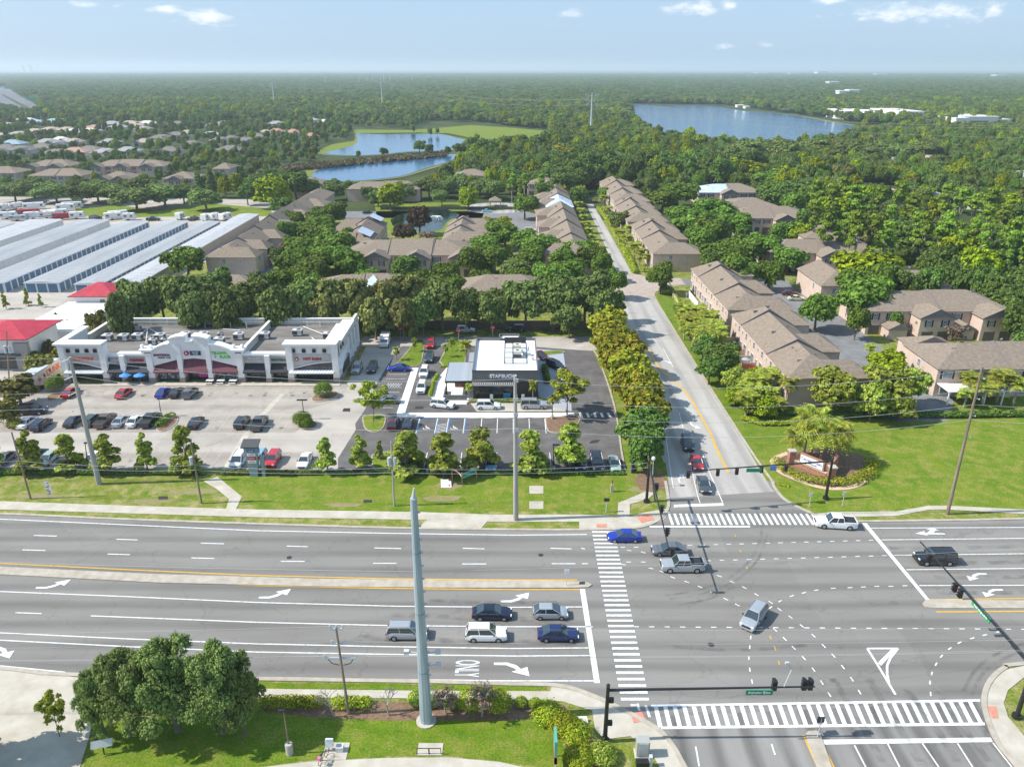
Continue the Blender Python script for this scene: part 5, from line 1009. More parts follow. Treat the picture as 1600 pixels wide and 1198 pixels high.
def car_meshes(kind):
    K = KIND[kind]; w = K['W']/2; z0 = .22; M = {}
    b = MB(); rings = []; L = K['L']/2
    for (x, zt) in K['top']:
        e = 1-max(0,(abs(x)-L*.72)/(L*.28))**2*.16; ww = w*e; zb = z0+.10*max(0,(abs(x)-L*.8)/(L*.2))
        sh = min(zt-.12, .62+.1*(kind!='sedan'))
        rings.append([(x,-ww*.93,zb),(x,-ww,zb+.14),(x,-ww,sh),(x,-ww*.95,zt-.06),(x,-ww*.80,zt),(x,0,zt+.035),(x,ww*.80,zt),(x,ww*.95,zt-.06),(x,ww,sh),(x,ww,zb+.14),(x,ww*.93,zb)])
    n = len(rings[0]); vs = [p for r in rings for p in r]; fs = []
    for i in range(len(rings)-1):
        for j in range(n-1): fs.append((i*n+j,(i+1)*n+j,(i+1)*n+j+1,i*n+j+1))
        fs.append((i*n+n-1,(i+1)*n+n-1,(i+1)*n,i*n))
    fs.append(tuple(range(n-1,-1,-1))); fs.append(tuple(range((len(rings)-1)*n,len(rings)*n)))
    fs = [f[::-1] for f in fs]
    b._add(vs, fs)
    cb0,cb1,cr0,cr1,h = K['cab']; zb = 1.0 if kind not in ('sedan','hatch') else .93; zb = max(.9, zb)
    wb_, wr = w*.90, w*.72 if kind in ('sedan','hatch','suv') else w*.78
    # roof panel with crown and slim pillars, in body colour
    b._add([(cr0,-wr,h-.06),(cr1,-wr,h-.06),(cr1,wr,h-.06),(cr0,wr,h-.06),(cr0+.06,-wr*.86,h),(cr1-.1,-wr*.86,h),(cr1-.1,wr*.86,h),(cr0+.06,wr*.86,h),(cr0+.3,0,h+.03),(cr1-.3,0,h+.03)],
        [(0,1,5,4),(1,2,6,5),(2,3,7,6),(3,0,4,7),(4,5,9,8),(6,7,8,9),(5,6,9),(7,4,8),(0,3,2,1)])
    for s in (-1,1):
        for (xb,xr) in ((cb1-.02,cr1),(cb0+.02,cr0),((cb0+cb1)/2-.12,(cr0+cr1)/2-.05)):
            b.cyl((xb,s*wb_,zb),(xr,s*wr,h-.05),.045,.04,n=5)
    if K.get('bed'):    # open load bed: rim raised, dark floor
        b.box(-2.76,-.98,-w*.96,-w*.84,1.0,1.24).box(-2.76,-.98,w*.84,w*.96,1.0,1.24).box(-2.8,-2.68,-w*.96,w*.96,1.0,1.24)
    M['body'] = b.mesh('body', [paint('white')])
    g = MB(); wt = wr*.98
    def gl(name, pts):
        q = MB(); q._add(pts,[(0,1,2,3)]); M[name] = q.mesh(name, [M_cglass])
    gl('windshield', [(cb1,-wb_,zb),(cb1,wb_,zb),(cr1,wt,h-.03),(cr1,-wt,h-.03)])
    gl('rear_window', [(cb0,wb_,zb),(cb0,-wb_,zb),(cr0,-wt,h-.03),(cr0,wt,h-.03)])
    gl('side_window', [(cb0,-wb_,zb),(cb1,-wb_,zb),(cr1,-wr,h-.05),(cr0,-wr,h-.05)])
    gl('side_window2', [(cb1,wb_,zb),(cb0,wb_,zb),(cr0,wr,h-.05),(cr1,wr,h-.05)])
    r = K['r']; q = MB(); q.cyl((0,-.11,0),(0,.11,0),r,r,18); M['tyre'] = q.mesh('tyre', [M_tyre])
    q = MB(); q.cyl((0,.0,0),(0,.125,0),r*.64,r*.60,10); M['rim'] = q.mesh('rim', [M_rim])
    q = MB(); q.box(-.07,.05,-.2,.2,-.07,.07); M['headlight'] = q.mesh('headlight', [M_head]); q = MB(); q.box(-.03,.07,-.17,.17,-.1,.1); M['taillight'] = q.mesh('taillight', [M_tail])
    q = MB(); q.box(-.07,.07,-.1,.1,-.06,.07); M['mirror'] = q.mesh('mirror', [M_plast])
    q = MB(); q.box(-.03,.05,-w*.55,w*.55,-.12,.10); M['grille'] = q.mesh('grille', [M_plast])
    if K.get('bed'): q = MB(); q.box(-2.68,-.98,-w*.84,w*.84,1.15,1.19); M['load_bed'] = q.mesh('load_bed', [M_plast])
    if kind in ('suv','bigsuv','van'):
        q = MB(); q.tube([(cr0+.2,0,0),(cr1-.15,0,0)],.03,4); M['roof_rail'] = q.mesh('roof_rail', [M_rim if kind!='bigsuv' else M_plast])
    return M
CARM = {}
def car(kind, px, py, deg, col, label, group=None, z=.02, world=None):
    if kind not in CARM: CARM[kind] = car_meshes(kind)
    M = CARM[kind]; K = KIND[kind]; x, y = world if world else G(px, py); w = K['W']/2; L = K['L']/2
    nm = {'pickup':'pickup_truck','sedan':'sedan_car','suv':'suv_car','bigsuv':'suv_car','hatch':'hatchback_car','van':'minivan'}[kind]
    t = thing(nm, label, {'pickup':'pickup','suv':'car','bigsuv':'car','van':'van'}.get(kind,'car'), (x,y,z), R(deg), group)
    o = link_mesh('body', M['body'], t); o.material_slots[0].link = 'OBJECT'; o.material_slots[0].material = paint(col)
    md = o.modifiers.new('smooth','SUBSURF'); md.levels = 0; md.render_levels = 0
    for p in M['body'].polygons: p.use_smooth = False
    link_mesh('windshield', M['windshield'], t); link_mesh('rear_window', M['rear_window'], t); link_mesh('side_window', M['side_window'], t); link_mesh('side_window', M['side_window2'], t)
    for wx in K['wb']:
        for s in (-1,1):
            q = link_mesh('wheel', M['tyre'], t, (wx, s*(w-.09), K['r']), 0 if s > 0 else math.pi); link_mesh('rim', M['rim'], q)
    zt = K['top'][-2][1]
    for s in (-1,1):
        link_mesh('headlight', M['headlight'], t, (L-.13, s*w*.66, zt-.06)); link_mesh('taillight', M['taillight'], t, (-L+.03, s*w*.70, K['top'][1][1]-.12)); link_mesh('mirror', M['mirror'], t, (K['cab'][1]-.25, s*(w+.06), K['top'][5][1]+.05))
        if 'roof_rail' in M: link_mesh('roof_rail', M['roof_rail'], t, (0, s*w*.66, K['cab'][4]+.03))
    link_mesh('grille', M['grille'], t, (L-.03, 0, zt-.16))
    if 'load_bed' in M: link_mesh('load_bed', M['load_bed'], t)
    return t
gq = 'cars waiting at the eastbound stop line'; gn = 'cars waiting on the side road'; gp = 'cars parked before the shop row'; gc = 'cars parked around the coffee house'; gd = 'cars queuing round the coffee house'
for a in [
 ('suv',637,993,0,'silver','silver sport utility car half behind the tall steel pole',gq), ('sedan',769,963,0,'navy','near-black sedan, rear car of the upper queue lane',gq), ('suv',760,996,0,'white','white sport utility car, the middle one of the queue',gq),
 ('hatch',860,962,0,'silver','silver hatchback first at the eastbound stop line',gq), ('sedan',872,996,0,'deepblue','dark blue sedan with black roof first at the eastbound stop line',gq),
 ('sedan',975,843,180,'blue','vivid blue sedan driving over the west zebra crossing',None), ('sedan',1045,864,180,'grey','grey sedan under the hanging signals in the junction',None),
 ('pickup',1065,889,180,'silver','silver double cab pickup with covered load bed in the junction',None), ('suv',1177,970,-128,'silver','silver car turning left in the middle of the junction',None),
 ('pickup',1304,822,173,'white','white pickup turning into the main road by the grass corner',None), ('bigsuv',1459,878,180,'black','large black sport utility car waiting in the westbound lanes',None),
 ('sedan',1632,871,180,'black','black sedan cut off at the right edge, behind the large black one',None),
 ('suv',1074,698,-94,'black','black sport utility car, rearmost of three on the side road',gn), ('sedan',1088,727,-94,'red','bright red sedan, the middle one on the side road',gn), ('sedan',1099,762,-93,'darkgrey','dark grey sedan first at the side road stop line',gn),
 ('suv',558,580,-90,'silver','silver sport utility car in the shade beside the shop row end wall',gc), ('suv',582,579,-90,'black','black car in the shade next to the silver one, by the end wall',gc),
 ('sedan',623,579,180,'blue','bright blue sedan parked below the kidney shaped grass island',gc), ('suv',673,541,-90,'red','red car at the head of the lane between two grass islands',gd),
 ('suv',671,563,-90,'green','dark green car second in the lane between two grass islands',gd), ('suv',663,586,-91,'white','white car third in the queue, above another white car',gd), ('suv',659,610,-91,'white','white car fourth in the queue, lower of the two white ones',gd),
 ('suv',692,636,-16,'white','white car turning the corner before the coffee house terrace',gd), ('suv',763,638,0,'white','white crossover in front of the coffee house glass front',gd), ('bigsuv',834,637,0,'silver','boxy silver car in front of the coffee house, right of the pole',gd),
 ('suv',728,519,0,'silver','silver car parked in the lane behind the coffee house',gc), ('suv',806,517,180,'black','black car parked in the tree shade behind the coffee house',gc),
 ('sedan',845,559,-62,'darkred','dark maroon car beside the coffee house east wall',gd), ('suv',868,575,-50,'black','black car in the drive-through lane by the drive-up window',gd), ('suv',879,593,-80,'white','white car in the drive-through lane half under the tree',gd),
 ('suv',615,666,90,'darkred','dark maroon car, left one of two beside the blue disabled bays',gc), ('sedan',637,667,90,'black','black sedan next to the left blue bay line',gc), ('sedan',607,629,180,'grey','grey sedan behind the feathery tree by the white walk',gc),
 ('hatch',767,729,-90,'sky','light blue hatchback parked nose to the verge hedge',gc), ('sedan',848,728,-90,'darkgrey','dark grey sedan parked behind the magnolia right of the concrete pole',gc), ('suv',905,728,-90,'deepblue','dark navy car, third from the right end of the verge row',gc),
 ('bigsuv',932,729,-90,'black','black sport utility car, second from the right end of the verge row',gc), ('sedan',960,729,-90,'lightgreen','pale green-grey sedan at the right end of the verge row',gc),
 ('sedan',622,727,-90,'white','white car mostly hidden by a magnolia at the verge',gc), ('suv',648,727,-90,'black','black car between two magnolias at the verge',gc), ('sedan',676,730,-90,'darkred','dark red car under a magnolia left of the green sign',gc),
 ('van',374,724,-90,'white','white minivan left of the pylon sign',gp), ('suv',405,722,-90,'sky','pale blue car half behind the pylon sign',gp), ('suv',427,723,-90,'red','bright red car right of the pylon sign',gp), ('sedan',477,724,-90,'white','white sedan at the right end of the verge row of the pale car park',gp),
 ('sedan',8,722,-90,'darkgrey','dark grey sedan at the left edge beside the verge',gp), ('sedan',58,718,-90,'black','black car behind a magnolia near the left edge',gp), ('hatch',76,722,-90,'lightgreen','pale green hatchback between two magnolias',gp), ('hatch',146,722,-90,'white','white car hidden behind the leaning concrete pole',gp),
 ('bigsuv',52,646,8,'navy','dark navy sport utility car driving alone at the left',gp), ('sedan',44,664,90,'white','white sedan next to the leftmost planted island',gp), ('suv',66,668,90,'navy','dark blue car beside the white sedan at the left',gp),
 ('sedan',116,662,90,'black','black sedan just left of the leaning concrete pole',gp), ('suv',146,661,90,'green','dark green car just right of the leaning concrete pole',gp), ('pickup',166,662,90,'brown','dark brown pickup with open bed in the middle row',gp),
 ('sedan',190,662,90,'silver','silver sedan next to a white sedan in the middle row',gp), ('sedan',212,662,90,'white','white sedan between a silver sedan and a black pickup',gp), ('pickup',236,661,90,'black','black pickup beside the long planted island',gp),
 ('sedan',307,664,90,'black','black sedan standing alone in the middle row',gp), ('suv',379,664,90,'black','black sport utility car left of the black pickup in the middle row',gp), ('pickup',406,666,90,'darkgrey','dark grey pickup at the right of the middle row',gp),
 ('sedan',111,617,90,'red','red car behind the leaning concrete pole by the shop fronts',gp), ('sedan',194,618,90,'red','red sedan with dark roof before the black awnings',gp), ('sedan',256,617,90,'blue','vivid blue sedan before the left maroon awning',gp),
 ('sedan',277,617,90,'black','black sedan between the blue and the grey car',gp), ('suv',298,618,90,'grey','grey car at the right of three before the maroon awnings',gp),
 ('sedan',1234,461,0,'darkred','dark maroon car in the townhouse court',None), ('sedan',1244,469,0,'cream','cream car in the townhouse court next to the maroon one',None), ('sedan',761,332,0,'tealblue','pale turquoise car by the roundabout gazebo',None),
 ('suv',829,362,0,'white','white car beside the western townhouse lane',None), ('sedan',575,334,0,'black','black car on the lane left of the fountain pond',None), ('sedan',1526,328,0,'navy','dark blue car parked on the far right street',None), ('sedan',1549,529,-40,'silver','silver car at the townhouse garages on the right',None)]:
    car(*a)
# campers and trailers stored in the yard behind the storage rows
def camper(px, py, deg, L, h, body, label, red=False):
    t = thing('camper', label, 'camper', (*G(px,py),0), R(deg), 'campers stored behind the storage rows'); b = MB(); w = 1.2
    b.extr([(-L/2,.6),(L/2,.6),(L/2+.1,1.4),(L/2-.5,h),(-L/2+.1,h),(-L/2,h-.3)], 'y', -w, w); b.build('body', body, t, bevel=.05)
    b = MB(); b.box(-L/2+.6,-L/2+1.8,-w-.03,-w,1.5,2.3); b.build('window', M_cglass, t); b = MB(); b.box(L/2-1.9,L/2-.9,-w-.03,-w,1.5,2.3); b.build('window', M_cglass, t)
    b = MB(); b.box(-L/2+.1,L/2-.2,-w-.02,-w,.95,1.2); b.build('stripe', M_maroon if red else M_unit, t)
    for s in (-1,1): b = MB(); b.cyl((-.6,s*1.1,.4),(-.6,s*.85,.4),.4,.4,10); b.build('wheel', M_tyre, t)
    b = MB(); b.box(-.5,.4,-.35,.35,h,h+.25); b.build('roof_unit', M_unit, t)
M_cw = mat('camper_white', (.72,.71,.69), .5); M_cr = mat('camper_red', (.35,.03,.03), .5)
CL = [(8,329,60,7,'at the far left edge of the yard'),(26,327,60,7,'second from the left edge of the yard'),(54,327,25,9,'long one under the dark trees'),(14,342,20,7,'nearest to the leftmost storage row'),(55,342,20,8,'behind the leftmost storage roofs'),
 (76,341,25,7,'beside a dark trailer in the crowded row'),(92,338,25,8,'with its tail to the gravel lane'),(122,342,15,6,'behind the wide storage hall'),(104,329,18,8,'standing alone on the gravel lane'),(114,326,18,9,'longer of two on the gravel lane'),
 (178,343,30,7,'left of the big round oak'),(186,340,30,8,'second left of the big round oak'),(203,344,10,5,'small one below the big round oak'),(282,343,80,4,'boxy one below the oaks'),(322,345,80,4,'next to the blue truck'),(335,344,70,5,'between the blue truck and the tall camper'),(353,344,70,6,'tall one near the narrow storage row')]
for i,(px,py,dg,L,w_) in enumerate(CL): camper(px,py,dg,L,3.0,M_cw,'white camper '+w_, i%4==1)
camper(100,343,20,8,2.8,M_cr,'red and white camper behind the storage halls', True); camper(45,336,20,9,2.6,M_cr,'long red trailer among the white campers', True); camper(30,345,15,7,2.3,M_greyroof,'grey covered trailer in the crowded row')
car('pickup',303,344,70,'navy','dark blue truck beside campers below the oaks'); car('bigsuv',150,343,60,'black','black car behind the wide storage hall'); car('pickup',240,345,10,'black','black truck behind the blue door storage rows')
# box van near the shop row corner
t = thing('service_van', 'white boxy service van with open rack on the paved corner by the grass island', 'van', (*G(602,539),.02), R(-88)); b = MB(); b.box(-2.6,1.2,-1.05,1.05,.5,2.5); b.build('cargo_box', M_cw, t, bevel=.04)
b = MB(); b.extr([(1.2,.5),(2.7,.5),(2.7,1.2),(2.1,1.4),(1.7,2.0),(1.2,2.1)], 'y', -.95, .95); b.build('cab', M_cw, t); b = MB(); b.quad((2.14,-.85,1.42),(2.14,.85,1.42),(1.74,.8,2.0),(1.74,-.8,2.0)); b.build('windshield', M_cglass, t)
b = MB(); b.box(-1.8,-.9,-1.07,1.07,1.3,2.1); b.box(-2.62,-2.6,-.9,.9,.8,2.2); b.build('window', M_unitd, t)
for x in (-1.5,2.0):
    for s in (-1,1): b = MB(); b.cyl((x,s*1.02,.38),(x,s*.8,.38),.38,.38,12); b.build('wheel', M_tyre, t)
# ================================================================== trees and shrubs
def leafmat(name, c1, c2, **k): return mat(name, c1, .65, c2, 1.2, 4, island=.5, objrand=.24, trans=.28, spec=.10, thr=(.3,.7))
L_oak = leafmat('oak_leaves', (0.112,0.188,0.041), (0.210,0.290,0.083)); L_dark = leafmat('dark_leaves', (0.076,0.152,0.029), (0.152,0.263,0.051)); L_green = leafmat('bright_leaves', (0.087,0.179,0.022), (0.165,0.275,0.040))
L_yel = leafmat('yellow_green_leaves', (0.143,0.273,0.016), (0.442,0.364,0.039)); L_mag = leafmat('magnolia_leaves', (0.163,0.306,0.032), (0.424,0.468,0.082)); L_lime = leafmat('lime_leaves', (0.161,0.277,0.009), (0.307,0.375,0.015))
L_pine = leafmat('pine_needles', (0.146,0.262,0.033), (0.262,0.414,0.051)); L_palm = leafmat('palm_leaves', (0.163,0.259,0.026), (0.383,0.423,0.065)); L_purple = leafmat('purple_leaves', (0.060,0.059,0.028), (0.138,0.094,0.045)); L_aut = leafmat('tawny_leaves', (.15,.19,.03), (.27,.24,.05))
L_hedge = leafmat('hedge_leaves', (0.202,0.308,0.016), (0.358,0.424,0.031)); L_topi = leafmat('topiary_leaves', (0.095,0.188,0.020), (0.163,0.282,0.038)); L_grey = leafmat('grey_green_leaves', (0.160,0.190,0.050), (0.271,0.290,0.084)); L_pink = leafmat('crape_leaves', (0.213,0.213,0.128), (0.427,0.299,0.213))
M_bark = mat('bark', (.13,.105,.085), 1, (.22,.185,.15), 4, 4); M_barkp = mat('pale_bark', (.30,.26,.21), 1, (.40,.35,.29), 4, 4)
def leaf_mesh(name, m, lobes, n, size, seed, droop=0, flat=.0, hollow=.55, aspect=1.6, clump=.38):
    rng = np.random.default_rng(seed); vol = np.array([l[3]*l[4]*l[5] for l in lobes])**(2/3); cnt = np.maximum(1,(n*vol/vol.sum())).astype(int)
    P = []; N = []
    for l, c in zip(lobes, cnt):
        d = rng.normal(size=(c,3)); d /= np.linalg.norm(d,axis=1)[:,None]; d[:,2] = np.where(d[:,2] < -.35, -d[:,2]*.6, d[:,2])
        r = hollow+(1-hollow)*rng.random((c,1))**.6; r *= 1+.10*rng.normal(size=(c,1))
        # sub-clumps so the surface is knobbly, with gaps
        k = rng.normal(size=(max(6,c//28),3)); k /= np.linalg.norm(k,axis=1)[:,None]; a = (d@k.T).argmax(1); d2 = d*(1-clump)+k[a]*clump
        P.append(np.array(l[:3])+d2*r*np.array(l[3:6])); N.append(d2)
    P = np.vstack(P); N = np.vstack(N); n = len(P)
    nn = N*1.0+rng.normal(size=(n,3))*.42; nn[:,2] += .35; nn /= np.linalg.norm(nn,axis=1)[:,None]
    t = rng.normal(size=(n,3)); t -= (t*nn).sum(1)[:,None]*nn; t /= np.linalg.norm(t,axis=1)[:,None]; t[:,2] -= droop; b = np.cross(nn,t)
    s = size*(.6+.8*rng.random((n,1))); A = P+t*s*aspect*.5; B = P+b*s*.5+nn*s*.12; C = P-t*s*aspect*.5; D = P-b*s*.5-nn*s*.05
    V = np.stack([A,B,C,D],1).reshape(-1,3); me = bpy.data.meshes.new(name); me.vertices.add(4*n); me.vertices.foreach_set('co', V.astype(np.float32).ravel())
    me.loops.add(4*n); me.loops.foreach_set('vertex_index', np.arange(4*n,dtype=np.int32)); me.polygons.add(n); me.polygons.foreach_set('loop_start', np.arange(0,4*n,4,dtype=np.int32)); me.polygons.foreach_set('loop_total', np.full(n,4,dtype=np.int32))
    me.materials.append(m); me.update(); return me
def rlobes(kind, seed, h, r):
    rng = random.Random(seed); L = []
    if kind == 'round':
        L.append((0,0,h*.52,r*.72,r*.72,h*.36))
        for i in range(11):
            a = rng.uniform(0,6.28); q = rng.uniform(.35,.68)*r; L.append((q*math.cos(a),q*math.sin(a),h*rng.uniform(.28,.80),r*rng.uniform(.26,.42),r*rng.uniform(.26,.42),h*rng.uniform(.12,.20)))
    elif kind == 'wide':
        for i in range(17):
            a = rng.uniform(0,6.28); q = rng.uniform(.15,.76)*r; L.append((q*math.cos(a),q*math.sin(a),h*rng.uniform(.40,.84)-.16*h*(q/r),r*rng.uniform(.20,.38),r*rng.uniform(.20,.38),h*rng.uniform(.09,.17)))
        L.append((0,0,h*.52,r*.66,r*.66,h*.30))
    elif kind == 'cone':
        for i in range(9):
            t = i/8; rr = r*(1-.80*t)*(.75+.25*math.sin(i*2.3+seed)); 
            for k in range(4 if t < .7 else 2):
                a = rng.uniform(0,6.28); L.append((rr*.45*math.cos(a),rr*.45*math.sin(a),h*(.14+.80*t),rr*.55,rr*.55,h*.075))
    elif kind == 'big':
        for i in range(46):
            a = rng.uniform(0,6.28); q = rng.uniform(.1,.95)*r; z = (.94-.42*(q/r)**2)*rng.uniform(.35,1.0)+.04; L.append((q*math.cos(a),q*math.sin(a),h*z,r*rng.uniform(.12,.26),r*rng.uniform(.12,.26),h*rng.uniform(.07,.13)))
        L.append((0,0,h*.48,r*.62,r*.62,h*.32))
    elif kind == 'egg':
        for i in range(26):
            z = rng.uniform(.16,.95); q = r*(.30+.85*(1-z))*rng.uniform(.20,.62); a = rng.uniform(0,6.28); L.append((q*math.cos(a),q*math.sin(a),h*z,r*rng.uniform(.22,.36)*(1.2-z*.65),r*rng.uniform(.22,.36)*(1.2-z*.65),h*rng.uniform(.06,.10)))
    elif kind == 'sparse':
        for i in range(30):
            a = rng.uniform(0,6.28); q = rng.uniform(.1,.85)*r; L.append((q*math.cos(a),q*math.sin(a),h*rng.uniform(.42,.95)-.08*h*(q/r),r*rng.uniform(.14,.28),r*rng.uniform(.14,.28),h*rng.uniform(.05,.10)))
    elif kind == 'pine':
        for i in range(15):
            z = rng.uniform(.5,.97); q = rng.uniform(0,.75)*r*(1.25-z); a = rng.uniform(0,6.28); L.append((q*math.cos(a),q*math.sin(a),h*z,r*rng.uniform(.22,.42),r*rng.uniform(.22,.42),h*rng.uniform(.03,.06)))
    elif kind == 'column':
        for i in range(8): L.append((rng.uniform(-.1,.1)*r,rng.uniform(-.1,.1)*r,h*(.18+.1*i),r*(.95-.07*i),r*(.95-.07*i),h*.11))
    return L
def trunk_mesh(name, h, r, m, lobes, top=.62, n=7, seed=0, lean=0):
    rng = random.Random(seed); b = MB(); p = Vector((0,0,0)); rad = r; fork = Vector((rng.uniform(-.2,.2),rng.uniform(-.2,.2),h*.3))
    b.cyl((0,0,-.1),(0,0,.25),r*1.5,r*1.05,n).cyl((0,0,.25),fork,r*1.05,r*.8,n); b.cyl(fork,(fork.x*1.5,fork.y*1.5,h*top),r*.8,r*.3,6)
    for l in lobes[:9]:
        e = Vector((l[0],l[1],l[2])); mid = fork.lerp(e,.5)+Vector((0,0,h*.03)); b.cyl(fork,mid,r*.5,r*.32,5).cyl(mid,e,r*.32,r*.12,5)
    return b.mesh(name, [m])
TREES = {}
def proto(key, kind, h, r, n, size, m, bark=None, seed=1, tr=.3, **k):
    L = rlobes(kind, seed, h, r); TREES[key] = (trunk_mesh('trunk', h, tr, bark or M_bark, L if kind not in ('cone','column') else [], .9 if kind in ('cone','pine','column') else .62, seed=seed), leaf_mesh('crown', m, L, n, size, seed, **k), h, r)
for i in range(3):
    proto('oak%d'%i, 'wide', 10, 6, 17000, .44, L_oak, seed=11+i); proto('green%d'%i, 'round', 9, 5, 15000, .44, L_green, seed=21+i); proto('dark%d'%i, 'round', 10, 5, 13000, .46, L_dark, seed=31+i)
    proto('pine%d'%i, 'pine', 16, 4, 6500, .42, L_pine, M_barkp, seed=41+i, tr=.22); proto('mag%d'%i, 'egg', 6.2, 2.3, 6500, .27, L_mag, seed=51+i, tr=.12, hollow=.45); proto('magr%d'%i, 'round', 8, 4.2, 6500, .42, L_mag, seed=151+i, tr=.2)
for i in range(2):
    proto('yel%d'%i, 'round', 8, 4.2, 9000, .42, L_yel, seed=61+i); proto('lime%d'%i, 'round', 12, 5.5, 8000, .62, L_lime, seed=71+i); proto('grey%d'%i, 'wide', 9, 5, 7000, .55, L_grey, seed=81+i)
    proto('airy%d'%i, 'sparse', 7.5, 4.2, 15000, .20, L_yel if 0 else leafmat('elm_leaves', (0.211,0.283,0.023), (0.392,0.444,0.045)), seed=91+i, tr=.11, hollow=.2)
proto('purple0','round',9,4,7000,.5,L_purple,seed=3); proto('aut0','round',8,4,5000,.5,L_aut,seed=4); proto('col0','column',11,2.4,4500,.5,L_dark,seed=5); proto('pink0','sparse',4.5,2.4,2500,.3,L_pink,seed=6,tr=.08)
proto('young0','sparse',3.2,1.0,500,.25,L_mag,seed=8,tr=.05); proto('spruce0','column',3.2,1.0,1500,.2,L_grey,seed=9,tr=.06)
proto('big0','big',11.5,7.6,80000,.19,leafmat('live_oak_leaves', (0.155,0.249,0.062), (0.289,0.400,0.124)),seed=15,tr=.45)
# palms
def palm_mesh(h, n=16, fl=1.9, seed=1):
    rng = random.Random(seed); t = MB(); t.cyl((0,0,0),(.1,0,h*.5),.17,.14,8).cyl((.1,0,h*.5),(.05,0,h),.14,.13,8); b = MB()
    for i in range(n):
        a = i*2.4+rng.uniform(-.2,.2); el = rng.uniform(-.5,1.1); L = fl*rng.uniform(.8,1.1); pts = []
        for k in range(5):
            s = k/4; rr = L*s*math.cos(el*(1-s*.4)); z = h+L*s*math.sin(el)-.75*s*s*L*.7; pts.append(Vector((.05+rr*math.cos(a),rr*math.sin(a),z)))
        sd = Vector((-math.sin(a),math.cos(a),0))
        for k in range(4):
            for q in range(3):
                s = (k+q/3)/4; p = pts[k].lerp(pts[k+1],q/3); w = L*.34*math.sin(math.pi*min(1,s+.15))+.10; d = (pts[k+1]-pts[k]).normalized()
                for sg in (-1,1): b.tri(tuple(p-d*.05),tuple(p+d*.20),tuple(p+sd*sg*w+d*w*.5-Vector((0,0,w*.45))))
    return t.mesh('trunk', [M_barkp]), b.mesh('crown', [L_palm])
for i in range(2):
    a, c = palm_mesh(5, 34, 2.2, i); TREES['palm%d'%i] = (a, c, 5+1, 2); a, c = palm_mesh(5.5, 44, 3.4, 9+i); TREES['bigpalm%d'%i] = (a, c, 6, 3)
NAMES = dict(oak='oak_tree',green='maple_tree',dark='evergreen_tree',pine='pine_tree',mag='magnolia_tree',magr='magnolia_tree',yel='street_tree',lime='lime_tree',grey='olive_tree',airy='elm_tree',purple='plum_tree',aut='tawny_tree',col='columnar_tree',pink='crape_myrtle',young='sapling',spruce='spruce_tree',big='live_oak',palm='palm_tree',bigpalm='palm_tree')
DESC = dict(oak='olive green broad oak',green='green round tree',dark='dark green tree',pine='tall pine with bare pale trunk',mag='magnolia',magr='large round magnolia',yel='yellow-green street tree',lime='lime green tree',grey='grey-green tree',airy='feathery elm',purple='dark purple tree',aut='tawny tree',col='dark columnar tree',pink='pinkish crape myrtle',young='thin young sapling',spruce='small grey-green spruce',big='big live oak',palm='palm',bigpalm='large feathery palm')
tcount = 0
def tree(kind, x, y, w=None, h=None, label=None, group=None, z=0):
    """w = crown width in metres, h = height in metres"""
    global tcount; tcount += 1
    var = [k for k in TREES if k[:-1] == kind]; key = var[tcount % len(var)]; tm, cm, H, Rr = TREES[key]; s = (w/(2*Rr)) if w else 1; sz = (h/H) if h else s
    t = thing(NAMES[kind], label, 'palm' if 'palm' in kind else 'tree', (x,y,z), random.uniform(0,6.28), group); t.scale = (s,s*random.uniform(.93,1.07),sz)
    link_mesh('trunk', tm, t); link_mesh('crown', cm, t); return t
USED = {}
def trees(kind, where, lst, group=None, h=None):
    """lst of (px, py, width_px[, h]) of the crown centre; base found from the crown's mid height"""
    n = len(lst); out = []
    lst = sorted(lst, key=lambda a: a[0])
    ordn = ['leftmost','second from the left','third from the left','fourth from the left','fifth from the left','sixth from the left','seventh from the left','eighth from the left','ninth from the left','tenth from the left','eleventh from the left','twelfth from the left','thirteenth from the left','fourteenth from the left','fifteenth from the left']
    for i, a in enumerate(lst):
        H = a[3] if len(a) > 3 else (h or TREES[kind+'0'][2]); x, y = G(a[0], a[1], H*.62); H *= 1 if 'palm' in kind else 1.1; wm = (GX(a[0]+a[2], y, H*.62)-x)*(1.1 if 'palm' in kind else 1.08)
        if n == 1: lab = '%s %s' % (DESC[kind], where)
        elif n <= 15:
            o = ordn[i] if i < n-1 or n == 2 and i == 0 else 'rightmost'
            lab = '%s %s, %s' % (DESC[kind], where, o)
        else: lab = '%s %s' % (DESC[kind], where)
        USED[lab] = 1; out.append(tree(kind, x, y, wm, H, lab, group or (where+' '+DESC[kind]+'s')))
    return out
trees('mag','in the verge row before the pale car park',[(42,702,56,6.8),(103,703,54,6.2),(164,705,56,6.4),(224,702,44,6),(287,697,56,7.4),(-15,707,44,5.5)],'magnolias in the verge row')
trees('mag','in the verge row before the coffee house',[(508,708,46,5.8),(562,705,48,5.8),(634,702,76,7),(692,706,76,7),(751,696,76,7),(829,700,74,7),(891,692,74,7.6)],'magnolias in the verge row')
trees('airy','on a car park island by the coffee house',[(581,622,62),(887,612,74)])
trees('spruce','on the grass island near the verge hedge',[(592,700,14)]); trees('young','on the kidney shaped island',[(620,550,12),(641,522,8),(647,537,10)]); trees('young','on the island west of the coffee house',[(697,545,10),(706,536,10)])
trees('yel','in the row beside the side road',[(952, 505, 68, 8.5),(959, 525, 73, 8.5),(972, 548, 78, 8.5),(984, 572, 73, 8.5),(992, 593, 80, 8.5),(1007, 612, 75, 8.5),(979, 600, 61, 8.5),(1014, 643, 78, 8.5),(954, 545, 48, 8.5)],'street trees beside the side road')
trees('dark','at the near end of the street tree row',[(1002,668,76,8.5),(1008,694,64,7.5)])
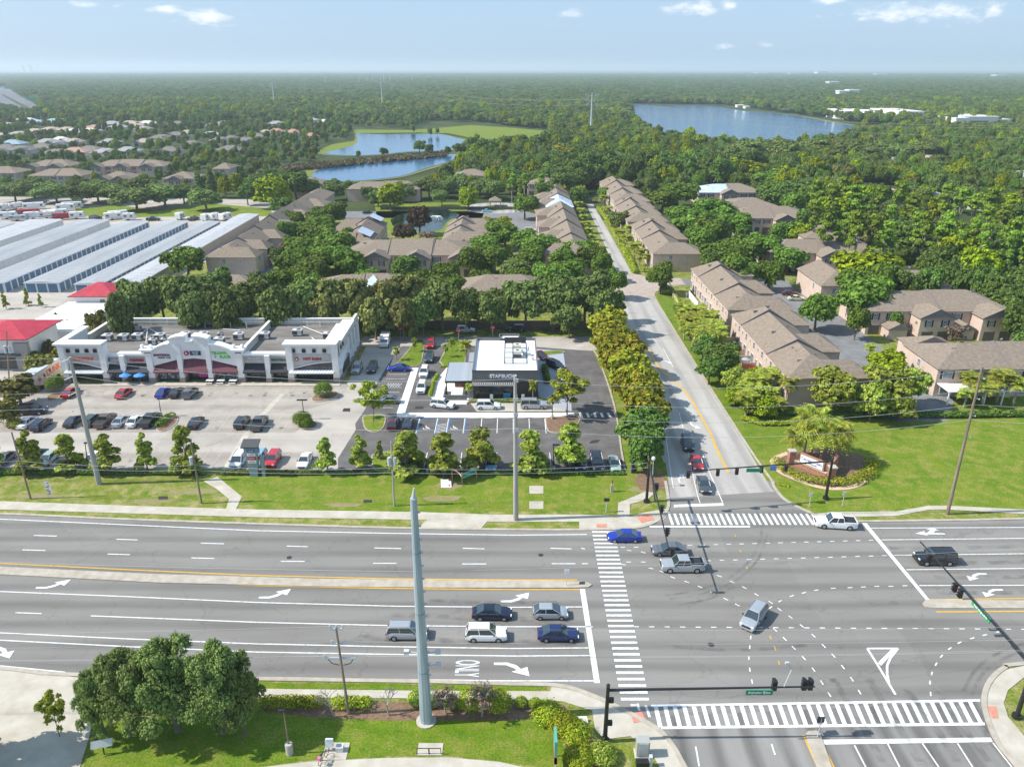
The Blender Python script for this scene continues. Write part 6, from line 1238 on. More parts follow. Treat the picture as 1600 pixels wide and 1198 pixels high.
# the belt behind the shops and coffee house
belt = [(212,470,60),(250,462,62),(292,470,66),(330,455,60),(372,478,60),(402,465,64),(440,482,60),(475,470,56),(350,488,50),(300,490,50),(188,500,40)]
trees('oak','in the belt behind the shop row',[(a,b-3,c*1.2,14) for a,b,c in belt],'oaks in the belt behind the shops')
trees('grey','in the tree belt behind the shop row',[(518,465,70,14),(560,462,72,14),(604,464,72,14),(646,457,74,14),(500,488,56,11),(585,488,56,11),(630,490,52,11)],'trees in the belt behind the shops')
trees('oak','behind the coffee house',[(690,464,74,14),(728,474,66,12),(768,484,60,10.5),(822,464,74,13.5),(866,466,74,13.5),(915,457,84,14),(950,478,60,12),(790,470,56,11),(890,494,50,9),(660,486,50,11)],'oaks in the belt behind the coffee house')
trees('aut','left of the shop row back corner',[(152,505,34)]); trees('aut','beside the red roofed office',[(26,605,60,6),(60,570,44,6),(10,640,40,5),(95,555,30,5),(78,545,30,5)]); trees('dark','between the red roofed offices and the shops',[(78,528,30,5),(105,512,26,5),(92,503,16,5),(60,560,26,4)])
trees('mag','before the blue door storage rows',[(6,467,14,4.5),(41,462,14,4.5),(62,468,10,3.5)])
# townhouse area, west
trees('green','between the long townhouse row and the storage rows',[(290,405,66,10)]); trees('green','west of the small townhouse block',[(478,362,50),(505,352,46),(470,385,60),(500,398,64),(530,400,50),(468,405,50),(545,372,30),(455,345,40),(520,330,44),(495,340,40)],'round trees among the western townhouses')
trees('dark','beside the long townhouse row',[(448,362,40),(432,398,30,6)]); trees('purple','left of the fountain pond',[(655,340,40,11),(630,362,38,8)]); trees('lime','north of the pond lawn',[(609,303,46,12),(731,305,32,11)]); trees('pink','near the townhouse garages',[(668,368,30,3),(440,392,26,5),(430,405,20,4)])
trees('dark','before the long gabled townhouse',[(633,415,54,8),(560,455,30,7)]); trees('green','south of the western townhouse lane',[(755,385,60),(790,365,54),(768,400,60),(735,405,50),(845,385,74,10),(830,400,50),(900,392,60),(925,400,56),(880,405,50),(820,375,50),(820,320,44,10),(770,362,40),(940,412,40)],'round trees south of the western lane')
trees('yel','along the gazebo lane',[(786,345,22,5),(790,355,22,5),(763,345,20,4)])
# palms along the lane
trees('palm','along the west side of the far lane',[(895+i*4.2,300+i*10.5,18,5) for i in range(13)],'palms along the far lane')
trees('palm','along the east side of the far lane',[(948,330,22,6),(955,345,22,6),(968,367,24,6),(980,375,26,6),(992,388,28,6),(985,360,22,6),(944,312,20,6),(1000,398,26,6),(1012,404,22,5)],'palms along the far lane')
trees('oak','beside the east lane hedge',[(965,342,34,9)]); trees('green','at the far lane end',[(1033,430,42,9),(945,302,26,7)]) 
# east court
trees('green','deep in the townhouse court',[(1060,302,70,11),(1035,310,60,10),(1085,345,76,11),(1120,330,80,12),(1105,360,70,11),(1150,352,60,11),(1130,400,80,11),(1160,388,70,11),(1190,385,60,10),(1155,420,70,10),(1095,372,50,10),(1232,402,56,8.5),(1256,396,36,7),(1222,362,40,9)],'round trees in the eastern court')
trees('lime','rising in the middle of the eastern court',[(1355,418,110,14),(1250,365,40,9)]); trees('green','in front of the eastern garages',[(1278,484,66,9),(1350,462,88,12),(1330,440,60,10)]); trees('dark','at the right edge of the court',[(1580,470,60,11),(1592,500,50,10),(1575,440,50,11)])
trees('mag','before the brown south wall',[(1262,478,14,4)]); trees('magr','left of the white pergola',[(1392,608,80,9),(1366,620,56,8),(1428,598,60,8),(1410,630,50,6)]); trees('magr','before the brown south wall of the nearest row',[(1299,608,70,8.5)]); trees('lime','at the court road corner',[(1385,570,66,6)]); trees('pink','before the garages on the right',[(1495,522,32,4.5),(1440,510,30,4.5)]); trees('dark','beside the side road kerb',[(1127,557,64,7.5),(1100,540,40,6),(1110,575,44,6)])
trees('palm','between the side road and the townhouses',[(1078,490,30,6),(1088,500,34,6),(1102,512,34,6),(1084,520,30,6),(1098,530,34,6),(1118,512,30,6),(1112,498,26,6),(1065,500,24,5),(1126,530,26,5),(1070,512,26,5)],'palms beside the side road')
trees('palm','at the foot of the brown south wall',[(1190,600,36,6),(1178,615,34,5),(1232,605,34,6.5),(1205,618,30,5),(1165,610,30,5),(1215,632,30,4)],'palms at the south wall'); trees('lime','before the south end of the lit wall',[(1172,625,36,4.5),(1196,632,40,4.5)])
trees('palm','before the white pergola and rear windows',[(1517,598,36,6),(1565,596,48,7),(1540,610,44,5),(1590,606,40,6),(1418,540,16,4),(1510,618,30,4),(1360,547,20,4)],'palms at the rear garden')
trees('bigpalm','in the entrance sign bed',[(1262,672,56,7.5),(1288,682,76,7),(1310,690,52,7),(1275,668,46,8),(1240,690,36,5)],'palms in the entrance sign bed')
trees('palm','on the coffee house front strip',[(733,610,14,4.2),(833,606,16,4.6)]); trees('palm','on the island north of the patio',[(727,545,22,6)])
# foreground
big = trees('big','in the foreground at the lower left',[(190,1078,120,8.6),(262,1068,130,9.6),(335,1072,120,9.4),(372,1085,80,8),(150,1095,70,7)]); trees('airy','drooping over the driveway at the lower left',[(82,1112,46,5)])
trees('dark','cut off at the lower left corner',[(-70,1125,120,9)])
# pines on the right and mid distance
random.seed(5)
pn = []
for i in range(34):
    px = random.uniform(1270,1600); t = (px-1270)/330; py = random.uniform(300+t*25, 372+t*40); 
    if 1290 < px < 1440 and py > 395: continue
    pn.append((px,py,random.uniform(34,52),random.uniform(15,19)))
trees('pine','in the pine wood behind the eastern townhouses',pn,'pines behind the eastern townhouses')
trees('lime','standing out of the pine wood',[(1495,395,80,16),(1300,330,56,14),(1470,330,40,12),(1440,300,44,9),(1530,420,70,15)]); trees('dark','in the pine wood',[(1420,370,70,13),(1380,350,60,13),(1460,410,60,13),(1555,405,70,14),(1590,380,60,14),(1240,300,70,13),(1210,310,60,12),(1260,345,40,11)],'dark trees in the pine wood')
trees('green','bordering the pine wood',[(1205,282,60,12),(1240,318,44,12),(1270,310,50,13),(1215,300,50,12),(1290,345,44,12),(1310,362,36,11)],'green trees bordering the pine wood')
trees('dark','before the big far lawn',[(880+i*21,258+8*math.sin(i*1.7),46,16) for i in range(15)],'tall dark trees before the far field'); trees('oak','at the lake front',[(1165,232,60,16),(1200,228,64,15),(1235,236,60,16),(1270,228,64,16),(1300,238,56,15),(1330,232,60,15),(1365,240,60,14),(1400,235,60,14),(1440,232,60,13),(1150,245,50,15)],'large trees at the lake front'); trees('lime','before the lake front trees',[(1150,262,60,14),(1185,268,56,13),(1110,258,40,12),(1230,275,60,13)])
trees('oak','beyond the storage yard',[(210,305,74,11),(255,300,70,11),(320,308,64,10),(285,298,50,10),(225,290,60,10),(20,295,60,10),(50,290,60,10),(85,296,60,10),(125,300,50,10),(150,295,60,10),(178,298,50,10)],'oaks beyond the storage yard')
trees('lime','tall and yellowish at the storage yard end',[(424,293,58,15),(350,288,22,11),(368,285,24,11)]); trees('col','near the storage yard end',[(310,285,16,11),(330,285,18,12)]); trees('aut','small and orange beyond the yard',[(290,288,12,8)]); trees('dark','behind the tall yellow tree',[(460,285,50,13),(400,290,40,12),(385,300,30,10),(440,320,40,8)])
trees('oak','along the wall behind the pond',[(480,290,40,10),(520,293,40,10),(545,290,30,9),(575,300,30,8),(640,295,40,9),(670,290,44,10),(700,290,40,10),(690,305,30,8),(720,285,44,10),(750,290,44,10),(775,292,40,10),(625,300,30,8),(590,305,30,8)],'trees along the wall behind the pond')
trees('dark','between the western roofs and the far lane',[(855,300,40,11),(880,285,50,12),(870,265,60,12),(900,280,50,12),(905,305,30,9),(850,275,40,11),(835,282,34,10),(925,270,50,12),(800,275,40,11)],'dark trees beyond the western roofs'); trees('yel','bright among the dark trees by the far lane',[(885,240,50,13),(905,300,30,8),(872,300,36,8)]); trees('pine','beside the gazebo lane',[(800,290,24,13),(820,292,26,13),(845,290,26,13),(812,300,20,12)],'pines beside the gazebo lane')
trees('oak','by the far lane end',[(1000,288,34,9),(955,285,30,8),(1020,285,30,9)])
# shrubs
def bush(x, y, rx, ry, rz, m, label, n=900, size=.22, group=None, cat='shrub', name='shrub', z=0, seedk=0):
    me = leaf_mesh('foliage', m, [(0,0,rz,rx,ry,rz)], n, size, int(abs(x*7+y*13))%9999+seedk, hollow=.92, aspect=1.2, clump=.06); o = link_mesh(name, me, None, (x,y,z)); tag(o, label, cat, group); return o
def hedge(pts, w, h, m, label, n=300, size=.2, name='hedge', px=True, z=0):
    P = PG(pts) if px else pts; rng = np.random.default_rng(len(label)); V = []; lob = []; x0, y0 = P[0]
    for i in range(len(P)-1):
        a, b = Vector(P[i]), Vector(P[i+1]); k = max(1,int((b-a).length/(w*.45)))
        for j in range(k): p = a.lerp(b,(j+.5)/k); lob.append((p.x-x0,p.y-y0,h*.5,w*.55,w*.55,h*.5))
    me = leaf_mesh('foliage', m, lob, n*len(lob)//3, size, len(label), hollow=.85, aspect=1.2, clump=.12); o = link_mesh(name, me, None, (x0,y0,z)); tag(o, label, 'hedge'); return o
hedge([(0,741),(120,741),(320,741)],.9,.8,L_dark,'low dark hedge along the verge before the pale car park, left part'); hedge([(345,741),(500,741)],.9,.8,L_oak,'low hedge along the verge around the pylon sign'); hedge([(510,740),(700,741),(975,741)],.7,.5,L_dark,'low dark hedge along the verge of the coffee house')
hedge([(934,327),(952,350),(985,410),(992,428)],1.8,1.6,L_hedge,'long clipped yellow-green hedge beside the far lane', 260, .35); hedge([(1000,425),(1040,425),(1085,423)],2,1.6,L_hedge,'clipped hedge at the south wall of the middle townhouse',200,.3)
hedge([(1212,722),(1222,735),(1245,748),(1275,755),(1310,757),(1340,752),(1358,742),(1363,730),(1358,722)],2.3,1.2,L_hedge,'curved clipped hedge around the entrance sign',500,.2)
hedge([(416,1102),(500,1102)],1.5,1.1,L_hedge,'clipped hedge block in the mulch bed, left one',700,.16); hedge([(524,1103),(576,1103)],1.5,1.1,L_hedge,'clipped hedge block in the mulch bed, right of the leaning pole',700,.16)
hedge([(1048,452),(1062,478),(1072,500)],1.2,1,L_hedge,'bright hedge inside the retaining wall',300,.25); hedge([(1160,655),(1190,664),(1240,663)],1.3,.8,L_hedge,'low bright hedge at the garden edge',300,.25); hedge([(1285,652),(1340,652),(1480,652),(1600,650)],1.4,1.2,L_dark,'dark hedge along the gardens behind the broad lawn',300,.3); hedge([(1215,648),(1290,650)],1.4,1.0,L_dark,'dark hedge at the foot of the brown wall',300,.3)
hedge([(1190,745),(1212,760)][:0] or [(1217,757),(1232,760)],.7,.4,L_hedge,'small clipped hedge beside the entrance path',300,.16)
hedge([(672,620),(678,598),(684,588)],.8,.8,L_hedge,'narrow hedge beside the terrace',500,.16); hedge([(688,574),(722,573)],.5,.5,L_hedge,'row of small shrubs at the island foot',300,.16); hedge([(744,628),(852,628)],.7,.6,L_mag,'planting strip shrubs before the coffee house front',400,.2); hedge([(856,600),(850,575)],1.2,1.2,L_green,'shrubs beside the coffee house east wall',400,.25)
for px,py,rx,rz,l in [(506,620,1.7,1.5,'dome shaped topiary at the right end of the shop row'),(473,665,1.6,1.35,'large topiary dome on the small round island'),(479,668,1.1,1.0,'smaller topiary dome on the small round island'),(88,612,1.6,1.6,'dome topiary at the left end of the shop row'),(16,663,1.8,1.4,'round shrub at the far left of the car park'),(28,668,1.2,.8,'low shrub at the far left of the car park'),
    (1040,460,1.7,1.4,'big clipped ball shrub near the side road bend'),(1060,487,1.5,1.2,'clipped ball shrub below the palms, upper one'),(1064,495,1.5,1.2,'clipped ball shrub below the palms, lower one'),(1240,447,1.6,1.0,'clipped shrub in the court, upper one'),(1251,454,1.8,1.0,'clipped shrub in the court, lower one'),
    (650,1100,.75,.75,'ball shrub in the mulch bed left of the steel pole'),(678,1101,.6,.6,'ball shrub in the mulch bed right of the steel pole'),(738,1105,1.4,1.2,'green shrub behind the bare bushes'),(778,1108,1.3,1.1,'green shrub right of the bare bushes'),(814,1102,.6,.5,'little shrub near the pavement bend'),(836,1104,.6,.5,'second little shrub near the pavement bend'),(706,1105,.7,.6,'pale shrub between bare bushes'),
    (855,1122,1.5,.8,'bright green shrub left end of the corner bed'),(880,1140,1.5,.8,'bright green shrub in the corner bed'),(899,1152,1.5,.8,'bright green shrub near the green post sign'),(905,1190,1.4,.8,'yellow-green shrub at the bottom edge'),(940,1185,1.3,.7,'low shrub at the bottom edge near the cabinet')]:
    m = L_topi if 'topiary' in l or 'ball shrub near' in l or 'clipped ball' in l else (L_hedge if 'green' in l or 'bright' in l else L_mag)
    bush(*G(px,py),rx,rx,rz,m,l,5200 if 'topiary' in l or 'ball' in l else 2200,.13 if rx>1 else .10)
def hb(pts,w,h,m,l): hedge(pts,w,h,m,l,500,.22)
hb([(250,668),(262,655),(272,651)],1.8,1.1,L_topi,'long low shrub on the planted island'); hb([(486,740),(502,736)],2.6,1.4,L_topi,'dense shrub under the magnolia at the car park corner')
# bare bushes in the mulch bed
def bare(px, py, h, label, moss=False):
    t = thing('bare_tree', label, 'tree', (*G(px,py),0), 0, 'bare twisted bushes in the mulch bed'); b = MB(); rng = random.Random(px)
    def br(p, d, L, r, k):
        q = p+d*L; b.cyl(p,q,r,r*.6,5)
        if k > 0:
            for _ in range(3): br(q, (d+Vector((rng.uniform(-.8,.8),rng.uniform(-.8,.8),rng.uniform(-.2,.5)))).normalized(), L*.72, r*.6, k-1)
    br(Vector((0,0,0)), Vector((rng.uniform(-.2,.2),0,1)), h*.34, .11, 4); b.build('trunk', M_barkp, t)
    if moss: link_mesh('crown', leaf_mesh('crown', L_pink, [(0,0,h*.6,h*.4,h*.4,h*.3)], 500, .2, px, hollow=.3), t)
bare(522,1120,3.6,'bare thin bush left of the leaning pole'); bare(608,1117,3.2,'bare twisted bush between pole and steel mast'); bare(697,1115,3.4,'grey bushy bare tree right of the steel mast',True); bare(753,1119,4.2,'largest grey bare bush in the mulch bed',True)

trees('green','in the western court',[(520,380,80,10),(485,420,70,9),(548,410,56,9),(455,410,50,9),(500,365,60,10),(572,438,50,8),(655,440,44,8),(692,432,48,8),(712,448,40,8),(960,440,40,8),(430,440,50,8),(480,445,50,8)],'round trees filling the western court')
trees('green','in the eastern court',[(1205,425,46,9),(1065,335,50,9),(1340,500,40,8),(1375,440,60,13)],'round trees in the eastern court')
trees('dark','around the right hand garages',[(1400,500,30,6),(1560,450,60,11),(1510,430,60,12),(1450,440,50,11),(1600,540,50,10),(1420,450,50,11),(1480,430,50,11),(1540,440,50,12),(1600,440,60,12)],'dark trees behind the right hand garages')
trees('magr','along the kerb of the side road',[(1130,560,50,6.5),(1103,535,40,6),(1150,590,44,5.5)]); trees('lime','between the kerb palms',[(1090,515,36,4.5),(1120,545,34,4.5),(1075,495,30,4),(1185,585,36,4.5),(1150,615,36,4)])
trees('palm','thickening the kerb garden',[(1080,505,40,6),(1095,520,42,6),(1106,500,38,6),(1120,520,38,6),(1110,530,40,6),(1092,490,34,6),(1070,485,30,6),(1178,600,44,6),(1200,592,44,6),(1168,625,40,5)],'palms beside the side road')

trees('green','in front of the middle roof behind the belt',[(855,432,64,9),(805,436,44,8),(750,440,44,8),(890,425,60,9),(700,425,44,8)],'round trees before the middle roof')
trees('dark','at the front edge of the far field',[(742,226,34,14),(765,230,36,14),(790,224,40,14),(815,222,34,14),(840,222,40,15),(862,216,36,15),(720,232,24,9)],'dark trees at the front edge of the far field')
# ================================================================== water
def water(name, pts, z, label, px=True, col=(.03,.12,.24)):
    m = mat('water_%s_%.3f' % (name,col[0]), col, .03, spec=.6); nt = m.node_tree
    if 'bumpw' not in nt.nodes:
        b = nt.nodes['Principled BSDF']; n = nt.nodes.new('ShaderNodeTexNoise'); n.inputs['Scale'].default_value = .5; n.inputs['Detail'].default_value = 5; bp = nt.nodes.new('ShaderNodeBump'); bp.name = 'bumpw'; bp.inputs['Strength'].default_value = (.7 if name == 'lake' else .22); bp.inputs['Distance'].default_value = .5
        tcx = nt.nodes.new('ShaderNodeTexCoord'); nt.links.new(tcx.outputs['Object'], n.inputs['Vector']); nt.links.new(n.outputs[0], bp.inputs['Height']); nt.links.new(bp.outputs[0], b.inputs['Normal'])
    P = PG(pts) if px else pts; P = smooth_line(P+[P[0]],3)[:-1]; o = struct(name, MB().poly(P, z), m, label); return P
def shore(pts, grow, z, m, label):
    P = PG(pts); P = smooth_line(P+[P[0]],3)[:-1]; c = Vector((sum(p[0] for p in P)/len(P), sum(p[1] for p in P)/len(P))); struct('shore', MB().poly([tuple(c+(Vector(p)-c)*(1+grow/max(10,(Vector(p)-c).length))) for p in P], z), m, label)
LAKE = [(985,166),(1000,163.5),(1050,167),(1090,166),(1130,169),(1160,174),(1200,177),(1240,181),(1268,186),(1300,192),(1345,199),(1366,203),(1338,213),(1300,228),(1250,236),(1180,236),(1100,228),(1040,220),(1000,206),(985,185)]
POND1 = [(556,209),(600,211),(660,210),(690,211),(712,216),(728,220),(738,222),(715,228),(700,236),(640,238),(600,242),(560,244),(520,243),(505,240),(540,232),(558,224)]
POND2 = [(491,270),(510,263),(560,257),(620,252),(680,246),(712,242),(706,252),(660,266),(625,277),(560,284),(492,284)]
POND3 = [(610,344),(622,336),(645,331),(665,328),(690,326),(705,330),(718,337),(700,345),(690,358),(672,362),(650,361),(618,356)]
POND4 = [(1078,284),(1085,277),(1108,277),(1118,283),(1110,288),(1085,288)]
FIELD = [(556,204),(700,203),(735,196),(790,200),(860,208),(838,222),(810,222),(770,222),(736,215),(700,209),(640,207),(560,209)]
struct('lawn', MB().poly(PG([(553,203),(640,204),(680,201),(735,196),(795,200),(862,206),(838,222),(795,221),(740,217),(700,209),(640,208),(553,209)]), .3), M_lawn, 'large bright lawn beyond the twin ponds')
struct('lawn', MB().poly(PG([(490,238),(520,226),(550,221),(566,223),(540,234),(505,244)]), .25), M_lawn, 'lawn slope at the left of the twin ponds')
struct('lawn', MB().poly(PG([(585,318),(720,316),(760,322),(752,345),(720,385),(690,385),(690,368),(610,362),(590,345)]), .02), M_lawn, 'bright lawn around the fountain pond')
struct('lawn', MB().poly(PG([(440,278),(490,262),(505,266),(490,285),(450,290)]), .2), M_lawn, 'marshy green corner of the lower pond')
struct('lawn', MB().poly(PG([(1085,262),(1140,264),(1140,292),(1115,294),(1120,284),(1108,275),(1070,274)]), .2), M_lawn, 'small bank of the dark pool')
struct('lawn', MB().poly(PG([(1520,318),(1570,325),(1600,335),(1600,350),(1560,345),(1500,330)]), .2), M_lawn, 'lawn by the far right street'); struct('street', MB().poly(PG([(1440,317),(1500,318),(1600,332),(1600,340),(1520,328),(1430,326)]), .25), M_road2, 'curving street between houses at the far right')
struct('lawn', MB().poly(PG([(118,327),(180,320),(240,328),(330,318),(420,326),(430,338),(300,338),(200,340),(120,337)]), .03), M_lawn, 'grass at the storage yard end')
struct('soil', MB().poly(PG([(1462,198),(1485,197),(1490,203),(1460,204)]), .4), mat('orange_soil', (.42,.16,.07), 1), 'orange bare soil near the white halls')
shore(LAKE, 10, .30, mat('reeds_ground', (.22,.20,.07), 1, (.13,.17,.04), .05, 5), 'reedy shore of the big lake'); P_LAKE = water('lake', LAKE, .55, 'large blue lake in the right distance')
shore(POND1, 4, .30, MATS['reeds_ground'], 'shore of the upper pond'); P_P1 = water('pond', POND1, .50, 'upper pond reflecting the sky'); shore(POND2, 4, .32, MATS['reeds_ground'], 'shore of the lower pond'); P_P2 = water('pond', POND2, .52, 'lower pond reflecting the sky'); P_P3 = water('pond', POND3, .05, 'small fountain pond with dark water', col=(.006,.02,.012)); P_P4 = water('pond', POND4, .5, 'dark pool behind the eastern roofs')
f = thing('fountain', 'white water jet in the small pond', 'fountain', (*G(682,343),.05)); rng = random.Random(2); b = MB()
for i in range(46):
    a = i*2.4; L = 3.4*rng.uniform(.7,1); pts = [(L*s*math.cos(a),L*s*math.sin(a),2.6*4*s*(1-s)*.55+.02) for s in (0,.2,.4,.6,.8,1)]; b.tube(pts,.05,3)
b.build('spray', mat('spray', (.8,.82,.85), .4), f); b = MB(); b.cyl((0,0,0),(0,0,.3),.5,.4,10); b.build('nozzle', M_black, f)
# roundabout
x,y = G(775,325); b = MB(); b.cyl((x,y,0),(x,y,.035),15,15,28); struct('roundabout', b, M_road2, 'round turning place around the gazebo'); b = MB(); b.cyl((x,y,0),(x,y,.15),7,7,24); struct('roundabout_island', b, M_hedge_isl := mat('isl_green', (.10,.16,.03), 1), 'planted centre of the turning place')
# highway at the far left
struct('highway', MB().poly(PG([(-40,139),(12,137),(30,150),(56,164),(63,174),(45,180),(10,168),(-40,158)]), .6), mat('highway_concrete', (.13,.13,.14), .9, (.19,.19,.20), .02, 4), 'wide pale highway at the far left'); struct('highway_median', MB().poly(PG([(2,149),(5,148),(54,173),(48,175)]), .8), M_grass_far, 'green strip between the highway lanes')
for px,py,l in ((50,157,'green overhead highway sign, near one'),(13,138,'green overhead highway sign, far one')):
    Y = G(0,py+6)[1]; X = GX(px,Y); t = thing('highway_sign', l, 'sign', (X,Y,0)); b = MB(); b.box(-9,9,-.2,.2,8,12.5); b.build('panel', mat('sign_green', (.02,.30,.16), .6), t)
    for s in (-10,10): b = MB(); b.cyl((s,0,0),(s,0,9),.3,n=6); b.build('post', M_unit, t)
# power plant silhouettes
def stack(px, h, w, l, cone=False):
    Y = 14000; X = GX(px,Y); t = thing('cooling_tower' if cone else 'chimney_stack', l, 'tower', (X,Y,0)); b = MB()
    if cone: b.cyl((0,0,0),(0,0,h*.7),w,w*.62,16).cyl((0,0,h*.7),(0,0,h),w*.62,w*.70,16)
    else: b.cyl((0,0,0),(0,0,h),w,w*.6,10)
    b.build('shell', M_bw, t); b = MB(); b.cyl((0,0,h),(0,0,h+2),w*.6,n=10); b.build('rim', M_unit, t)
stack(37,110,45,'left cooling tower on the hazy horizon',True); stack(48,112,45,'right cooling tower on the hazy horizon',True); stack(59,140,9,'left thin chimney on the horizon'); stack(63,140,9,'right thin chimney on the horizon'); stack(104,150,4,'lone thin mast on the left horizon')

# ================================================================== woods
def wood_points():
    rng = np.random.default_rng(3); pts = []
    holes = [P_LAKE, P_P1, P_P2, P_P3, PG([(1195,288),(1080,272),(1085,262),(1140,262),(1145,290)])]
    f2 = PG([(550,199),(640,202),(665,195),(735,190),(795,197),(866,204),(838,227),(795,227),(740,222),(700,212),(640,211),(550,212)]); holes.append(f2); holes.append(PG([(490,238),(520,224),(550,219),(570,223),(540,236),(505,246)])); holes.append(PG([(-40,136),(14,135),(32,148),(60,163),(68,178),(45,184),(10,172),(-40,162)]))
    holes.append(PG([(1440,315),(1500,312),(1600,326),(1620,352),(1520,334),(1430,328)])); holes.append(PG([(985,162),(1130,164),(1300,186),(1380,200),(1350,205),(1200,180),(1000,168)])); holes.append(PG([(1340,196),(1600,196),(1600,206),(1420,206),(1340,210)]))
    for q,ks in ((POND1,(8,16,24,32)),(POND2,(8,16,24,30,36)),(POND3,(6,12,18)),(FIELD,(4,8,14,20)),([(430,262),(520,250),(640,243),(720,236),(730,262),(700,275),(440,284)],(0,))):
        for k in ks: holes.append(PG([(a,b+k) for a,b in q]))
    solid = [(-106,5,225,400),(5,66,225,415),(66,123,190,392),(-300,-100,180,398)]
    houses = [(o.location.x,o.location.y) for o in bpy.data.objects if o.parent is None and (o.name.startswith(('suburban_house','townhouse')))]
    houses = np.array(houses); tr = np.array([(o.location.x,o.location.y) for o in bpy.data.objects if o.parent is None and o.get('category') in ('tree','palm')])
    Y = 225.0
    while Y < 9000:
        sp = 7.0+max(0,(Y-500))*.0052; sp = min(sp,34)
        hw = Y*.75+40; n = int(2*hw/sp); xs = -hw+np.arange(n)*sp+rng.uniform(-.45,.45,n)*sp; ys = Y+rng.uniform(-.45,.45,n)*sp
        for x,y in zip(xs,ys):
            if Y < 1400:
                if any(a<x<b and c<y<d for a,b,c,d in solid): continue
                if len(houses):
                    dd = houses-(x,y); q = (np.abs(dd[:,0]) < (13 if y < 900 else 12)) & (dd[:,1] > -9) & (dd[:,1] < (26 if y > 450 else 16))
                    if x > 100: q |= (np.abs(dd[:,0]) < 13) & (dd[:,1] < 0) & (dd[:,1] > -58)
                    if q.any(): continue
                if len(tr) and (np.hypot(tr[:,0]-x,tr[:,1]-y) < 5.0).any(): continue
                # leave streets and gardens in the left suburb thinner
                if any(inpoly(x,y,h) for h in holes): continue
                sub = x < -60 and 400 < y < 1000
                if sub and rng.random() < .58: continue
                if sub: pts.append((x,y,0,sp*.66)); continue
            if Y < 5200 and any(inpoly(x,y,h) for h in holes): continue
            pts.append((x,y,0,sp))
        Y += sp*.92
    return np.array(pts)
WP = wood_points(); print('wood points', len(WP))
def wood(name, P, crowns, label, smin, smax, zs=1.0):
    me = bpy.data.meshes.new(name); me.vertices.add(len(P)); me.vertices.foreach_set('co', np.ascontiguousarray(P[:,:3],dtype=np.float32).ravel()); me.update()
    a = me.attributes.new('sz','FLOAT','POINT'); rng = np.random.default_rng(9); k = (P[:,3]/8.0); a.data.foreach_set('value', (k*rng.uniform(smin,smax,len(P))).astype(np.float32))
    zt = me.attributes.new('hz','FLOAT','POINT'); zt.data.foreach_set('value', (rng.uniform(.75,1.4,len(P))*zs*np.minimum(1,P[:,3]/7.0)).astype(np.float32))
    o = bpy.data.objects.new(name, me); sc.collection.objects.link(o); tag(o, label, 'woodland', None, 'stuff')
    ng = bpy.data.node_groups.new(name, 'GeometryNodeTree'); ng.interface.new_socket('Geometry', in_out='INPUT', socket_type='NodeSocketGeometry'); ng.interface.new_socket('Geometry', in_out='OUTPUT', socket_type='NodeSocketGeometry')
    N = ng.nodes; Lk = ng.links; gi = N.new('NodeGroupInput'); go = N.new('NodeGroupOutput'); iop = N.new('GeometryNodeInstanceOnPoints'); j = N.new('GeometryNodeJoinGeometry')
    for cobj in crowns:
        oi = N.new('GeometryNodeObjectInfo'); oi.inputs['Object'].default_value = cobj; oi.transform_space = 'ORIGINAL'; oi.inputs['As Instance'].default_value = True; gti = N.new('GeometryNodeGeometryToInstance'); Lk.new(oi.outputs['Geometry'], gti.inputs[0]); Lk.new(gti.outputs[0], j.inputs[0])
    iop.inputs['Pick Instance'].default_value = True; Lk.new(gi.outputs[0], iop.inputs['Points']); Lk.new(j.outputs[0], iop.inputs['Instance'])
    rv = N.new('FunctionNodeRandomValue'); rv.data_type = 'INT'; rv.inputs[4].default_value = 0; rv.inputs[5].default_value = len(crowns)-1; Lk.new(rv.outputs[2], iop.inputs['Instance Index'])
    ra = N.new('FunctionNodeRandomValue'); ra.data_type = 'FLOAT'; ra.inputs[2].default_value = 0; ra.inputs[3].default_value = 6.28; cx = N.new('ShaderNodeCombineXYZ'); Lk.new(ra.outputs[1], cx.inputs[2]); Lk.new(cx.outputs[0], iop.inputs['Rotation'])
    na = N.new('GeometryNodeInputNamedAttribute'); na.data_type = 'FLOAT'; na.inputs[0].default_value = 'sz'; nz = N.new('GeometryNodeInputNamedAttribute'); nz.data_type = 'FLOAT'; nz.inputs[0].default_value = 'hz'; c2 = N.new('ShaderNodeCombineXYZ'); Lk.new(na.outputs[0], c2.inputs[0]); Lk.new(na.outputs[0], c2.inputs[1]); Lk.new(nz.outputs[0], c2.inputs[2]); Lk.new(c2.outputs[0], iop.inputs['Scale'])
    Lk.new(iop.outputs[0], go.inputs[0]); md = o.modifiers.new('trees','NODES'); md.node_group = ng; return o
def crown_of(kind, nth=0):
    me = TREES[kind][1]; return [o for o in bpy.data.objects if o.data is me][nth]
near = WP[WP[:,1] < 1500]; far = WP[WP[:,1] >= 1500]
cr = [crown_of(k) for k in ('oak0','oak1','oak2','dark0','dark1','green0','green1','grey0','green2','dark2','grey1','lime0','oak0')]
wood('woodland', near, cr, 'dense woods of mixed green trees behind the townhouses and around the lakes', .62, 1.15)
wood('woodland', far, [crown_of(k) for k in ('oak0','dark0','oak1','green0','grey1','dark1')], 'far woods reaching to the hazy horizon', .8, 1.3, 1.05)

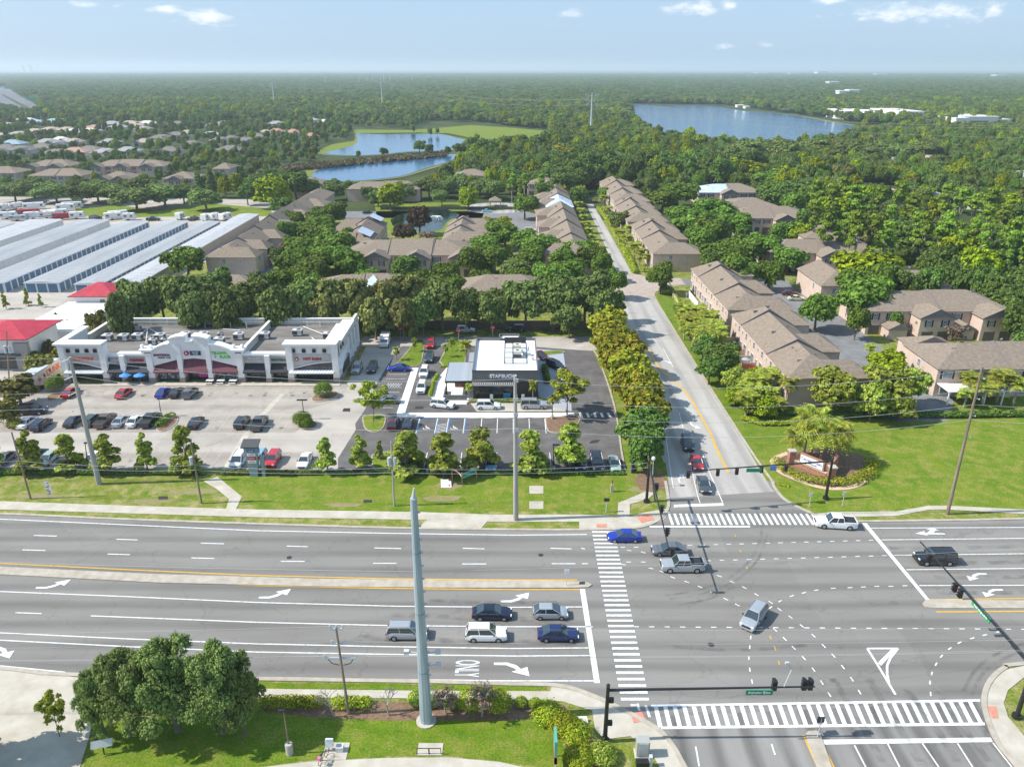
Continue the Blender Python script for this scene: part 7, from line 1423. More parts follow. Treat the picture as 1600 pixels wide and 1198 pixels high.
P_ = PG([(440,263),(520,252),(600,246),(690,240),(700,246),(640,251),(560,257),(500,262),(450,270)]); lob = []; x0, y0 = P_[0]
rngq = random.Random(4)
for i in range(400):
    a = rngq.random(); px = lerp(440,695,a); py = lerp(265,241,a)+rngq.uniform(-3.2,3.2); x,y = G(px,py,1); lob.append((x-x0,y-y0,1.3,2.4,2.4,1.5))
o = link_mesh('reeds', leaf_mesh('reeds', leafmat('reed_blades', (.14,.14,.055), (.22,.19,.09)), lob, 9000, 1.2, 5, hollow=.5), None, (x0,y0,0)); tag(o, 'brown reed bank between the twin ponds', 'reeds', None, 'stuff')
trees('dark','on the bank between the ponds',[(655,228,22,10),(670,232,16,8),(600,236,16,6),(560,240,10,5),(700,234,12,6)])
trees('green','on the far edge of the bright lawn',[(645,200,8,8),(672,205,8,8),(683,205,7,7)])
# ================================================================== poles, wires, signals, signs
M_cpole = mat('concrete_pole', (.34,.32,.29), .9, (.42,.40,.36), 1.5, 5, stretch=(2,2,.2)); M_spole = mat('galvanised_steel', (.30,.37,.43), .45, (.42,.49,.55), .8, 5, metal=.2, stretch=(3,3,.25)); M_wpole = mat('wooden_pole', (.20,.15,.11), .95, (.30,.24,.18), 2, 5, stretch=(3,3,.3)); M_insul = mat('insulator_grey', (.50,.52,.54), .4)
M_wire = mat('wire', (.55,.53,.50), .5); M_dark = M_black; M_lens_r = mat('red_lens', (.45,.02,.02), .3); M_lens_k = mat('dark_lens', (.03,.03,.03), .3); M_sgreen = mat('street_sign_green', (.01,.22,.12), .5)
def topz(bx, by, py):
    x, y = G(bx,by); v = (py-599)/FPX; t = y/(C_-v*S_); return CAMH-t*(S_+v*C_)
def leanpole(bx, by, tx, ty, H=None):
    """foot and top seen at given places: the top is put where a pole leaning only sideways would be"""
    x, y = G(bx,by); z = topz(bx,by,ty); v = (ty-599)/FPX; t = y/(C_-v*S_); return (x,y), ((tx-800)/FPX*t, y, z)
WP_ = {}
def pole(name, label, bx, by, tx, ty, r0, r1, m, cat='pole', n=12, arms=()):
    (x,y), T = leanpole(bx,by,tx,ty); t = thing(name, label, cat, (x,y,0)); b = MB(); b.cyl((0,0,-.2),(T[0]-x,0,T[2]),r0,r1,n); b.build('shaft', m, t, smooth=False); t['h'] = T[2]; t['dx'] = T[0]-x; return t, T[0]-x, T[2]
# leaning concrete pole at left, central concrete pole
t, dx, H = pole('concrete_pole','tall grey concrete pole leaning left before the shop row',155,756,109,558,.42,.22,M_cpole)
for f in (.99,.86,.74,.62): 
    b = MB(); b.cyl((dx*f,0,H*f),(dx*f-1.3,-.1,H*f-.5),.06,n=6).sphere((dx*f-1.35,-.1,H*f-.55),.14,.14,.14,8,5); b.build('insulator', M_insul, t)
pA = [(t.location.x+dx*f, t.location.y, H*f) for f in (.995,.86,.74,.62)]
t, dx, H = pole('concrete_pole','tall pale concrete pole before the coffee house',806,812,805,587,.40,.22,M_cpole)
for f in (.985,.86,.76,.66): b = MB(); b.box(-.12,.3,-.35,-.15,H*f-.5,H*f); b.build('insulator', M_insul, t)
pB = [(t.location.x, t.location.y-.3, H*f) for f in (.985,.86,.76,.66)]
# steel mast in the foreground
t, dx, H = pole('steel_mast','thick faceted blue-grey steel mast in the foreground mulch bed',666,1126,646,778,.62,.30,M_spole,n=12)

for f in (.25,.52,.78): b = MB(); b.cyl((dx*f,0,H*f),(dx*f+.01,0,H*f+.18),.64-.32*f,.635-.32*f,12); b.build('section_joint', mat('weathered_steel', (.24,.29,.33), .6), t)
b = MB(); b.cyl((0,0,0),(0,0,.12),1.0,1.0,16); b.build('base_plate', M_conc, t)
b = MB(); b.cyl((dx,0,H),(dx+.1,0,H+1.0),.2,.07,8); b.build('tip', M_insul, t)
for k in range(16):
    f = .12+k*.055; r = .62-.3*f*.95; b = MB(); b.box(dx*f+r-.04,dx*f+r+.18,-.06,.06,H*f-.08,H*f+.08); b.build('step_bolt', M_insul, t)
for z,s in ((.33,-1),(.33,1),(.27,1)):
    b = MB(); b.cyl((dx*z,0,H*z),(dx*z+s*1.6,0,H*z+.35),.07,n=6).box(dx*z+s*1.5-.25,dx*z+s*1.5+.25,-.2,.2,H*z+.1,H*z+.45); b.build('camera_arm', M_insul, t)
pC = [(t.location.x+dx*f, t.location.y, H*f) for f in (.99,.9,.8,.7)]
# leaning wooden pole in the mulch bed with transformer arms
t, dx, H = pole('utility_pole','slim leaning utility pole with cross arms in the mulch bed',545,1115,525,980,.16,.10,M_wpole,n=8)
for z,w in ((.985,.6),(.82,.6),(.66,1.5)):
    b = MB(); b.box(dx*z-w,dx*z+w,-.08,.08,H*z-.08,H*z+.08)
    for s in (-w,0,w): b.cyl((dx*z+s,0,H*z+.08),(dx*z+s,0,H*z+.4),.07,n=6)
    b.build('cross_arm', M_insul, t)
b = MB(); b.tube([(dx*.66-1.3,0,H*.66),(dx*.6-.9,0,H*.60),(dx*.58-.2,0,H*.58)],.04,5).tube([(dx*.66+1.3,0,H*.66),(dx*.6+.9,0,H*.60),(dx*.58+.2,0,H*.58)],.04,5); b.build('jumper_wire', M_black, t)
pD = [(t.location.x+dx*f+s, t.location.y, H*f+.3) for f,s in ((.985,-.5),(.82,.5),(.66,-1.4),(.66,1.4))]
# right wooden pole
t, dx, H = pole('utility_pole','weathered wooden pole leaning right on the broad lawn',1480,803,1535,573,.26,.15,M_wpole,n=10)
for f in (.93,.80,.69,.55): b = MB(); b.cyl((dx*f-.15,0,H*f),(dx*f+.5,-.1,H*f-.1),.05,n=6).sphere((dx*f+.55,-.1,H*f-.1),.13,.13,.13,8,5); b.build('insulator', M_insul, t)
pE = [(t.location.x+dx*f, t.location.y-.1, H*f) for f in (.99,.86,.76,.66)]
# thinner poles on the verge
smalls = []
for bx,by,tx,ty,l,tr in ((48,779,18,675,'thin dark pole at the left end of the verge',0),(315,786,298,690,'thin pole on the verge beside the bent path, with a small transformer',1),(616,790,611,690,'slim grey pole on the verge with white transformers',2),(15,612,10,517,'grey pole by the red roofed office with transformers',2),(1024,782,1013,712,'slim pale pole beside the corner signal post',0)):
    t, dx, H = pole('utility_pole',l,bx,by,tx,ty,.15,.10,M_wpole if bx != 616 else M_cpole,n=8); smalls.append((t.location.x+dx,t.location.y,H))
    for k in range(tr):
        s = (-1,1)[k]; b = MB(); b.cyl((dx*.72+s*.42,0,H*.64),(dx*.72+s*.42,0,H*.76),.26,.26,10); b.build('transformer', M_insul, t)
t, dx, H = pole('concrete_pole','pale pole far left among cars of the yard',78,310,72,282,.25,.15,M_insul)
# wires
def wire(a, b, sag, label, r=.022, n=14):
    a, b = Vector(a), Vector(b); m = MB(); pts = [tuple(a.lerp(b,i/n)-Vector((0,0,sag*4*(i/n)*(1-i/n)))-a) for i in range(n+1)]; m.tube(pts, r, 4); o = m.build('power_line', M_wire, None, tuple(a)); tag(o, label, 'power line', 'power lines along the main road'); return o
lv = ['top','second','third','lowest']
for i in range(4):
    L = Vector((-150, 104, pA[i][2]+.3)); wire(L, pA[i], 1.0, '%s wire from the left edge to the leaning concrete pole' % lv[i]); wire(pA[i], pB[i], 1.6, '%s wire between the two concrete poles' % lv[i]); wire(pB[i], pE[i], 2.0, '%s wire from the central concrete pole to the wooden one' % lv[i]); wire(pE[i], (150,90,pE[i][2]+.5), 1, '%s wire from the wooden pole to the right edge' % lv[i])
for i,(z,s) in enumerate(((6.4,.5),(5.6,.4))):
    wire((-120,98,z+.5), smalls[0][:2]+(z,), s, 'low wire along the verge, left of the thin dark pole' if not i else 'lower wire along the verge, left end'); wire(smalls[0][:2]+(z,), smalls[1][:2]+(z,), s, 'low wire along the verge from the first thin pole' if not i else 'lower wire along the verge from the first thin pole'); wire(smalls[1][:2]+(z,), smalls[2][:2]+(z,), s, 'low wire between the verge poles near the path' if not i else 'lower wire between the verge poles near the path'); wire(smalls[2][:2]+(z,), smalls[4][:2]+(z,), s*1.4, 'low wire along the coffee house verge' if not i else 'lower wire along the coffee house verge')
for i,p in enumerate(pD): wire((-110,57+i*.4,p[2]+1), p, .8, ['upper left','second left','third left','lowest left'][i]+' wire to the slim leaning pole', .012); wire(p, (110,60+i*.5,p[2]+2), 1.6, ['upper','second','third','lowest'][i]+' wire over the junction from the slim leaning pole', .012)
wire(pC[3], (150,80,14), 2.0, 'wire from the steel mast over the junction', .014); wire((-150,75,15), pC[3], 2.0, 'wire from the left edge to the steel mast', .014)
# high voltage pylons in the distance
def hv(px, py_base, py_top, label, arms=True):
    x, y = G(px,py_base); z = topz(px,py_base,py_top); t = thing('transmission_pole', label, 'pylon', (x,y,0)); b = MB(); b.cyl((0,0,0),(0,0,z),1.1,.5,10); b.build('shaft', mat('pale_steel', (.46,.54,.58), .5), t)
    P = []
    for k,(f,w) in enumerate(((.93,7),(.80,7))):
        b = MB(); 
        for s in (-1,1): b.cyl((0,0,z*f),(s*w,0,z*f+1.6),.22,n=5).tube([(s*2,0,z*f+.4),(s*4,0,z*f-2.4),(s*6,0,z*f+1.4)],.16,5); P.append((x+s*4,y,z*f-2.4))
        b.build('cross_arm', MATS['pale_steel'], t)
    return P
p1 = hv(923,212,146,'tall pale transmission pole left of the lake'); p2 = hv(598,172,120,'transmission pole beyond the twin ponds'); p3 = hv(429,166,128,'transmission pole far left of the ponds'); p4 = hv(508,134,112,'small distant transmission pole'); p5 = hv(562,133,118,'tiny distant transmission pole, left of the row'); 
for k,px in enumerate((575,583,590,600,610,644,730)): hv(px,132,114+random.uniform(0,5),'tiny distant transmission pole near the horizon, %s from the left' % ['first','second','third','fourth','fifth','sixth','seventh'][k])
def hvw(a, b, sag, label): m = MB(); a, b = Vector(a), Vector(b); n = 24; m.tube([tuple(a.lerp(b,i/n)-Vector((0,0,sag*4*(i/n)*(1-i/n)))-a) for i in range(n+1)], .06, 4); o = m.build('power_line', mat('hv_wire', (.35,.34,.30), .4), None, tuple(a)); tag(o, label, 'power line', 'transmission lines in the distance')
for k in range(4): 
    hvw(p1[k], p2[k], 10, ['upper left','upper right','lower left','lower right'][k]+' transmission line from the lake pole to the pond pole'); hvw(p2[k], p3[k], 8, ['upper left','upper right','lower left','lower right'][k]+' transmission line between the two left poles')
for k,(py,z) in enumerate(((201,25),(221,20),(203,24))): hvw(p1[k+1], (*G(1700,py-4,z),z), 7, ['upper','lower','middle'][k]+' transmission line crossing before the lake to the right edge')
# traffic signals
def head(t, x, y, z, rz=0, n=3, back=True):
    b = MB(); b.box(-.22,.22,-.18,.18,-.55*n/3*1.0,.55*n/3); h = b.build('signal_head', M_black, t, (x,y,z), rz)
    for k in range(n):
        zz = .36-.36*k; l = MB(); l.cyl((0,-.19,zz),(0,-.24,zz),.13,.13,10); l.build('lens', M_lens_r if k == 0 else M_lens_k, h)
        v = MB(); v.box(-.16,.16,-.42,-.18,zz+.13,zz+.16); v.build('visor', M_black, h)
    return h
def mast(label, bx, by, H, ends, r=.2):
    x, y = G(bx,by); t = thing('signal_mast', label, 'traffic light', (x,y,0), 0, 'black traffic signal masts'); b = MB(); b.cyl((0,0,0),(0,0,H+.6),r*1.15,r*.8,12); b.build('post', M_black, t); b = MB(); b.cyl((0,0,0),(0,0,.35),.45,.45,12).cyl((0,0,H+.6),(0,0,H+.8),r,.05,10); b.build('base', M_black, t)
    e = Vector(ends)-Vector((x,y,0)); b = MB(); b.cyl((0,0,H),(e.x,e.y,H+.25),r*.7,r*.4,8); b.build('arm', M_black, t); return t, e
def at(t, e, f, H): return (e.x*f, e.y*f, H+.25*f)
H = 6.4
# north-east mast, arm to the west
t, e = mast('black signal mast on the east corner, its arm reaching west over the side road', 1290, 779, H, (*G(1075,736,H+.25),0))
for f,rz in ((1,0),(.80,0),(.67,0),(.50,0),(.33,0)):
    p = at(t,e,f,H); head(t,p[0],p[1]-.3,p[2]-.35,rz)
p = at(t,e,.60,H); b = MB(); b.box(-1.1,1.1,-.05,.05,-.28,.28); b.build('street_sign', M_sgreen, t, (p[0]+1,p[1]-.3,p[2]-.35))
p = at(t,e,.42,H); b = MB(); b.box(-.5,.5,-.04,.04,-.4,.4); b.build('lane_sign', mat('signal_blue_sign', (.12,.22,.42), .5), t, (p[0],p[1]-.3,p[2]-.3))
# north-west mast, arm to the south
t, e = mast('black signal mast on the north-west corner, its arm reaching towards the camera', 1010, 784, H, (*G(1045,858,H+.25),0))
for f in (.28,.55,.80,1.0):
    p = at(t,e,f,H); head(t,p[0]+.35,p[1],p[2]-.35,R(90))
# south-east mast, arm to the north-west
t, e = mast('black signal mast on the south-east corner, its arm reaching up-left', 1588, 1120, H, (*G(1438,846,H+.25),0))
for f in (.86,.55,.60): p = at(t,e,f,H); head(t,p[0]-.4,p[1],p[2]-.3,R(-90))
p = at(t,e,.40,H); b = MB(); b.box(-.05,.05,-1.6,1.6,-.3,.3); s_ = b.build('street_sign', mat('bright_street_green', (.03,.34,.14), .5), t, (p[0],p[1],p[2]-.2), math.atan2(e.y,e.x)-math.pi/2); text('Red Bug Lake', .42, m_wht, s_, (-.07,0,0), (R(90),0,R(-90)), 'lettering', .01)
# south-west mast, arm to the east
t, e = mast('black signal mast on the south-west corner, its arm reaching east over the crosswalk', 945, 1158, H, (*G(1273,1072,H+.25),0))
for f in (.81,.985): p = at(t,e,f,H); head(t,p[0],p[1]+.3,p[2]-.05,math.pi)
p = at(t,e,.955,H); head(t,p[0],p[1]+.3,p[2]-.05,math.pi)
p = at(t,e,.73,H); b = MB(); b.box(-1.25,1.25,-.05,.05,-.27,.27); s_ = b.build('street_sign', M_sgreen, t, (p[0],p[1]-.25,p[2]-.35)); text('Autumn Glen', .38, m_wht, s_, (0,-.06,0), (R(90),0,0), 'lettering', .01)
p = at(t,e,.85,H); b = MB(); b.tube([(0,0,0),(.5,.1,2.0),(.15,.1,2.6),(0,.1,2.7)],.05,5).box(-.2,.15,0,.2,2.65,2.85); b.build('detector_arm', M_insul, t, p)
for f,z in ((0,2.4),(0,5.2)): b = MB(); b.box(.15,.6,-.15,.15,z-.25,z+.25); b.build('pedestrian_signal', M_black, t)
# black post pair on north-west corner, lamp
def lamp(px, py, ty, label, two=False):
    t, dx, H = pole('parking_lamp', label, px, py, px-(4 if px < 800 else 0), ty, .09, .06, M_black, 'street lamp', 8)
    b = MB(); b.box(dx-.15,dx+.95,-.18,.18,H-.05,H+.12); b.build('lamp_head', M_black, t); b = MB(); b.cyl((0,0,0),(0,0,.8),.28,.28,10); b.build('base', M_conc, t)
    if two: b = MB(); b.box(dx-.95,dx-.1,-.18,.18,H-.05,H+.12); b.build('lamp_head', M_black, t)
lamp(252,650,623,'black lamp post by the long planted island'); lamp(476,655,625,'black lamp post between the two topiary islands', True); lamp(137,730,692,'black lamp post between magnolias on the verge'); lamp(27,650,628,'black lamp post at the left of the car park'); lamp(863,655,618,'black lamp post at the planted island by the feathery tree'); lamp(865,735,695,'black lamp post behind the verge magnolias'); lamp(697,535,518,'slim black lamp post behind the grass islands'); lamp(722,542,527,'slim black lamp post west of the coffee house')
t, dx, H = pole('parking_lamp','small lamp post with concrete foot on the bottom lawn',453,1177,443,1110,.08,.05,M_wpole,'street lamp',8); b = MB(); b.cyl((0,0,0),(0,0,1.3),.35,.35,14); b.build('base', M_conc, t); b = MB(); b.box(dx-.5,dx+.1,-.15,.15,H,H+.12); b.build('lamp_head', M_black, t)
t, dx, H = pole('parking_lamp','small globe lamp post beside the slim pole at the corner',1019,760,1021,718,.07,.05,M_insul,'street lamp',8); b = MB(); b.sphere((dx,0,H+.2),.3,.3,.35,10,7); b.build('lamp_globe', M_trim, t)
t, dx, H = pole('parking_lamp','tall lamp post at the pine wood edge',1455,430,1458,388,.12,.08,M_insul,'street lamp',8); b = MB(); b.box(dx-1.2,dx+1.2,-.3,.3,H,H+.2); b.build('lamp_head', M_insul, t)
# stop signs
for px,py,l in ((626,530,'red stop sign left of the kidney shaped island'),(717,533,'red stop sign at the top of the second grass island'),(770,528,'red stop sign behind the coffee house roof')):
    t = thing('stop_sign', l, 'sign', (*G(px,py),0)); b = MB(); b.cyl((0,0,0),(0,0,2.2),.05,n=6); b.build('post', M_insul, t); b = MB(); P = [(.55*math.cos(R(22.5+45*k)),2.6+.55*math.sin(R(22.5+45*k))) for k in range(8)]; b.extr(P,'y',-.03,.0); pl = b.build('panel', mat('stop_red', (.50,.02,.03), .5), t); text('STOP', .36, m_wht, pl, (0,-.04,2.6), (R(90),0,0), 'lettering', .005)
# pylon sign
x,y = G(399,743); t = thing('pylon_sign','grey wedge shaped shop pylon sign on the verge with red and blue panels','sign',(x,y,0)); b = MB()
b._add([(-.7,-.35,0),(.5,-.35,0),(.5,.35,0),(-.7,.35,0),(-1.2,-.35,5.2),(1.1,-.35,5.2),(1.1,.35,5.2),(-1.2,.35,5.2)],[(0,1,5,4),(1,2,6,5),(2,3,7,6),(3,0,4,7),(4,5,6,7)]); b.build('body', mat('pylon_grey', (.25,.32,.34), .7), t)
b = MB(); b._add([(-1.4,-.9,5.3),(1.3,-.9,5.3),(1.3,.9,5.9),(-1.4,.9,5.9),(-1.4,-.9,5.5),(1.3,-.9,5.5),(1.3,.9,6.1),(-1.4,.9,6.1)],[(0,1,5,4),(1,2,6,5),(2,3,7,6),(3,0,4,7),(4,5,6,7),(3,2,1,0)]); b.build('cap', M_unitd, t)
for k,(c,tx_) in enumerate(((mat('panel_blue',(.08,.16,.45),.5),'HAIR'),(M_trim,'CAFE'),(m_red,'SUSHI'),(M_trim,'FLATS'))):
    b = MB(); b.box(1.0,1.14,-.32,.32,4.3-k*.62,4.82-k*.62); b.build('panel', c, t); b = MB(); b.box(-.7,.6,-.40,-.35,4.3-k*.62,4.82-k*.62); pl = b.build('panel', c, t); text(tx_, .36, m_red if c is M_trim else m_wht, pl, (-.05,-.41,4.56-k*.62), (R(90),0,0), 'lettering', .005)
b = MB(); b.box(1.2,1.7,-.3,.3,0,3.6); b.build('side_post', MATS['pylon_grey'], t)
# green two-arm development sign
x,y = G(722,757); t = thing('development_sign','green panel sign on wooden posts with a red and white curved board','sign',(x,y,0)); m_tan = mat('tan_post', (.45,.26,.12), .8)
for px_,h in ((0,2.1),(2.2,2.0),(-1.6,2.4)): b = MB(); b.box(px_-.08,px_+.08,-.08+(px_>0)*1.8+(px_<0)*1.0,.08+(px_>0)*1.8+(px_<0)*1.0,0,h); b.build('post', m_tan, t)
b = MB(); b._add([(0,0,1.0),(2.2,1.8,1.0),(2.2,1.8,1.95),(0,0,1.95)],[(0,1,2,3)]); b._add([(0,.06,1.0),(2.2,1.86,1.0),(2.2,1.86,1.95),(0,.06,1.95)],[(3,2,1,0)]); pl = b.build('panel', mat('sign_teal', (.12,.42,.36), .5), t); text('NOW OPEN', .42, M_black, pl, (1.1,.86,1.5), (R(90),0,math.atan2(1.8,2.2)), 'lettering', .005)
b = MB(); P = [(-1.6,1.0,2.0),(-.9,.6,1.9),(-.3,.3,1.5),(0,0,1.1)]
for i in range(3): b.quad(P[i],P[i+1],(P[i+1][0],P[i+1][1],P[i+1][2]+.45),(P[i][0],P[i][1],P[i][2]+.45),0); b.quad((P[i][0],P[i][1]-.01,P[i][2]+.12),(P[i+1][0],P[i+1][1]-.01,P[i+1][2]+.12),(P[i+1][0],P[i+1][1]-.01,P[i+1][2]+.33),(P[i][0],P[i][1]-.01,P[i][2]+.33),1)
b.build('curved_board', [mat('board_red', (.55,.05,.03), .5), M_trim], t)
t = thing('fallen_sign','white board with red marks leaning on the verge grass','sign',(*G(698,758),.05)); b = MB(); b._add([(-.8,-.7,.02),(.8,-.7,.02),(.6,.9,.5),(-1.0,.9,.5),(-.8,-.7,-.03),(.8,-.7,-.03),(.6,.9,.42),(-1.0,.9,.42)],[(0,1,2,3),(7,6,5,4),(0,4,5,1),(1,5,6,2),(2,6,7,3),(3,7,4,0)]); b.build('panel', M_trim, t); b = MB(); b.box(.2,.6,.55,.8,.4,.5).box(.3,.55,-.5,-.2,.12,.2); b.build('mark', m_red, t)
# feather flag
t, dx, H = pole('feather_flag','white and red feather flag leaning on the left verge',77,778,68,752,.03,.02,M_insul,'flag',6); b = MB(); P = [(dx*.2,H*.15),(dx*.2+.75,H*.3),(dx*.6+.8,H*.7),(dx+.55,H*1.0),(dx+.1,H*1.05),(dx,H)]; b.extr(P,'y',-.015,.015); b.build('banner', M_trim, t)
b = MB()
for k in range(9): b.box(dx*.5-.0+random.uniform(0,.5),dx*.5+random.uniform(.35,.6),-.03,-.016,H*(.25+.08*k),H*(.25+.08*k)+.13,k%2)
b.build('print', [m_red, m_blk], t)
# entrance sign
x,y = G(1262,740); t = thing('entrance_sign','brick and cream entrance sign wall with white name panel inside the curved hedge','sign',(x,y,0)); M_brick = mat('red_brick', (.34,.15,.10), .9, (.42,.21,.15), 3, 5)
A, B = Vector(G(1240,727)+(0,))-Vector((x,y,0)), Vector(G(1290,748)+(0,))-Vector((x,y,0)); d = (B-A).normalized(); nrm_ = Vector((-d.y,d.x,0)); n_ = -nrm_ if nrm_.y > 0 else nrm_
def slab(a, b_, th, z0, z1, m, nm, off=0):
    g = MB(); a = a+n_*off; b_ = b_+n_*off; q = [tuple(a.xy),tuple(b_.xy),tuple((b_-n_*th).xy),tuple((a-n_*th).xy)]; g.prism(q,z0,z1); return g.build(nm, m, t)
slab(A,B,.6,0,.9,M_brick,'wall'); slab(A,B,.8,.9,1.0,M_conc,'coping',.1); slab(A+d*.8,B-d*.6,.5,1.0,2.6,M_brick,'wall',-.05); sp = slab(A+d*1.0,B-d*.8,.05,1.15,2.45,M_trim,'name_panel',.02)
mid = (A+d*1.0+B-d*.8)/2+n_*.06; ang = math.atan2(d.y,d.x); text('Carriage Oaks', .62, m_blu, t, (mid.x,mid.y,1.95), (R(90),0,ang), 'lettering', .01); text('TOWNHOMES', .3, m_blk, t, (mid.x,mid.y,1.45), (R(90),0,ang), 'lettering', .01)
for P_ in (A-d*.6,B+d*.8): g = MB(); g.box(P_.x-.5,P_.x+.5,P_.y-.5,P_.y+.5,0,2.4,0).box(P_.x-.6,P_.x+.6,P_.y-.6,P_.y+.6,2.4,2.6,1); g.build('pillar', [M_brick, M_conc], t)
g = MB(); Q = B+Vector((3.2,3.4,0)); g.prism([(B.x+1,B.y+.6),(Q.x,Q.y),(Q.x-.5,Q.y+.2),(B.x+.5,B.y+.8)],0,2.5); g.build('wing_wall', M_brick, t)
struct('bed_soil', MB().poly(PG([(1205,724),(1212,712),(1235,705),(1300,700),(1350,712),(1366,728),(1362,745),(1340,757),(1300,762),(1270,758),(1235,750),(1212,738)]), .05), M_mulch, 'mulched bed of the entrance sign')
struct('path', strip(MB(), smooth_line(PG([(1228,706),(1205,716),(1206,728),(1218,740),(1245,752),(1275,762),(1305,766),(1335,763),(1356,753)])), .9, .07, side=1), mat('sand_edge', (.55,.40,.25), .9, (.62,.48,.32), 2, 4), 'sandy curved edging path around the entrance sign bed')
# green post sign, cabinet, bench pads, electric box and small things
t = thing('post_sign','tall slim green and red post sign at the bottom right of the mulch bed','sign',(*G(867,1192),0)); b = MB(); b.box(-.12,.12,-.9,.9,.9,3.6); b.build('panel', mat('sign_teal2', (.10,.36,.28), .5), t); b = MB(); b.box(-.14,.14,-.9,.9,.9,1.7); b.build('panel_band', m_red, t)
for s in (-.8,.8): b = MB(); b.cyl((0,s,0),(0,s,1.0),.06,n=6); b.build('post', M_insul, t)
t = thing('control_cabinet','tall grey signal control cabinet at the south-west corner','cabinet',(*G(1003,1178),.06)); b = MB(); b.box(-.6,.6,-.45,.45,.1,1.9); b.build('body', mat('cabinet_metal', (.48,.47,.43), .4, metal=.3), t, bevel=.03); b = MB(); b.box(-.75,.75,-.6,.6,0,.1); b.build('plinth', M_conc, t); b = MB(); b.box(-.45,.45,-.5,-.45,.2,1.8); b.build('door', M_unit, t)
t = thing('battery_box','small black and grey box unit below the control cabinet','cabinet',(*G(1005,1196),.06)); b = MB(); b.box(-.7,.5,-.3,.3,0,.6); b.build('body', M_black, t); b = MB(); b.box(.5,.8,-.2,.2,0,1.2); b.build('post', M_insul, t)
t = thing('white_sign','small white marker board on the corner grass','sign',(*G(911,1128),0)); b = MB(); b._add([(-.5,-.3,.1),(.5,-.2,.1),(.4,.3,.5),(-.5,.3,.5)],[(0,1,2,3),(3,2,1,0)]); b.build('panel', M_trim, t); b = MB(); b.cyl((0,0,0),(0,0,.3),.04,n=5); b.build('post', M_insul, t)
struct('slab', MB().box(*[c for c in (G(652,1178)[0],G(691,1178)[0])],G(0,1180)[1],G(0,1161)[1],.0,.08), M_walk, 'concrete pad with two dark bike hoops')
for px in (661,680): t = thing('bike_rack','dark bike hoop on the bottom concrete pad, %s one' % ('left' if px < 670 else 'right'),'bike rack',(*G(px,1178),.08)); b = MB(); b.tube([(-.55,0,0),(-.55,0,.7),(.55,0,.7),(.55,0,0)],.04,6); b.build('hoop', M_black, t); b = MB(); b.box(-.6,-.5,-.06,.06,0,.02); b.build('foot', M_black, t)
struct('slab', MB().box(G(503,1185)[0],G(541,1185)[0],G(0,1187)[1],G(0,1160)[1],.0,.07), M_walk, 'concrete pad with meters and a bicycle')
t = thing('meter_group','small grey meter cabinets on a pad at the bottom lawn','cabinet',(*G(516,1172),.07)); b = MB(); b.box(-.35,.35,-.2,.2,.5,1.3); b.build('body', M_trim, t); b = MB(); b.box(.6,1.3,-.3,.3,0,.55); b.build('small_body', M_unit, t); b = MB(); b.cyl((-.1,0,0),(-.1,0,.5),.05,n=6); b.build('post', M_black, t)
bk = thing('bicycle','dark bicycle with pink bag parked beside the meter pad','bicycle',(*G(506,1188),.06), R(70))
for s in (-.52,.52):
    b = MB(); n = 14; P = [(s+.33*math.cos(2*math.pi*i/n),0,.34+.33*math.sin(2*math.pi*i/n)) for i in range(n+1)]; b.tube(P,.025,4); b.build('wheel', M_tyre, bk)
b = MB(); b.tube([(-.52,0,.34),(-.1,0,.34),(.35,0,.85),(-.25,0,.85),(-.1,0,.34)],.025,5).tube([(-.25,0,.85),(-.52,0,.34)],.02,5).tube([(.52,0,.34),(.38,0,1.0)],.025,5); b.build('frame', M_black, bk); b = MB(); b.tube([(.38,-.28,1.02),(.38,.28,1.02)],.02,5); b.build('handlebar', M_black, bk); b = MB(); b.box(-.4,-.12,-.07,.07,.95,1.0); b.build('saddle', M_black, bk)
b = MB(); b.box(-.75,-.45,-.16,.16,.75,1.0); b.build('bag', mat('pink_bag', (.55,.15,.35), .7), bk)
t = thing('notice_board','white board on a dark post under the live oak','sign',(*G(163,1178),0)); b = MB(); b._add([(-.9,-.4,1.0),(.9,.1,1.0),(.9,.4,1.7),(-.9,-.1,1.7),(-.9,-.35,.95),(.9,.15,.95),(.9,.45,1.65),(-.9,-.05,1.65)],[(0,1,2,3),(7,6,5,4),(0,4,5,1),(1,5,6,2),(2,6,7,3),(3,7,4,0)]); b.build('panel', M_unit, t); b = MB(); b.cyl((0,0,0),(0,.1,1.1),.06,n=6); b.build('post', M_black, t)
for i,(px,py,s) in enumerate([(838,765,1.0),(838,789,.8)]): sheet('utility_slab', [(px-11,py-6),(px+11,py-6),(px+11,py+6),(px-11,py+6)], .03, M_walk, 'square concrete utility slab on the verge, '+('upper' if i==0 else 'lower'))
t = thing('signal_box','pale signal box on a slab near the corner path','cabinet',(*G(947,800),0)); b = MB(); b.cyl((0,0,0),(0,0,2.0),.07,n=6); b.build('post', M_insul, t); b = MB(); b.box(-.4,.4,-.15,.15,1.9,2.3); b.build('head', M_black, t)
t = thing('hydrant','small pale marker with red cap on the verge near the mulched corner','marker',(*G(956,768),0)); b = MB(); b.box(-.2,.2,-.2,.2,0,1.3); b.build('body', M_walk, t); b = MB(); b.cyl((0,0,1.3),(0,0,2.1),.09,n=6); b.build('cap', m_red, t)
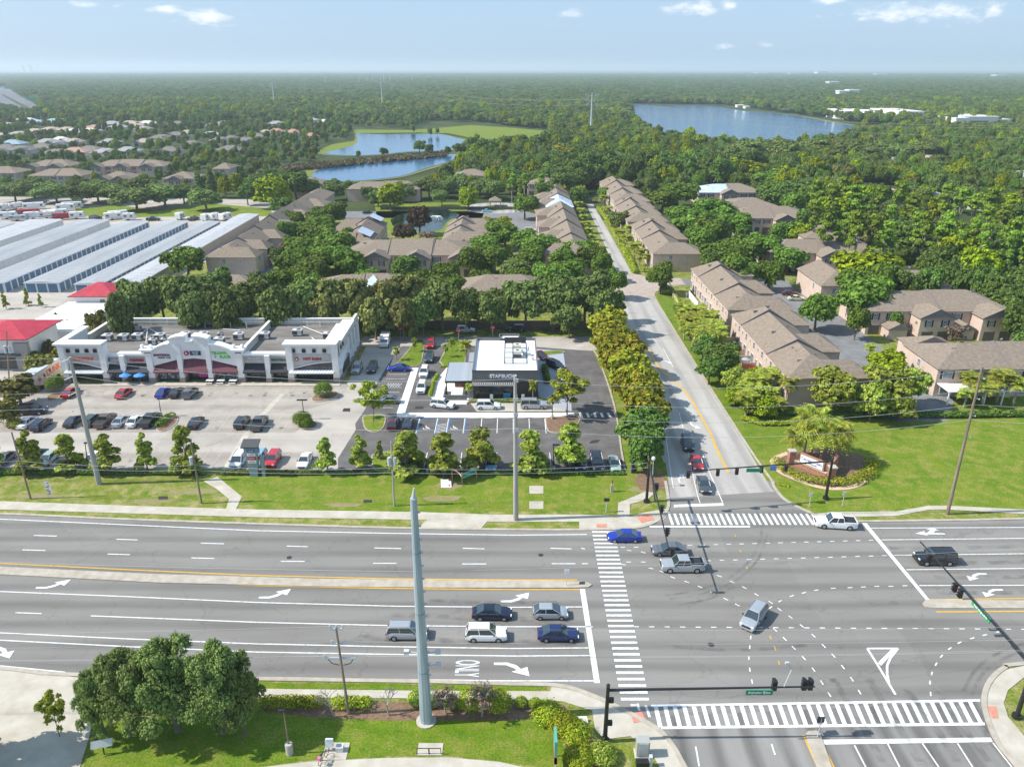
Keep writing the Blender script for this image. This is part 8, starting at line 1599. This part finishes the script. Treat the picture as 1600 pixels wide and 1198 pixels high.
t = thing('lamp_cabinet','tall narrow dark cabinet at the end of the street trees','cabinet',(*G(990,738),0)); b = MB(); b.box(-.5,.5,-.35,.35,0,2.6); b.build('body', mat('taupe_box', (.16,.15,.13), .7), t, bevel=.03); b = MB(); b.box(-.35,.35,-.4,-.35,.2,2.4); b.build('door', M_black, t)
t = thing('median_marker','small sign post on the tip of the left median','sign',(*G(885,915),.15)); b = MB(); b.cyl((0,0,0),(0,0,2.3),.04,n=6); b.build('post', M_insul, t); b = MB(); b.box(-.3,.3,-.03,.03,1.7,2.3); b.build('panel', M_trim, t)
t = thing('keep_right_sign','small grey sign on the south median nose','sign',(*G(1277,1152),.15)); b = MB(); b.cyl((0,0,0),(.05,0,2.4),.05,n=6); b.build('post', M_insul, t); b = MB(); b.box(-.35,.35,-.03,.03,1.8,2.5); b.build('panel', M_unitd, t)
sheet('median_plate', [(905,910),(914,910),(914,914),(905,914)], .17, M_stain, 'dark plate on the median tip')
for px,py,l in ((1072,470,'small post lamp beside the ball shrubs'),(1140,628,'blue-grey post sign near the palms by the kerb'),(1316,790,'slim pale sign post on the corner lawn'),(1264,792,'thin post behind the white pickup')):
    t = thing('sign_post', l, 'sign', (*G(px,py),0)); b = MB(); b.cyl((0,0,0),(0,0,2.4),.05,n=6); b.build('post', M_insul, t); b = MB(); b.box(-.25,.25,-.03,.03,1.8,2.4); b.build('panel', M_unit, t)
# ================================================================== haze over everything
hz = MB(); hz.box(-24000,24000,-250,34000,-1.2,156); o = hz.build('haze', None); o.data.materials.clear(); hm = bpy.data.materials.new('haze_air'); hm.use_nodes = True; nt = hm.node_tree; nt.nodes.clear(); out = nt.nodes.new('ShaderNodeOutputMaterial'); pv = nt.nodes.new('ShaderNodeVolumePrincipled')
pv.inputs['Color'].default_value = (.80,.90,1.0,1); pv.inputs['Density'].default_value = 1.2e-4; pv.inputs['Anisotropy'].default_value = .2; nt.links.new(pv.outputs[0], out.inputs['Volume']); o.data.materials.append(hm); o['kind'] = 'stuff'; o['label'] = 'thin blue haze over the whole plain'
